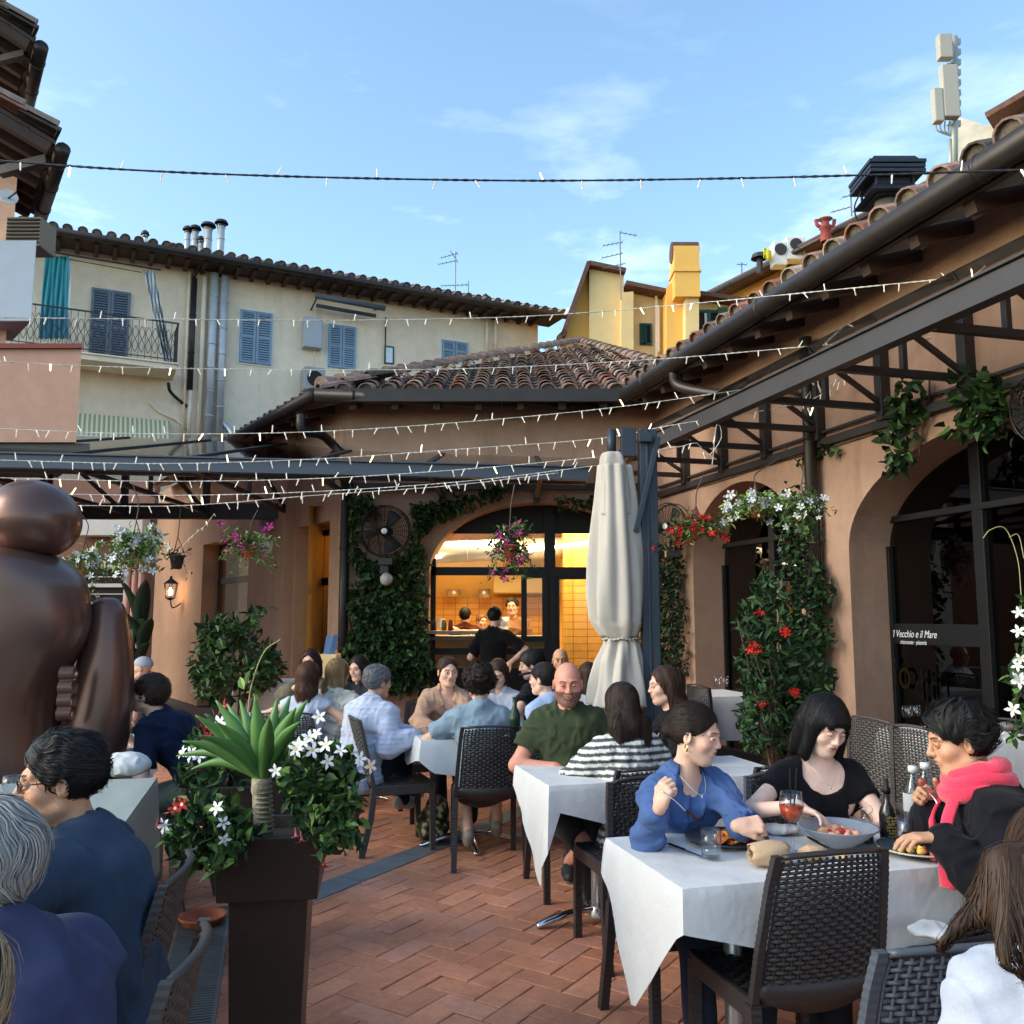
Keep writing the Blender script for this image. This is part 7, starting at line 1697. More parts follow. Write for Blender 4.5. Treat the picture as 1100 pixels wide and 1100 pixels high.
# ---- fans and wall lamps
def fan(label, c, ax, r_, name='wall_fan'):
    ax = nrm(ax); t = thing(name, label, 'fan', c); x = nrm(np.cross(ax, (0, 0, 1))); y = np.cross(x, ax); m = MB(); c = np.array(c, float)
    for rr, d_ in ((r_, 0), (r_, .10), (r_*.93, .05)): m.tube([c+ax*d_+rr*(x*math.cos(a_)+y*math.sin(a_)) for a_ in np.linspace(0, 2*PI, 41)], .006, 5, cap=False)
    for rr in np.linspace(.2, .92, 11): m.tube([c+ax*(.12-.03*rr)+r_*rr*(x*math.cos(a_)+y*math.sin(a_)) for a_ in np.linspace(0, 2*PI, 33)], .0035, 4, cap=False)
    for k in range(24): a_ = k*PI/12; d_ = x*math.cos(a_)+y*math.sin(a_); m.tube([c+ax*.12+d_*r_*.12, c+ax*.10+d_*r_*.9, c+ax*.05+d_*r_], .003, 4, cap=False)
    m.obj('cage', M_black, t); m = MB()
    for k in range(3):
        a0_ = k*2*PI/3; g_ = [[c+ax*(.05+.02*(j-1)*(1))+r_*rr*(x*math.cos(a0_+(j-1)*.42*(1-.15*rr))+y*math.sin(a0_+(j-1)*.42*(1-.15*rr))) for j in range(3)] for rr in (.15, .5, .85)]; m.grid(np.array(g_))
    m.obj('blade', mat('fan_blade', lin((70, 72, 74)), .4), t, smooth=True, solid=.004); m = MB(); m.lathe([(0, -.12), (.06, -.12), (.07, .02), (.05, .06), (0, .065)], c+ax*0.0, 16, ax=ax); m.obj('motor', M_black, t, smooth=True)
    m = MB(); m.lathe([(0, .125), (.035, .125), (.035, .130), (0, .134)], c, 14, ax=ax); m.obj('badge', M_steel, t)
    m = MB(); m.beam(c-ax*.05, c-ax*.05-(0, 0, r_*1.2), .05, .04); m.box(c-(.08, .06, r_*1.3), c+(.08, .04, -r_*1.05)); m.obj('bracket', M_iron, t); return t
fan('round black wall fan on the ivy left of the kitchen window', P(415, 571, 10.35), (-.05, -1, -.05), .30)
fan('round fan above the big arch at the right edge', RW.at(1160, 440, .2), RW.n+np.array([0, 0, -.2]), .20)
fan('dark round fan in the corner behind the parasol mast', P(722, 566, 9.9), RW.n+np.array([0, -.6, 0]), .26)
ln = thing('wall_lantern', 'lit black wall lantern glowing amber on the left wall', 'lantern', LW.at(196, 650, .1)); lc = LW.at(196, 636, .22)
m = MB(); m.lathe([(.02, .30), (.03, .25), (.11, .19), (.14, .17), (.14, .155), (.02, .155)], lc, 6); m.lathe([(.02, -.16), (.08, -.13), (.085, -.11), (.02, -.11)], lc, 6)
for k in range(6): a_ = k*PI/3; m.beam(lc+(.085*math.cos(a_), .085*math.sin(a_), -.12), lc+(.13*math.cos(a_), .13*math.sin(a_), .16), .012, .012, up=(1, 0, 0))
m.tube(smoothpath([lc-(0, 0, .14), lc-(0, 0, .3)-LW.n*.05, lc-(0, 0, .22)-LW.n*.2]), .012, 6); m.obj('frame', M_black, ln)
m = MB(); m.lathe([(.0, -.07), (.035, -.05), (.04, .03), (.0, .09)], lc, 10); m.obj('bulb', mat('lantern_glow', (1, .8, .5), emit=(1, .62, .25), estr=14), ln, smooth=True)
pl_ = bpy.data.lights.new('lantern_light', 'POINT'); pl_.energy = 5; pl_.color = (1, .6, .28); pl_.shadow_soft_size = .08; po = bpy.data.objects.new('lantern_light', pl_); COLL.objects.link(po); po.location = [float(a) for a in lc+LW.n*.1-(0, 0, .0)]; 
wl = thing('wall_light', 'round pale wall lamp in the ivy under the fan', 'wall lamp', P(415, 622, 10.3)); m = MB(); m.ball(P(415, 622, 10.3), .075, 16, 10); m.obj('globe', mat('frosted', lin((180, 180, 172)), .3), wl, smooth=True); m = MB(); m.box(P(408, 616, 10.35)-(0, 0, .0), P(422, 609, 10.75)); m.obj('bracket', M_iron, wl)
wl = thing('wall_light', 'white bowl shaped wall sconce beside the side door', 'wall lamp', LW.at(299, 588, .1)); m = MB(); c_ = LW.at(299, 588, .16); m.lathe([(.02, -.14), (.10, -.06), (.16, .08), (.15, .08), (.09, -.04), (0, -.10)], c_, 18); m.obj('bowl', M_white, wl, smooth=True); m = MB(); m.beam(c_, c_-LW.n*.16, .04, .04); m.obj('arm', M_iron, wl)
spk = thing('loudspeaker', 'small grey wall loudspeaker under the canopy end', 'loudspeaker', LW.at(300, 560, .1)); m = MB(); c_ = LW.at(300, 560, .16); m.obox(c_-LW.d*.11-LW.n*.1-(0, 0, .16), LW.d*.2, LW.n*.2, (0, 0, .32)); m.obj('cabinet', mat('speaker_grey', lin((120, 122, 124)), .5), spk, bevel=.01); m = MB(); m.obox(c_-LW.d*.09+LW.n*.103-(0, 0, .14), LW.d*.16, LW.n*.004, (0, 0, .28)); m.obj('grille', M_iron, spk)

# ---- planters
M_choc = mat('planter_brown', lin((48, 38, 34)), .38, var=.12, vscale=6, bump=.08, bscale=50)
def planter(label, cx, cy, rot, w1, h1=.80):
    t = thing('planter', label, 'planter', (cx, cy, 0), rot); wb = w1*.74; m = MB()
    def ring(w_, z): h = w_/2; return [(-h, -h, z), (h, -h, z), (h, h, z), (-h, h, z)]
    def shell(rs__, mb): 
        V = [p for r_ in rs__ for p in ring(*r_)]; n_ = len(rs__); F_ = [(k*4+i, k*4+(i+1) % 4, k*4+4+(i+1) % 4, k*4+4+i) for k in range(n_-1) for i in range(4)]; mb.add(V, F_)
    shell([(wb*.86, 0), (wb, h1-.22)], m); m.add(ring(wb*.86, 0), [(3, 2, 1, 0)]); m.obj('body', M_choc, t, bevel=.006, local=True)
    m = MB(); shell([(wb*.98, h1-.21), (w1*.93, h1-.215), (w1, h1), (w1-.03, h1), (w1-.05, h1-.05)], m); m.obj('rim_box', M_choc, t, bevel=.004, local=True)
    m = MB(); m.add(ring(w1-.05, h1-.045), [(0, 1, 2, 3)]); m.obj('soil', M_soil, t, local=True); return t
PC = G(282, 905, .80); PR_ = R(8)
planter('tall tapered dark brown planter in the foreground holding the agave', PC[0], PC[1]+.16, PR_, .365, .82)
P2 = G(278, 842, .80); planter('second dark brown planter behind the first, almost hidden by its plants', P2[0], P2[1]+.15, R(12), .40, .80)
ag = thing('agave', 'green agave rosette on a bare stem in the front planter', 'agave', (PC[0], PC[1]+.15, .76)); AYd = PC[1]+.15
m = MB(); sb_ = P(285, 893, AYd); st_ = P(281, 836, AYd); m.tube(smoothpath([sb_-(0, 0, .06), (sb_+st_)/2-(.01, 0, 0), st_]), [.034]*4+[.030]*5+[.036]*4, 12); 
for k in range(11): z_ = sb_+(st_-sb_)*k/11; m.tube([z_, z_+(0, 0, .006)], .036, 10)
m.obj('stem', mat('agave_stem', lin((150, 138, 116)), .9, bump=.6, bscale=60, var=.3, vscale=25), ag, smooth=True)
M_agave = mat('agave_leaf', lin((84, 124, 62)), .38, var=.35, vscale=5, varcol=lin((112, 146, 88)), spec=.4)
def agleaf(tip, w_, dy, curl=.15, base=None):
    w_ *= .82
    a = (base if base is not None else st_)+(0, 0, -.01); b = P(*tip, AYd+dy); d = b-a; n = 15; L_ = np.linalg.norm(d); side = nrm(np.cross(d, (0, 1, .15)) if abs(dy) < .3 else np.cross(d, (0, 0, 1))); u_ = nrm(np.cross(side, d)); 
    if u_[1] > 0 and False: u_ = -u_; side = -side
    g_ = []
    for i in range(n):
        t = i/(n-1); c = a+d*t-np.array([0, 0, 1])*curl*L_*math.sin(PI*t)*(-1)*.5; wd = w_*.62*float(np.interp(t, (0, .15, .42, .65, .85, 1), (.50, .62, 1.0, .80, .36, .015)))
        g_.append([c-side*wd-u_*wd*-.42, c-side*wd*.5+u_*wd*-.06*-1, c+u_*wd*-.25, c+side*wd*.5+u_*wd*.06, c+side*wd-u_*wd*-.42])
    m = MB(); m.grid(np.array(g_)); m.obj('leaf', M_agave, ag, smooth=True, solid=.007)
for tip, w_, dy, cu in (((274, 748), .062, -.05, .02), ((232, 752), .055, .02, .10), ((210, 768), .055, -.10, .14), ((196, 796), .048, -.08, .2), ((213, 790), .050, -.22, .2), ((244, 756), .05, .14, .10), ((298, 750), .055, .10, .05), ((312, 748), .052, .14, .1),
                        ((330, 752), .055, -.02, .12), ((322, 775), .05, -.2, .16), ((338, 790), .042, .05, .22), ((258, 752), .05, .10, .05), ((206, 826), .040, .05, .3), ((232, 775), .058, -.16, .14), ((290, 770), .055, -.26, .12), ((318, 760), .06, -.12, .1), ((190, 812), .035, .1, .26)):
    agleaf(tip, w_, dy, cu)
def trumpet(par, p, aim, s_, col, rs_):
    a = nrm(aim); x = nrm(np.cross(a, (0.3, .2, 1))); y = np.cross(a, x); m = MB(); ph = rs_.uniform(0, 6)
    m.lathe([(s_*.05, -s_*1.0), (s_*.07, -s_*.5), (s_*.16, -s_*.15), (s_*.22, 0)], p, 10, ax=a, col=tuple(np.array(col)*.97)); V = []; F_ = []
    for k in range(5):
        an = ph+k*2*PI/5; d = x*math.cos(an)+y*math.sin(an); t = -x*math.sin(an)+y*math.cos(an); b = len(V)
        V += [p+d*s_*.18-t*s_*.14, p+d*s_*.18+t*s_*.14, p+d*s_*.55+t*s_*.26+a*s_*.10, p+d*s_*.95+t*s_*.08+a*s_*.02, p+d*s_*.6-t*s_*.16+a*s_*.12]; F_ += [(b, b+1, b+2, b+4), (b+2, b+3, b+4)]
    m.add(V, F_, col=col); m.add([p+x*s_*.2*math.cos(q)+y*s_*.2*math.sin(q) for q in np.linspace(0, 2*PI, 9)[:-1]], [tuple(range(8))], col=(.75, .6, .2)); return m.obj('flower', M_petal, par, smooth=True)
def planter_plants(label, outline, n, Yr, flo, size=.052, cols=GREENS+GLIGHT[:1], name='mandevilla'):
    Yc = (Yr[0]+Yr[1])/2; xs_ = [o[0] for o in outline]; t = thing(name, label, 'flowering plant', P(sum(xs_)/len(xs_), max(o[1] for o in outline), Yc)); rs_ = np.random.RandomState(n)
    m = MB(); pts = vol_pts(n, outline, Yr, rs=rs_, clump=.5); leaves(m, pts, size, cols, aim=np.array([0, -.6, .3]), narrow=.52, droop=.1, rs=rs_); m.obj('foliage', M_leaf, t)
    m = MB()
    root = P(sum(xs_)/len(xs_), sum(o[1] for o in outline)/len(outline)+20, Yc)
    for k in range(14): p = pts[rs_.randint(len(pts))]; m.tube(smoothpath([root, (root+p)/2+(0, 0, .04), p], 5), .003, 4)
    m.obj('stem', mat('stem_green', lin((60, 76, 46)), .7), t)
    for (x, y, c_, ax_) in flo: trumpet(t, P(x, y, Yr[0]-.02+rs_.uniform(-.02, .02)), np.array(ax_)+rs_.normal(size=3)*.2, rs_.uniform(.023, .032)*(Yc/3.1), c_, rs_)
    return t
Wf, Rf_ = lin((240, 238, 240)), lin((150, 22, 44))
planter_plants('white mandevilla spilling over the left side of the front planter', [(182, 890), (190, 870), (205, 858), (230, 856), (258, 870), (270, 888), (282, 902), (268, 915), (250, 925), (238, 940), (215, 934), (195, 918), (178, 905)], 820, (3.0, 3.35),
    [(176, 887, Wf, (-.6, -1, .1)), (240, 884, Wf, (.2, -1, .2)), (233, 868, Wf, (-.3, -1, .4)), (195, 864, Rf_, (-.3, -1, .3)), (188, 868, Rf_, (-.3, -1, .3)), (169, 884, Rf_, (-.7, -.6, .3)), (241, 902, Wf, (.1, -1, -.3))])
planter_plants('white mandevilla cascading over the right side of the front planter', [(310, 820), (330, 800), (352, 802), (375, 815), (382, 835), (378, 850), (382, 872), (386, 905), (372, 920), (362, 908), (350, 920), (340, 912), (342, 895), (322, 885), (308, 868), (305, 845)], 1050, (2.95, 3.35),
    [(340, 788, Wf, (0, -1, .3)), (321, 800, Wf, (-.2, -1, .2)), (336, 806, Wf, (.1, -1, .2)), (352, 818, Wf, (.4, -1, .1)), (366, 806, Wf, (.2, -1, .5)), (387, 815, Wf, (.8, -.7, .2)), (398, 823, lin((236, 214, 190)), (.9, -.3, .1)), (318, 805, Wf, (0, -1, .2)), (327, 798, Wf, (0, -.8, .6)), (350, 800, Wf, (0, -1, .4)), (324, 903, lin((200, 120, 110)), (0, -.4, -1)), (318, 898, lin((190, 100, 100)), (0, -.4, -1)), (348, 930, lin((170, 60, 70)), (0, -.3, -1)), (296, 828, Wf, (0, -1, .2)), (332, 792, Wf, (0, -1, .3))])
planter_plants('white and dark red flowers in the second planter behind the agave', [(190, 845), (188, 820), (205, 800), (222, 770), (240, 762), (260, 775), (300, 770), (325, 770), (345, 790), (330, 830), (240, 850), (215, 850)], 700, (4.15, 4.5),
    [(205, 810, Wf, (-.5, -1, .3)), (196, 808, Wf, (-.5, -1, .3)), (214, 812, Wf, (0, -1, .3)), (224, 792, Rf_, (0, -1, .2)), (231, 798, Rf_, (0, -1, .2)), (222, 780, Rf_, (0, -1, .2)), (240, 760, Rf_, (0, -1, .2)), (236, 776, Wf, (0, -1, .2)), (228, 801, Rf_, (0, -1, .2)), (318, 770, Wf, (0, -1, .3)), (343, 770, Wf, (0, -1, .3))], cols=GREENS)
fs = thing('flower_stalk', 'thin bare seed stalk rising behind the agave', 'plant stalk', P(268, 800, 4.1)); m = MB(); m.tube(smoothpath([P(266, 830, 4.1), P(267, 760, 4.1), P(272, 730, 4.1), P(284, 700, 4.1), P(301, 687, 4.1)]), .003, 6); m.obj('stalk', mat('stalk', lin((160, 156, 110)), .7), fs); m = MB(); leaves(m, np.array([P(269, 720, 4.1), P(276, 720, 4.1), P(268, 742, 4.1), P(272, 744, 4.1), P(262, 741, 4.1)]), .06, GLIGHT); m.obj('leaf', M_leaf, fs)
rp_ = planter_plants('white flowering plant climbing at the right edge of the photo', [(1072, 800), (1078, 780), (1085, 770), (1088, 700), (1092, 650), (1110, 640), (1112, 790), (1090, 800)], 170, (3.9, 4.2),
    [(1094, 658, Wf, (-.4, -1, .1)), (1094, 678, Wf, (-.4, -1, .1)), (1096, 708, Wf, (-.4, -1, .1)), (1093, 715, Wf, (-.3, -1, 0)), (1095, 732, Wf, (-.3, -1, 0)), (1088, 762, Wf, (-.3, -1, .3)), (1073, 790, Wf, (-.2, -1, .2)), (1094, 729, Wf, (-.3, -1, 0))], name='mandevilla')
m = MB(); m.tube([P(1068, 779, 4.0), P(1086, 781, 4.0)], .018, 10); m.obj('support_rail', M_steel, rp_, smooth=True)
m = MB(); m.tube(smoothpath([P(1097, 640, 4.0), P(1093, 600, 4.0), P(1080, 568, 4.0), P(1064, 569, 4.0), P(1056, 578, 4.0)]), .002, 5); m.tube(smoothpath([P(1100, 600, 4.0), P(1094, 575, 4.0), P(1084, 577, 4.0)]), .002, 5); m.obj('tendril', mat('stalk', lin((160, 156, 110)), .7), rp_)

# small terracotta saucer by the drain, menu stand, camouflage bag
sa2 = G(217, 994); m = MB(); m.lathe([(0, .004), (.09, .004), (.115, .045), (.125, .05), (.12, .055), (.10, .05), (.08, .016), (0, .014)], sa2, 26); m.obj('saucer', M_terra, smooth=True, label='terracotta saucer on the floor behind the front planter', cat='saucer')
mn = thing('menu_holder', 'pair of blue and white menus standing on a pale ledge behind the blonde hair', 'menu stand', P(353, 703, 8.9)); m = MB(); m.obox(P(347, 704, 8.9), P(350, 683, 8.9)-P(347, 704, 8.9)+(0, .03, 0), (.06, .02, 0), (.0, .01, 0)); m.obox(P(354, 704, 8.9), P(358, 682, 8.9)-P(354, 704, 8.9)+(0, .03, 0), (.04, .03, 0), (.0, .01, 0)); m.obj('menu', mat('menu_blue', lin((110, 140, 180)), .6), mn)
m = MB(); a_ = P(345, 703, 8.85); m.box((a_[0]-.03, 8.85, .0), (a_[0]+.15, 9.1, a_[2])); m.obj('ledge_box', M_yelpale, mn, bevel=.005)
bg_ = G(464, 906); cb_ = thing('backpack', 'camouflage fabric backpack on the floor beside the back table', 'backpack', bg_)
S = SDF(); S.ell(bg_+(0, .05, .11), (.12, .09, .13), .02); S.ell(bg_+(.03, .05, .23), (.085, .07, .10), .05); S.ell(bg_+(.0, -.03, .09), (.085, .05, .075), .02); S.plane(bg_+(0, 0, .003), (0, 0, -1), 'i', .01); S.fn(lambda p: .006*noise3(p, 60, 3), 'add')
V, Fq = mesh_sdf(S, bg_-.25, bg_+np.array([.3, .3, .4]), .006); n1 = noise3(V.astype(F32), 75, 31); n2 = noise3(V.astype(F32), 90, 32); c = np.tile(np.array(lin((92, 90, 62))), (len(V), 1)); c[n1 > .25] = lin((36, 40, 28)); c[n1 < -.35] = lin((190, 180, 144)); c[n2 > .5] = lin((60, 74, 40)); m = MB(); m.add(V, Fq, col=c); m.obj('bag', M_cloth, cb_, smooth=True)
m = MB(); m.tube(smoothpath([bg_+(.02, .02, .3), bg_+(-.02, 0, .36), bg_+(-.01, .03, .40), bg_+(.03, .05, .31)]), .009, 6); m.obj('strap', M_cloth if False else M_iron, cb_)

# ---- string lights
M_wire = mat('light_wire', lin((210, 206, 196)), .6); M_wired = mat('light_wire_dark', lin((40, 44, 52)), .6)
M_bulb = mat('fairy_bulb', lin((226, 222, 210)), .35, emit=(1, .86, .62), estr=.10); M_bulbw = mat('fairy_bulb_lit', (1, .85, .6), .35, emit=(1, .76, .42), estr=2.2)
_bulb = {}
def bulb_mesh(lit, s_):
    k = (lit, s_)
    if k not in _bulb:
        m = MB(); m.lathe([(0, 0), (.0045, 0), (.0048, -.02), (.0036, -.022), (.0040, -.048), (.0022, -.056), (0, -.057)], (0, 0, 0), 7); m.V = [v*s_ for v in m.V]
        o = m.obj('bulb', M_bulbw if lit else M_bulb, None, smooth=True, local=True); _bulb[k] = o.data; bpy.data.objects.remove(o)
    return _bulb[k]
def string(label, pts, spacing_px, wire=M_wire, r_=.004, bs=1.0, bjit=1.0):
    pw = np.array([P(x, y, Y) for x, y, Y in pts]); path = smoothpath(pw, 10); o = thing('string_lights', label, 'string lights', path[0], group='fairy light strings over the courtyard')
    m = MB(); L_ = np.concatenate([[0], np.cumsum(np.linalg.norm(np.diff(path, axis=0), axis=1))]); n_ = int(L_[-1]/.05); ss = np.linspace(0, L_[-1], n_)
    fine = np.stack([np.interp(ss, L_, path[:, k]) for k in range(3)], 1); tw_ = np.stack([0*ss, .003*np.sin(ss*55), .003*np.cos(ss*55)], 1)
    m.tube(fine+tw_, r_*.7, 5); m.tube(fine-tw_, r_*.7, 5); m.obj('wire', wire, o, smooth=True)
    px_ = np.array([proj(p)[0] for p in fine]); N_ = max(3, int((px_.max()-px_.min())/spacing_px)); cnt = 0
    for k in range(N_):
        xx = px_.min()+(k+.5+rnd.uniform(-.22, .22))*(px_.max()-px_.min())/N_; i = int(np.argmin(np.abs(px_-xx))); lit = rnd.random() < .12
        b = bpy.data.objects.new('bulb', bulb_mesh(lit, bs)); COLL.objects.link(b); b.parent = o; b.location = Vector(fine[i]-path[0]); up = rnd.random() < .22
        b.rotation_euler = ((PI if up else 0)+rnd.uniform(-.4, .4), rnd.uniform(-.55, .55), 0); WM[b.name] = None
    return o
string('topmost thick dark light string crossing the sky', [(-10, 172, 4.2), (150, 183, 4.2), (330, 190, 4.3), (560, 194, 4.4), (760, 192, 4.3), (930, 188, 4.1), (1110, 182, 3.9)], 56, M_wired, .0065, .95)
string('light string crossing the blue shutters of the cream house', [(-10, 341, 6), (180, 343, 6.3), (380, 344, 6.6), (560, 340, 6.8), (700, 330, 6.8), (880, 313, 6.2), (1110, 290, 5.4)], 25, r_=.0045, bs=1.0)
string('light string passing just above the roof tiles', [(-10, 388, 6.4), (120, 394, 6.6), (300, 397, 6.8), (500, 396, 7), (703, 386, 7), (870, 372, 6.6), (993, 363, 6.2), (1110, 345, 5.8)], 26, r_=.004, bs=1.0)
string('light string from the salmon parapet to the right canopy along the gutter', [(-10, 460, 7), (150, 466, 7.1), (330, 464, 7.2), (490, 454, 7.3), (640, 440, 7.3), (760, 424, 7.2), (884, 405, 7)], 18, bs=1.15)
string('light string across the glass canopy ending at the twisted cluster', [(-10, 494, 7.2), (170, 498, 7.3), (340, 493, 7.4), (500, 482, 7.5), (644, 471, 7.5), (720, 457, 7.4), (863, 432, 7.3), (900, 404, 7.2)], 16, bs=1.15)
string('light string below the canopy beam ending at the parasol', [(-10, 513, 7.3), (170, 517, 7.4), (340, 514, 7.5), (500, 504, 7.5), (644, 491, 7.5)], 17, bs=1.15)
string('second lowest light string over the left wall', [(70, 531, 7.4), (200, 532, 7.5), (340, 528, 7.5), (500, 517, 7.5), (642, 500, 7.5)], 17, bs=1.15)
string('lowest light string above the hanging baskets', [(80, 543, 7.5), (200, 543, 7.6), (340, 532, 7.6), (480, 522, 7.6), (600, 508, 7.6)], 18, bs=1.15)
string('short tangled light string on the canopy bracket right of the mast', [(700, 484, 7), (730, 480, 7), (749, 476, 7), (760, 490, 7.1), (775, 470, 7.1), (770, 455, 7.1), (765, 500, 7)], 12, bs=1.1)
string('twisted bright light cluster at the end of the canopy strings', [(862, 432, 7), (872, 420, 7), (868, 440, 7), (884, 428, 7), (892, 412, 7), (878, 406, 7), (884, 420, 7), (905, 408, 7), (918, 398, 7)], 4, bs=1.2)
string('fairy light strand hanging diagonally by the left wall', [(230, 552, 8.5), (220, 565, 8.5), (206, 576, 8.5), (193, 590, 8.5)], 4, r_=.002, bs=.5)
# ================================================================== PEOPLE
def PH(px, py, Y, yaw, lean, label, **k):
    """place a seated person so that the eye level of the head falls at this spot"""
    t = P(px, py, Y); le = R(lean); bow = R(k.get('bow', 0)); b_ = .17*math.cos(le)+.20*math.cos(le+bow*.5)+(.165+.075)*math.cos(le+bow); fw = .17*math.sin(le)+.20*math.sin(le+bow*.5)+.24*math.sin(le+bow)
    s = (t[2]-.555)/(b_+.105); seat = .46
    if not .93 <= s <= 1.06: s2 = min(1.06, max(.93, s)); seat = .46+(t[2]-.555)-(s2*(b_+.105)); s = s2
    seat = max(.22, min(.62, seat)); f = np.array([math.cos(R(yaw)), math.sin(R(yaw)), 0]); l = t-f*(fw*s+.04)
    return person(label, (l[0], l[1]), yaw, s=s, lean=lean, seat=seat, **k)
BR, DBR, BLK, BLO, GRY, AUB = (.035, .018, .010), (.018, .010, .007), (.008, .007, .007), (.30, .19, .09), (.22, .22, .22), (.10, .038, .018)
G_ = 'people dining in the courtyard'
# --- front right table
bw = PH(744, 789, 3.47, -70, 16, 'woman in a blue wrap shirt with tied back brown hair, lifting a fork', fem=True, near=2, skin='light', hyaw=-42, hpitch=10, hroll=0, bulk=.86,
    hair=dict(style='bun', col=DBR, th=.010, line=.045, sw=.8, var=.3), shirt=dict(name='wrap_shirt', col=lin((74, 98, 146)), neck='vee', sleeve=.86, e=.014, wr=.009, wf=34, collar=lin((70, 94, 142)), lo=.004, drop=.12),
    trousers=dict(col=lin((40, 44, 60))), face=dict(lid=.62, gaze=(20, -20), lip=lin((176, 100, 96)), open=.2, fat=.97, size=1.02), group=G_, twist=0,
    handR=dict(p=P(709, 866, 3.08), d=(.25, -.25, .9), n=(.6, .5, .1), curl=(1.0, 1.15, 1.2, 1.2), thumb=(.3, .7), spread=.02), elbR=(-.3, -.3, -1),
    handL=dict(p=P(794, 887, 3.12), d=(.95, -.15, .12), n=(-.1, .7, -.6), curl=(1.15, 1.25, 1.25, 1.3), thumb=(.1, .8), spread=.02), elbL=(.6, .2, -.6), bow=4)
bt = PH(882, 777, 3.66, -86, 8, 'woman in a black scoop neck tee with a black fringe bob, looking down', fem=True, near=2, skin='pale', hyaw=-12, hpitch=24, hroll=-5, bulk=1.04,
    hair=dict(style='bob', col=BLK, fringe=1, th=.016, len=.02, sw=.8, var=.25, line=.03), shirt=dict(name='tee', col=(.006, .006, .008), neck='scoop', sleeve=.22, e=.012, wr=.003, drop=.12),
    trousers=dict(col=(.02, .02, .03)), face=dict(lid=.75, gaze=(0, -25), lip=lin((170, 92, 92)), size=1.04, fat=1.04), group=G_,
    handR=dict(p=P(856, 866, 3.36), d=(.75, -.35, -.25), n=(-.2, -.2, -1), curl=(.25, .28, .32, .4), spread=.22, thumb=(.7, .1)), elbR=(-.8, .1, -.4),
    handL=dict(p=P(912, 890, 3.42), d=(-.5, -.7, -.1), n=(0, 0, -1)), elbL=(.9, .3, -.3))
sf_ = PH(1031, 795, 3.02, 168, 14, 'person with short spiky black hair, black jacket and bright pink scarf', near=2, skin='tan', hyaw=0, hpitch=12, bulk=1.04,
    hair=dict(style='short', col=BLK, th=.022, mess=1.0, comb=(0, -.4, .5), slen=.05, lift=.016, nape=-.085, sw=1.1, line=.035), shirt=dict(name='jacket', col=(.008, .008, .011), neck='crew', sleeve=.95, e=.026, wr=.006, lo=.01, drop=.10),
    trousers=dict(col=(.012, .012, .016)), face=dict(lid=.6, gaze=(0, -20)), group=G_, handR=dict(p=P(1004, 866, 3.12), d=(-.6, -.1, .5), n=(.2, -.9, -.2), curl=(1, 1.1, 1.2, 1.2)), elbR=(0, .6, -.8),
    handL=dict(p=P(1012, 900, 2.85), d=(-.8, .1, 0), n=(0, 0, -1)), elbL=(0.3, -.5, -.8), bow=8)
# scarf, earrings, necklaces
def loop_tube(info, pts, r, material, name, n=10, flat=1.0, wob=0.0):
    m = MB(); g_ = smoothpath(np.array(pts), 6); m.tube(g_, r, n, flat=flat)
    if wob: m.V[-1] = m.V[-1]+(noise3(m.V[-1].astype(F32), 60, 3)*wob)[:, None]*np.array([.5, .5, 1.0])
    return m.obj(name, material, info['o'], smooth=True, local=True)
M_scarf = mat('scarf_pink', lin((226, 48, 80)), .9, bump=.5, bscale=220, sheen=.4, var=.08, vscale=20)
nc = sf_['nc']; rr = .078
m = MB()
for lv, (r_, th_, dz) in enumerate(((.078, .026, .045), (.088, .030, .012), (.094, .028, -.022))):
    pts = [nc+np.array([r_*math.cos(a_), r_*1.02*math.sin(a_)+.005, dz+.010*math.sin(2*a_+lv)-.018*max(0, math.sin(a_))]) for a_ in np.linspace(0, 2*PI, 33)]
    m.tube(np.array(pts), th_, 14); m.V[-1] = m.V[-1]+(noise3(m.V[-1].astype(F32), 70, 3+lv)*.006)[:, None]
tail = smoothpath([nc+(.05, .085, -.03), nc+(.06, .135, -.12), nc+(.05, .14, -.20), nc+(.04, .145, -.27)], 6); m.tube(tail, [.022]*8+[.03]*(len(tail)-8), 10, flat=.4)
tail = smoothpath([nc+(-.05, .085, -.03), nc+(-.09, .13, -.12), nc+(-.10, .14, -.22), nc+(-.10, .14, -.32)], 6); m.tube(tail, [.022]*8+[.03]*(len(tail)-8), 10, flat=.4)
m.obj('scarf', M_scarf, sf_['o'], smooth=True, local=True)
for inf, qd in ((bw, -1), (bw, 1), (bt, -1)):
    m = MB(); c_ = inf['HX']((qd*.084, -.008, -.045)); m.tube([c_+np.array([0, .009*math.cos(a_), .012*math.sin(a_)]) for a_ in np.linspace(0, 2*PI, 15)], .0025, 6, cap=False); m.obj('earring', M_gold, inf['o'], smooth=True, local=True)
for inf, dp_ in ((bw, .10), (bt, .12)):
    nc = inf['nc']; m = MB(); pts = [nc+np.array([.058*math.cos(a_), .058*math.sin(a_)+.004+.045*max(0, math.sin(a_))**2, -.01-dp_*.75*max(0, math.sin(a_))**2.2]) for a_ in np.linspace(0, 2*PI, 41)]
    m.tube(np.array(pts), .0011, 5, cap=False); m.ball(pts[10]+np.array([0, .002, -.006]), (.004, .003, .007), 8, 6); m.obj('necklace', M_steel, inf['o'], smooth=True, local=True)
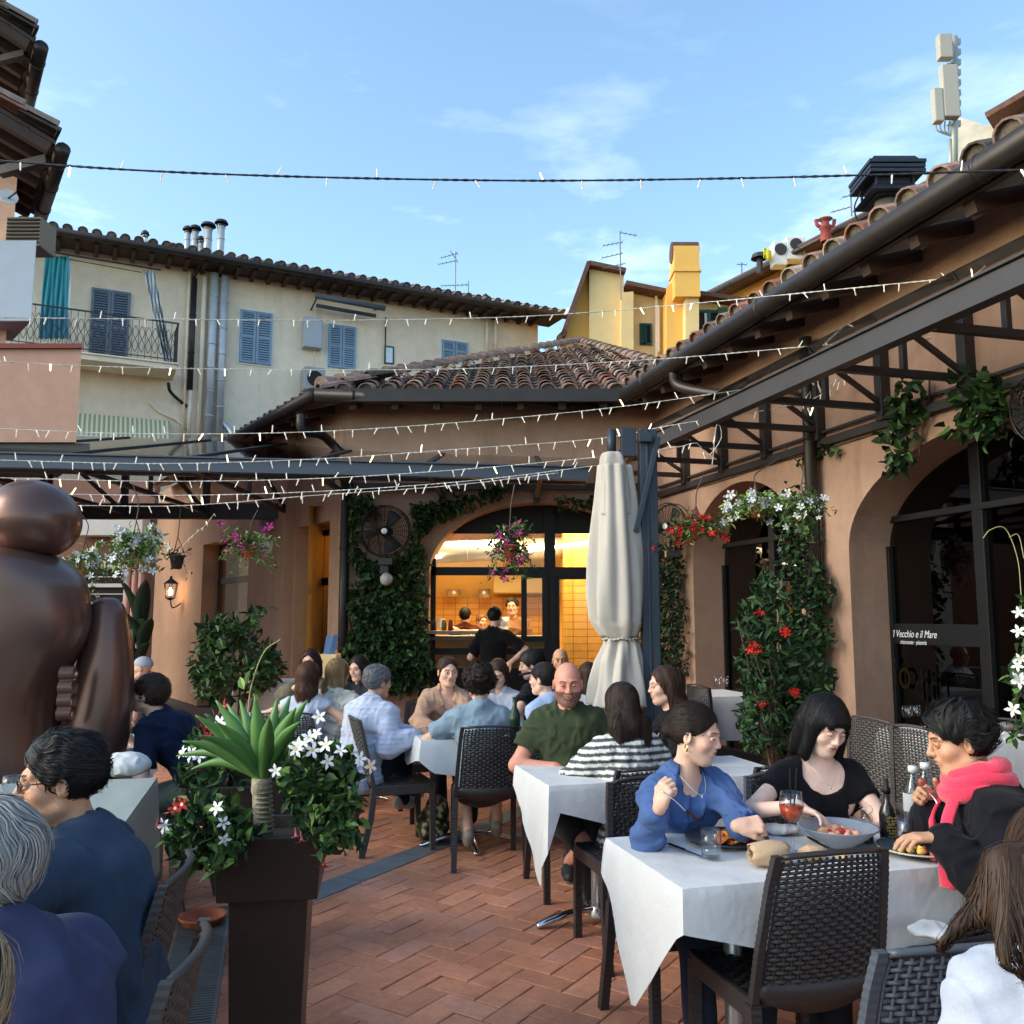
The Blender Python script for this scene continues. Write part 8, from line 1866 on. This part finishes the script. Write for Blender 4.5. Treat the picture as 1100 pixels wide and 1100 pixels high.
# --- middle table
def stripes_fn(V, L_):
    up_ = nrm(L_['neck']-L_['hip']); z = (V-L_['hip'])@up_+.006*noise3(V.astype(F32), 12, 3); w_ = (np.sin(z*2*PI/.036) > -.05)
    return np.where(w_[:, None], np.array(lin((220, 218, 212))), np.array(lin((74, 80, 80))))
PH(668, 757, 4.72, 108, 6, 'long haired woman in a grey and white striped top, seen from behind', fem=True, near=2, hyaw=-6, hpitch=14, skin='light', bulk=.98,
    hair=dict(style='long', col=(.028, .014, .009), len=.40, wd=.072, tap=1.1, tip=(.05, .022, .012), tipl=.3, slen=.42, n=1500, sw=.9, var=.5, th=.016), shirt=dict(name='striped_top', col=(.5, .5, .5), pattern=stripes_fn, sleeve=.40, e=.022, neck='crew', wr=.008, drop=.16, lo=.02),
    trousers=dict(col=(.01, .01, .012)), shoes=dict(col=(.02, .02, .02)), group=G_, handL=dict(p=P(640, 826, 4.95), d=(-.3, .8, .1)), elbL=(-.9, -.2, -.6), handR=P(700, 826, 5.0), footL=P(638, 960, 4.9), footR=P(665, 960, 4.9))
PH(610, 735, 5.05, -88, 3, 'bald bearded man in an olive green tee facing the camera', near=2, skin='red', bulk=1.16, belly=.035, hyaw=2, hpitch=6, beard=((.045, .042, .038), 1.0),
    hair=dict(style='short', col=(.07, .06, .055), brow=(.05, .04, .035), bald=1, n=0, th=.004), shirt=dict(name='tee', col=lin((58, 66, 46)), neck='crew', sleeve=.30, e=.018, wr=.008, drop=.06), trousers=dict(col=(.03, .03, .035), to=.45),
    shoes=dict(col=(.02, .02, .022), sole=(.3, .3, .3)), face=dict(lid=.45, size=1.05, fat=1.05), group=G_, handR=dict(p=P(596, 824, 4.98), d=(.9, -.1, -.1), n=(0, 0, -1)), elbR=(-.8, .1, -.7), handL=dict(p=P(640, 828, 4.98), d=(-.9, -.1, 0), n=(0, 0, -1)), elbL=(.8, .1, -.7),
    footR=P(612, 926, 5.1), footL=P(632, 915, 5.2))
PH(713, 737, 5.25, 180, 6, 'auburn haired woman in profile wearing a black top beside the parasol', fem=True, near=1, hyaw=-6, skin='light', hpitch=4,
    hair=dict(style='long', col=(.040, .018, .011), tip=(.20, .075, .03), tipl=.22, len=.12, wd=.055, slen=.2, n=700, var=.4, th=.014, down=(0, .10, -1)), shirt=dict(name='top', col=(.012, .010, .012), sleeve=.35, neck='crew'), trousers=dict(col=(.02, .02, .02)), face=dict(lid=.4), group=G_,
    handR=P(680, 832, 5.05), handL=P(690, 838, 4.9))
# --- back table
def lines_fn(V, L_):
    z = V[:, 2]-L_['hip'][2]; return np.where((np.sin(z*2*PI/.03+3*noise3(V.astype(F32), 6, 2)) > .9)[:, None], np.array(lin((156, 164, 190))), np.array(lin((182, 188, 206))))
PH(406, 733, 6.5, 58, 10, 'grey haired man in a pale blue dress shirt, seen from behind at the back table', near=1, skin='tan', hyaw=16, hpitch=4, bulk=1.15, bow=12,
    hair=dict(style='short', col=(.15, .15, .155), th=.018, slen=.05, mess=.7, n=700, var=.5), shirt=dict(name='dress_shirt', col=(.5, .5, .5), pattern=lines_fn, sleeve=.95, e=.026, wr=.007, wf=26, dirs=(.5, .5, 1.9), collar=lin((176, 184, 206)), drop=.10), trousers=dict(col=lin((34, 36, 48))),
    shoes=dict(col=lin((170, 166, 158)), sole=(.4, .4, .4)), group=G_, handR=P(448, 790, 6.3), handL=P(450, 795, 6.6), footR=P(432, 858, 6.6), footL=P(440, 850, 7.0))
PH(481, 722, 7.15, -74, 8, 'smiling man in a beige collared shirt with an open neck', near=1, skin='light', hyaw=-4, hpitch=4, face=dict(open=.8, lid=.4, lip=lin((186, 110, 100))),
    hair=dict(style='short', col=(.045, .025, .016), th=.009, slen=.04, line=.062), shirt=dict(name='shirt', col=lin((176, 142, 118)), neck='vee', sleeve=.95, e=.022, wr=.008, drop=.05), trousers=dict(col=(.03, .03, .04)), group=G_, handR=P(463, 785, 6.75), handL=P(502, 792, 6.75), elbR=(-.9, 0, -.6))
PH(515, 735, 6.1, 97, 8, 'curly dark haired person in a grey blue tee, seen from behind', near=1, skin='light', hpitch=5,
    hair=dict(style='curly', col=(.022, .012, .008), th=.034, n=1500, slen=.05, lift=.016, sw=1.2, nape=-.10), shirt=dict(name='tee', col=lin((134, 152, 166)), sleeve=.36, e=.022, wr=.006, drop=.04), trousers=dict(col=lin((58, 60, 66)), to=.6), shoes=dict(col=lin((150, 146, 136)), sole=lin((168, 160, 142)), pitch=-1.0), group=G_,
    handL=P(486, 792, 6.25), elbL=(-1, -.1, -.5), handR=P(546, 792, 6.25), elbR=(1, -.1, -.5), footL=G(503, 915)+np.array([0, 0, .12]), footR=G(533, 908)+np.array([0, 0, .14]))
PH(535, 722, 7.45, -98, 10, 'young woman with glasses and a white blouse, looking down at the back table', fem=True, near=1, skin='light', hpitch=24, glasses=dict(), face=dict(lid=.7), hair=dict(style='long', col=(.05, .026, .015), len=.12, wd=.06, slen=.2, n=300), shirt=dict(name='blouse', col=lin((184, 186, 194)), neck='open', sleeve=.9, e=.02, collar=lin((210, 210, 214))), group=G_, handR=P(528, 782, 7.0), handL=P(548, 784, 7.0), thighs=False)
PH(571, 714, 7.55, 150, 16, 'dark haired person in a black tee leaning on the back table', near=1, skin='light', hyaw=-30, hpitch=10, hair=dict(style='medium', col=BLK, th=.022, nape=-.10, n=300, slen=.08), shirt=dict(name='tee', col=(.008, .009, .013), sleeve=.34, e=.018), group=G_, handR=P(548, 778, 7.1), handL=P(540, 785, 6.9), elbL=(0, -.4, -1), thighs=False)
cp_ = PH(582, 730, 6.62, 142, 12, 'person in a dark baseball cap and light blue tee', near=1, skin='light', hyaw=-8, hair=dict(style='medium', col=DBR, th=.012, nape=-.10, n=260, slen=.06), cap=dict(col=lin((34, 38, 48)), badge=(.062, -.085, .075)), shirt=dict(name='tee', col=lin((164, 182, 212)), sleeve=.34, e=.02), group=G_, handR=P(556, 800, 6.6), handL=P(553, 795, 6.3), thighs=False)
PH(602, 710, 8.5, -92, 4, 'bald man with glasses far behind the bearded man', near=1, skin='tan', glasses=dict(), hair=dict(style='short', col=(.05, .04, .035), brow=(.05, .04, .03), bald=1, n=0, th=.004), shirt=dict(name='shirt', col=lin((196, 198, 204)), e=.02), group=G_, thighs=False, handL=P(620, 760, 8.2), handR=P(590, 760, 8.2))
PH(631, 726, 7.7, 95, 6, 'brown haired woman in white, mostly hidden by the parasol', fem=True, near=0, hair=dict(style='long', col=(.05, .026, .016), len=.14, wd=.05, n=200), shirt=dict(name='top', col=lin((206, 208, 214)), e=.018, sleeve=.3), group=G_, thighs=False)
# --- table of women by the wall
PH(333, 712, 7.95, -98, 4, 'person with dark red hair and an olive top behind the woman in white', fem=True, near=0, hair=dict(style='bob', col=(.035, .010, .010), th=.016, n=200), shirt=dict(name='top', col=lin((98, 94, 78)), sleeve=.8, e=.022), group=G_, thighs=False, handR=P(318, 738, 7.6), elbR=(-1, 0, -.5))
PH(331, 727, 7.1, 90, 4, 'woman with wavy auburn half tied hair and a white sleeveless top, from behind', fem=True, near=1, skin='light', hair=dict(style='half', col=(.075, .032, .018), len=.18, wd=.045, tap=.8, th=.018, slen=.24, n=700, wave=.8, var=.5), shirt=dict(name='sleeveless_top', col=lin((184, 190, 206)), sleeve=.08, e=.012, neck='crew'), group=G_, thighs=False, handL=P(306, 776, 7.1), handR=P(350, 776, 7.1), elbL=(-1, -.2, -.3), elbR=(1, -.2, -.3))
PH(364, 723, 7.25, 66, 8, 'woman with long blonde highlighted hair and a loose white blouse', fem=True, near=1, skin='light', hyaw=10, hair=dict(style='long', col=(.22, .13, .06), tip=(.40, .27, .14), tipl=.3, len=.22, wd=.055, slen=.28, n=700, var=.45), shirt=dict(name='blouse', col=lin((180, 179, 170)), sleeve=.9, e=.030, wr=.012, drop=.14, lo=.02), group=G_, thighs=False, handR=P(384, 800, 7.0), elbR=(.7, -.6, -.6), handL=P(366, 770, 7.5))
PH(385, 718, 8.0, -118, 6, 'dark haired woman with black glasses facing the blonde woman', fem=True, near=1, skin='light', glasses=dict(), hpitch=8, hair=dict(style='bob', col=DBR, th=.018, n=260), shirt=dict(name='top', col=(.03, .03, .035), e=.02), group=G_, thighs=False)
# --- left side
PH(157, 747, 5.5, 178, 30, 'laughing man in a navy tee leaning on his elbows beside the sculpture', near=1, skin='light', hyaw=0, hpitch=-12, bow=14, hair=dict(style='short', col=(.035, .02, .013), th=.022, comb=(0, .5, -.3), slen=.06, nape=-.07, n=600), shirt=dict(name='tee', col=lin((18, 30, 54)), sleeve=.38, e=.022, wr=.008, drop=.02), trousers=dict(col=lin((92, 96, 84))), face=dict(open=1), group=G_,
    handL=dict(p=P(128, 812, 5.35), d=(-.8, .2, .1)), elbL=(.3, -.4, -1), handR=P(136, 790, 5.75), elbR=(0, .3, -1))
PH(152, 718, 9.3, 180, 5, 'person in a pale cap far behind the laughing man', near=0, hair=None, cap=dict(col=lin((170, 172, 186))), shirt=dict(name='shirt', col=lin((60, 60, 66)), e=.02), group=G_, thighs=False)
PH(64, 838, 2.42, 180, 3, 'man with black wavy hair, glasses and a petrol blue polo in profile at the left', near=2, skin='tan', hyaw=-24, hpitch=4, bulk=1.0, bow=20, glasses=dict(w=1.1), beard=((.16, .14, .13), .45),
    hair=dict(style='short', col=(.010, .008, .008), th=.017, slen=.05, mess=.7, comb=(0, -.8, -.1), lift=.008, nape=-.07, n=2200, sw=.9, line=.062), shirt=dict(name='polo_shirt', col=lin((50, 66, 86)), sleeve=.95, e=.024, wr=.010, wf=22, collar=lin((32, 47, 66)), neck='crew', drop=.10), trousers=dict(col=(.02, .02, .03)), face=dict(lid=.4, nose=1.03), group=G_, handL=P(5, 905, 2.2), handR=P(-5, 880, 2.75))
PH(-16, 934, 1.76, 152, 4, 'silver haired person in a navy polo at the lower left, seen from behind', near=2, skin='red', hyaw=-10, hpitch=10, bulk=1.04, bow=24,
    hair=dict(style='medium', col=(.30, .295, .28), th=.020, slen=.10, mess=.6, comb=(0, -.5, -.9), nape=-.085, n=1600, sw=1.2, var=.45, lift=.008), shirt=dict(name='polo_shirt', col=lin((54, 60, 88)), sleeve=.95, e=.026, wr=.009, wf=20, collar=lin((42, 46, 64)), drop=.10), trousers=dict(col=(.02, .02, .03)), group=G_, handL=P(-160, 1040, 1.6), handR=P(-130, 1010, 2.0))
PH(-72, 1092, 1.22, 120, 10, 'blonde person in a white top at the bottom left corner', fem=True, near=2, skin='red', hair=dict(style='medium', col=(.36, .27, .16), th=.022, nape=-.11, slen=.10, n=900, var=.4), shirt=dict(name='tee', col=lin((178, 184, 200)), sleeve=.4, neck='tank', e=.014), group=G_, thighs=False, handL=P(-150, 1150, 1.4), handR=P(-60, 1150, 1.7))
# person beyond the left edge whose raised hand and wine glass enter the picture
PH(-150, 800, 2.95, -12, 4, 'person beyond the left edge whose hand and wine glass enter the photo', near=1, skin='light', hair=dict(style='short', col=DBR), shirt=dict(name='shirt', col=(.3, .3, .35), e=.02), group=G_, thighs=False, handR=dict(p=P(-22, 850, 2.55), d=(.9, .1, .25), n=(-.2, .9, 0), curl=(.9, .9, 1, 1)), elbR=(0, -.4, -1), handL=P(-120, 900, 3.0))
# bottom right
PH(1138, 932, 1.70, 78, 10, 'woman with long brown hair and a white tee at the lower right corner', fem=True, near=2, skin='tan', hyaw=8, hpitch=16, hroll=-4,
    hair=dict(style='long', col=(.050, .026, .015), tip=(.11, .062, .036), tipl=.35, len=.16, wd=.05, slen=.40, n=2600, var=.55, sw=.8, wave=.2, extra=((P(1115, 925, 1.64), P(1062, 965, 1.60), .045, .022), (P(1062, 965, 1.60), P(1010, 1012, 1.56), .022, .004), (P(1080, 930, 1.58), P(1078, 1035, 1.50), .035, .005), (P(1110, 930, 1.58), P(1105, 1045, 1.5), .04, .006))),
    shirt=dict(name='tee', col=lin((176, 182, 198)), sleeve=.40, e=.020, wr=.008, wf=24, neck='crew', drop=.06, lo=.02), trousers=dict(col=(.03, .03, .05)), group=G_, handL=P(1000, 1180, 1.85), elbL=(-.5, -.6, -.9), handR=P(1180, 1150, 2.0))
# --- staff
def stand(px, py, Y, yaw, label, **k):
    t = P(px, py, Y); s = (t[2]-.93*.98)/(.535+.18) if False else (t[2])/(.93+.61+.105); return person(label, (t[0], t[1]), yaw, s=s, lean=2, legs='stand', group='restaurant staff', **k)
stand(530, 663, 10.35, 70, 'waiter in a black tee standing at the kitchen counter', near=1, skin='light', hair=dict(style='short', col=BLK, n=150, th=.010), shirt=dict(name='tee', col=(.006, .006, .007), sleeve=.42, e=.02), trousers=dict(col=(.008, .008, .009)), handR=P(548, 712, 10.2), elbR=(1, -.3, -.6), handL=P(520, 700, 10.6))
stand(499, 662, 12.8, 80, 'cook in a dark red top bent over behind the kitchen counter', near=0, hair=dict(style='short', col=BLK, n=60), shirt=dict(name='top', col=(.06, .012, .010), sleeve=.4, e=.03), trousers=dict(col=(.02, .02, .02)), thighs=False, handR=P(490, 676, 12.4), handL=P(510, 678, 12.4))
stand(516, 668, 13.4, -60, 'cook in a pale top between the other cooks', near=0, hair=dict(style='short', col=(.2, .1, .05), n=60), shirt=dict(name='top', col=lin((190, 150, 110)), sleeve=.4, e=.02), trousers=dict(col=(.02, .02, .02)), thighs=False)
stand(551, 652, 12.9, -100, 'dark haired cook behind the inner casement window', near=0, hair=dict(style='curly', col=BLK, n=60), shirt=dict(name='top', col=lin((150, 110, 80)), sleeve=.4, e=.02), trousers=dict(col=(.02, .02, .02)), thighs=False, handR=P(540, 676, 12.5))

# ================================================================== TABLEWARE
ZT = .7665
M_water = glassmat('water', (.9, .94, .96), 0, .10)
def tumbler(px, py, label, z=ZT, h=.095, r_=.036, water=.4, grp='water glasses'):
    c = G(px, py, z); t = thing('tumbler', label, 'glass', c, group=grp); m = MB(); m.lathe([(0, .004), (r_*.86, .004), (r_, h*.5), (r_*.94, h), (r_*.90, h), (r_*.94, h*.5), (r_*.80, .010), (0, .010)], c, 26); m.obj('bowl', M_clear, t, smooth=True)
    if water: m = MB(); m.lathe([(0, .011), (r_*.78, .011), (r_*.90, h*water), (0, h*water)], c, 22); m.obj('water', M_water, t, smooth=True)
    return t
tumbler(764, 922, 'short water glass on the white cloth near the pasta plate')
tumbler(621, 831, 'water glass on the middle table in front of the bearded man', h=.09)
tumbler(975, 915, 'empty tumbler left of the two water bottles', h=.12, r_=.034, water=0); tumbler(985, 910, 'second empty tumbler touching the water bottles', h=.12, r_=.034, water=.1)
for k, (x, y, l_) in enumerate(((975, 771, 'tiny glass upside down on the right wall table, left one'), (984, 770, 'tiny glass upside down on the right wall table, right one'))): tumbler(x, y, l_, z=.888, h=.08, water=0)
for x, y, l_ in ((771, 738, 'small glass on the table left of the shrub, left of two'), (779, 738, 'small glass on the table left of the shrub, right of two')): tumbler(x, y, l_, z=.908, h=.10, water=0)
def lathe_thing(name, label, cat, px, py, parts, z=ZT, n=32, group=None):
    c = G(px, py, z); t = thing(name, label, cat, c, group=group)
    for nm, prof, mt in parts: m = MB(); m.lathe(prof, c, n); m.obj(nm, mt, t, smooth=True)
    return t, c
M_blkplate = mat('stoneware_black', lin((52, 52, 58)), .45, bump=.1); M_greyb = mat('stoneware_grey', lin((136, 142, 152)), .4, var=.05); M_teal = mat('stoneware_teal', lin((92, 104, 110)), .4, var=.1); M_rim = mat('plate_rim', lin((190, 180, 160)), .4); M_porc = mat('porcelain', lin((214, 214, 212)), .25)
plate = lambda r_: [(0, .004), (r_*.6, .004), (r_*.97, .016), (r_, .019), (r_*.99, .022), (r_*.6, .010), (0, .009)]
lathe_thing('plate', 'matt black dinner plate holding pasta in front of the blue wrap shirt', 'plate', 781, 905, [('dish', plate(.150), M_blkplate)])
lathe_thing('plate', 'teal grey plate with a pale rim at the right end of the front table', 'plate', 986, 916, [('dish', plate(.135), M_teal), ('rim', [(.134, .0185), (.138, .019), (.136, .024), (.132, .023)], M_rim)])
lathe_thing('plate', 'white plate of leafy pasta behind the grey bowl', 'plate', 896, 888, [('dish', plate(.130), M_porc)])
bowl_, bc_ = lathe_thing('salad_bowl', 'wide grey footed bowl with salad beside the spritz glass', 'bowl', 901, 910, [('bowl', [(0, .004), (.05, .004), (.055, .01), (.095, .035), (.138, .070), (.140, .074), (.132, .073), (.09, .040), (.05, .018), (0, .015)], M_greyb)])
def food(label, name, cat, px, py, z, n, r_, cols, size, flat=.5, seed=1, rough=.35):
    c = G(px, py, z); rs_ = np.random.RandomState(seed); m = MB()
    for k in range(n):
        a_, d = rs_.uniform(0, 6.28), r_*math.sqrt(rs_.uniform(0, 1)); p = c+(d*math.cos(a_), d*math.sin(a_), size*.3+rs_.uniform(0, .018)*(1-d/r_)); cc = np.array(cols[rs_.randint(len(cols))])*rs_.uniform(.75, 1.2)
        if flat < .3:       # thin folded sheets
            x = nrm(rs_.normal(size=3)*(1, 1, .3)); y = nrm(np.cross(x, (rs_.normal()*.5, rs_.normal()*.5, 1))); z_ = np.cross(x, y); g_ = [[p+x*size*(i-2)*.5+y*size*(j-2)*.4+z_*size*.3*math.sin(i*1.4+j) for j in range(5)] for i in range(5)]; m.grid(np.array(g_), col=tuple(cc))
        else: m.ball(p, (size*rs_.uniform(.6, 1.1), size*rs_.uniform(.5, .9), size*flat), 9, 6, col=tuple(cc)); m.V[-1] = m.V[-1]+(rs_.normal(size=m.V[-1].shape)*size*.06)
    return m.obj(name, mat('food', (.5, .5, .5), rough, attr=True, spec=.5), smooth=True, label=label, cat=cat, solid=.002 if flat < .3 else 0)
food('orange red pasta sheets with sauce on the black plate', 'pasta', 'food', 791, 903, .777, 26, .065, [lin((206, 120, 50)), lin((170, 66, 28)), lin((226, 160, 80)), lin((140, 50, 24))], .026, .2, 1)
food('salad of salmon pink slices and red tomato in the grey bowl', 'salad', 'food', 900, 896, .815, 30, .060, [lin((214, 130, 100)), lin((200, 60, 44)), lin((190, 150, 90)), lin((226, 160, 130))], .020, .6, 2)
food('yellow roast potatoes on the teal plate', 'potatoes', 'food', 978, 914, .782, 14, .045, [lin((216, 170, 60)), lin((230, 190, 90)), lin((196, 150, 50))], .016, .7, 3); food('slice of browned meat beside the yellow potatoes', 'meat', 'food', 996, 915, .782, 7, .03, [lin((140, 96, 84)), lin((116, 78, 66))], .018, .6, 4)
food('green and yellow leafy pasta on the white plate', 'pasta', 'food', 893, 886, .778, 26, .07, [lin((150, 160, 60)), lin((206, 190, 110)), lin((90, 110, 40))], .016, .4, 5)
sz_, sc0 = lathe_thing('spritz_glass', 'stemmed glass of orange spritz with two black straws', 'wine glass', 852, 916, [('bowl', [(.0, .002), (.036, .002), (.036, .005), (.005, .009), (.0042, .085), (.012, .098), (.038, .125), (.043, .160), (.036, .205), (.0345, .205), (.0415, .160), (.036, .127), (.008, .101)], M_clear)])
m = MB(); m.lathe([(0, .103), (.012, .104), (.034, .128), (.040, .158), (0, .159)], sc0, 26); m.obj('drink', mat('spritz', lin((232, 84, 20)), .15, trans=.35, emit=lin((220, 70, 10)), estr=0.0, var=.4, vscale=60, varcol=lin((160, 30, 8))), sz_, smooth=True)
m = MB(); rs_ = np.random.RandomState(4)
for k in range(5): m.box(sc0+(-.02+.012*k*rs_.uniform(.6, 1), rs_.uniform(-.02, .01), .135+rs_.uniform(0, .012)), sc0+(-.006+.012*k*rs_.uniform(.6, 1), rs_.uniform(.0, .02), .163+rs_.uniform(-.004, .002)))
m.obj('ice', M_clear, sz_, bevel=.002)
for q_ in (-1, 1): m = MB(); m.tube([sc0+(.004*q_, 0, .11), sc0+(.008+q_*.012, -.01, .285)], .0032, 8); m.obj('straw', M_black, sz_)
for k, (x, y, Y, r_, h, lb, nm) in enumerate(((470, 674, 12.0, .10, .12, 'stack of white plates on the left of the kitchen counter', 'plate_stack'), (540, 676, 12.0, .09, .16, 'steel pot on the kitchen counter behind the waiter', 'cooking_pot'), (487, 640, 14.6, .12, .10, 'round pan hanging on the kitchen wall', 'hanging_pan'), (520, 642, 14.6, .10, .14, 'small pot hanging on the kitchen wall', 'hanging_pot'))):
    c = P(x, y, Y); m = MB(); m.lathe([(0, 0), (r_, 0), (r_*1.02, h*.4), (r_, h*.5), (r_*1.02, h), (r_*.9, h), (0, h*.8)], c, 16); m.obj(nm, M_steel if k else M_porc, smooth=k > 0, label=lb, cat='cookware')
M_kraft = mat('kraft_paper', lin((196, 164, 130)), .8, bump=.3, bscale=60, var=.08, vscale=14)
def crumple(label, px, py, z, sx, sy, sz, seed, material, cat, name, rotz=0):
    c = G(px, py, z); S = SDF(); r_ = np.random.RandomState(seed); S.ell(c+(0, 0, sz*.5), (sx, sy, sz*.5), .01, rot=rotm((0, 0, 1), rotz)); S.fn(lambda p: .010*np.abs(noise3(p, 55, seed)).astype(F32)-.005, 'add'); S.plane(c+(0, 0, .001), (0, 0, -1), 'i', .004)
    V, Fq = mesh_sdf(S, c-max(sx, sy)*1.4, c+max(sx, sy, sz)*1.6, .005); m = MB(); m.add(V, Fq); return m.obj(name, material, smooth=True, label=label, cat=cat)
bgp = thing('bread_bag', 'open brown paper bread bag beside the empty black chair', 'paper bag', G(822, 932, ZT)); c = G(823, 930, ZT); m = MB(); g_ = []
for i in range(9):
    t = i/8; r_ = .030+.012*math.sin(t*3); cc_ = c+np.array([-.055+.13*t, -.01+.02*t, .040]); g_.append([cc_+np.array([.004*math.sin(a_*5+t*3), r_*1.15*math.cos(a_)+.003*math.sin(a_*7+i), (r_*.95)*math.sin(a_)]) for a_ in np.linspace(0, 2*PI, 25)])
m.grid(np.array(g_)); m.obj('paper', M_kraft, bgp, smooth=True, solid=.0015)
crumple('round bread roll on the cloth behind the chair back', 873, 925, ZT, .045, .032, .05, 3, mat('bread', lin((206, 168, 128)), .8, bump=.3), 'bread', 'bread_roll'); crumple('small torn bread piece at the chair back', 906, 926, ZT, .022, .018, .035, 5, MATS['bread'], 'bread', 'bread_piece')
crumple('folded white napkin under the spritz glass', 836, 895, ZT, .08, .05, .03, 8, M_linen, 'napkin', 'napkin'); crumple('white napkin on the lap beside the pink scarf', 1003, 1005, .60, .075, .07, .035, 9, M_linen, 'napkin', 'napkin')
crumple('crumpled white cloth bag under the elbow of the laughing man', 134, 834, .76, .13, .10, .12, 12, M_linen, 'bag', 'cloth_bag')
lathe_thing('pepper_mill', 'clear acrylic pepper mill left of the dark oil bottle', 'pepper mill', 932, 905, [('base', [(0, .0), (.021, 0), (.020, .03), (.018, .055), (0, .055)], mat('pepper', lin((96, 86, 78)), .5, var=.5, vscale=200)), ('body', [(.022, 0), (.022, .055), (.016, .062), (.020, .072), (.023, .085), (.018, .097), (.010, .100), (.022, .106), (.025, .118), (.018, .130), (.005, .134), (.005, .142), (0, .143)], M_clear)])
lathe_thing('oil_bottle', 'dark glass oil bottle with black pourer', 'bottle', 955, 905, [('glass', [(0, 0), (.028, 0), (.030, .005), (.030, .10), (.024, .125), (.012, .142), (.012, .175), (0, .175)], mat('dark_glass', (.012, .012, .010), .08, spec=.6)), ('pourer', [(.0, .175), (.014, .175), (.014, .19), (.008, .2), (.007, .225), (0, .226)], M_black)])
oil_c = G(955, 905, ZT)
for k in range(7): text('olio extra vergine'[k*2:k*2+6], oil_c+(-.017, -.0306, .088-k*.011), (1, 0, 0), .010, mat('gold_print', lin((150, 130, 84)), .4), 'lettering', bpy.data.objects['oil_bottle'], w=.034)
M_bot = glassmat('bottle_glass', (.80, .86, .88), 0, .08)
for px, py, lb in ((984, 898, 'clear water bottle with grey paper label, the left of two'), (997, 893, 'clear water bottle with dark label half hidden by the scarf, the right of two')):
    b_, c = lathe_thing('water_bottle', lb, 'bottle', px, py, [('glass', [(0, 0), (.036, 0), (.038, .01), (.038, .15), (.033, .18), (.016, .215), (.014, .24), (0, .24)], M_bot), ('cap', [(.0, .232), (.017, .232), (.017, .255), (0, .256)], M_porc),
        ('label', [(.0385, .09), (.0387, .092), (.0387, .155), (.0385, .157)], mat('label_grey', lin((176, 178, 180)), .6) if 'grey' in lb else mat('label_dark', lin((60, 62, 66)), .6))], group='water bottles on the front table')
lathe_thing('wine_bottle', 'dark green bottle standing on the back table', 'bottle', 553, 800, [('glass', [(0, 0), (.036, 0), (.036, .19), (.014, .24), (.014, .30), (0, .30)], mat('green_glass', (.01, .03, .015), .1))])
b_, c = lathe_thing('carafe_bottle', 'small clear bottle on the side table by the ficus', 'bottle', 293, 738, [('glass', [(0, 0), (.04, 0), (.04, .14), (.018, .18), (.02, .23), (0, .23)], mat('grey_glass', lin((70, 74, 78)), .1))], z=.868)
# cutlery
def cutlery(label, a, b, kind, cat):
    a = np.array(a, float); b = np.array(b, float); d = nrm(b-a); L_ = np.linalg.norm(b-a); s_ = nrm(np.cross(d, (0, 0, 1))); t = thing(kind, label, cat, a); m = MB(); up = np.cross(s_, d)
    if kind == 'knife':
        m.obox(a-s_*.006, d*L_*.48, s_*.012, up*.006); m.obj('handle', M_black, t, bevel=.002); m = MB(); m.obox(a+d*L_*.48-s_*.008, d*L_*.5, s_*.015, up*.0015); m.obj('blade', M_chrome, t)
    else:
        m.tube(smoothpath([a, a+d*L_*.35+up*.004, a+d*L_*.66]), [.0045]*6+[.003]*7, 8, flat=.5); m.obj('handle', M_chrome, t, smooth=True); m = MB(); m.obox(a+d*L_*.64-s_*.011, d*L_*.14, s_*.022, up*.002)
        for k in range(4): m.obox(a+d*L_*.78-s_*(.011-k*.0063), d*L_*.22, s_*.0035, up*.002)
        m.obj('tines', M_chrome, t)
    return t
cutlery('knife with dark handle lying left of the water glass', G(718, 907, .769), G(755, 921, .769), 'knife', 'knife')
cutlery('fork held by the woman in the blue wrap shirt', P(710, 849, 3.02), P(752, 884, 2.95), 'fork', 'fork')
cutlery('fork with a bite of meat held by the person in the pink scarf', P(1008, 864, 3.0), P(993, 846, 3.05), 'fork', 'fork')
m = MB(); m.ball(P(990, 840, 3.05), (.014, .010, .014), 10, 8); m.V[-1] = m.V[-1]+nrs.normal(size=m.V[-1].shape)*.001; m.obj('meat_bite', mat('meat_red', lin((150, 84, 74)), .4), smooth=True, label='bite of meat on the raised fork', cat='food')
cutlery('knife on the front table behind the grey bowl', G(868, 900, .769), G(890, 912, .769), 'knife', 'knife')
m = MB(); c = G(610, 832, ZT); m.obox(c, TU*.20, TV*.09, (0, 0, .006)); m.obox(c+(0.01, .01, .006), TU*.17, TV*.07, (0, 0, .003)); m.obj('napkin', M_linen, label='folded napkin on the middle table by the striped sleeve', cat='napkin', bevel=.002)
wg, c = lathe_thing('wine_glass', 'wine glass held up at the left edge', 'wine glass', 12, 882, [('bowl', [(.0, .002), (.034, .002), (.004, .008), (.004, .08), (.03, .10), (.040, .14), (.036, .17), (.035, .17), (.039, .14), (.029, .102), (0, .085)], M_clear)], z=.80)
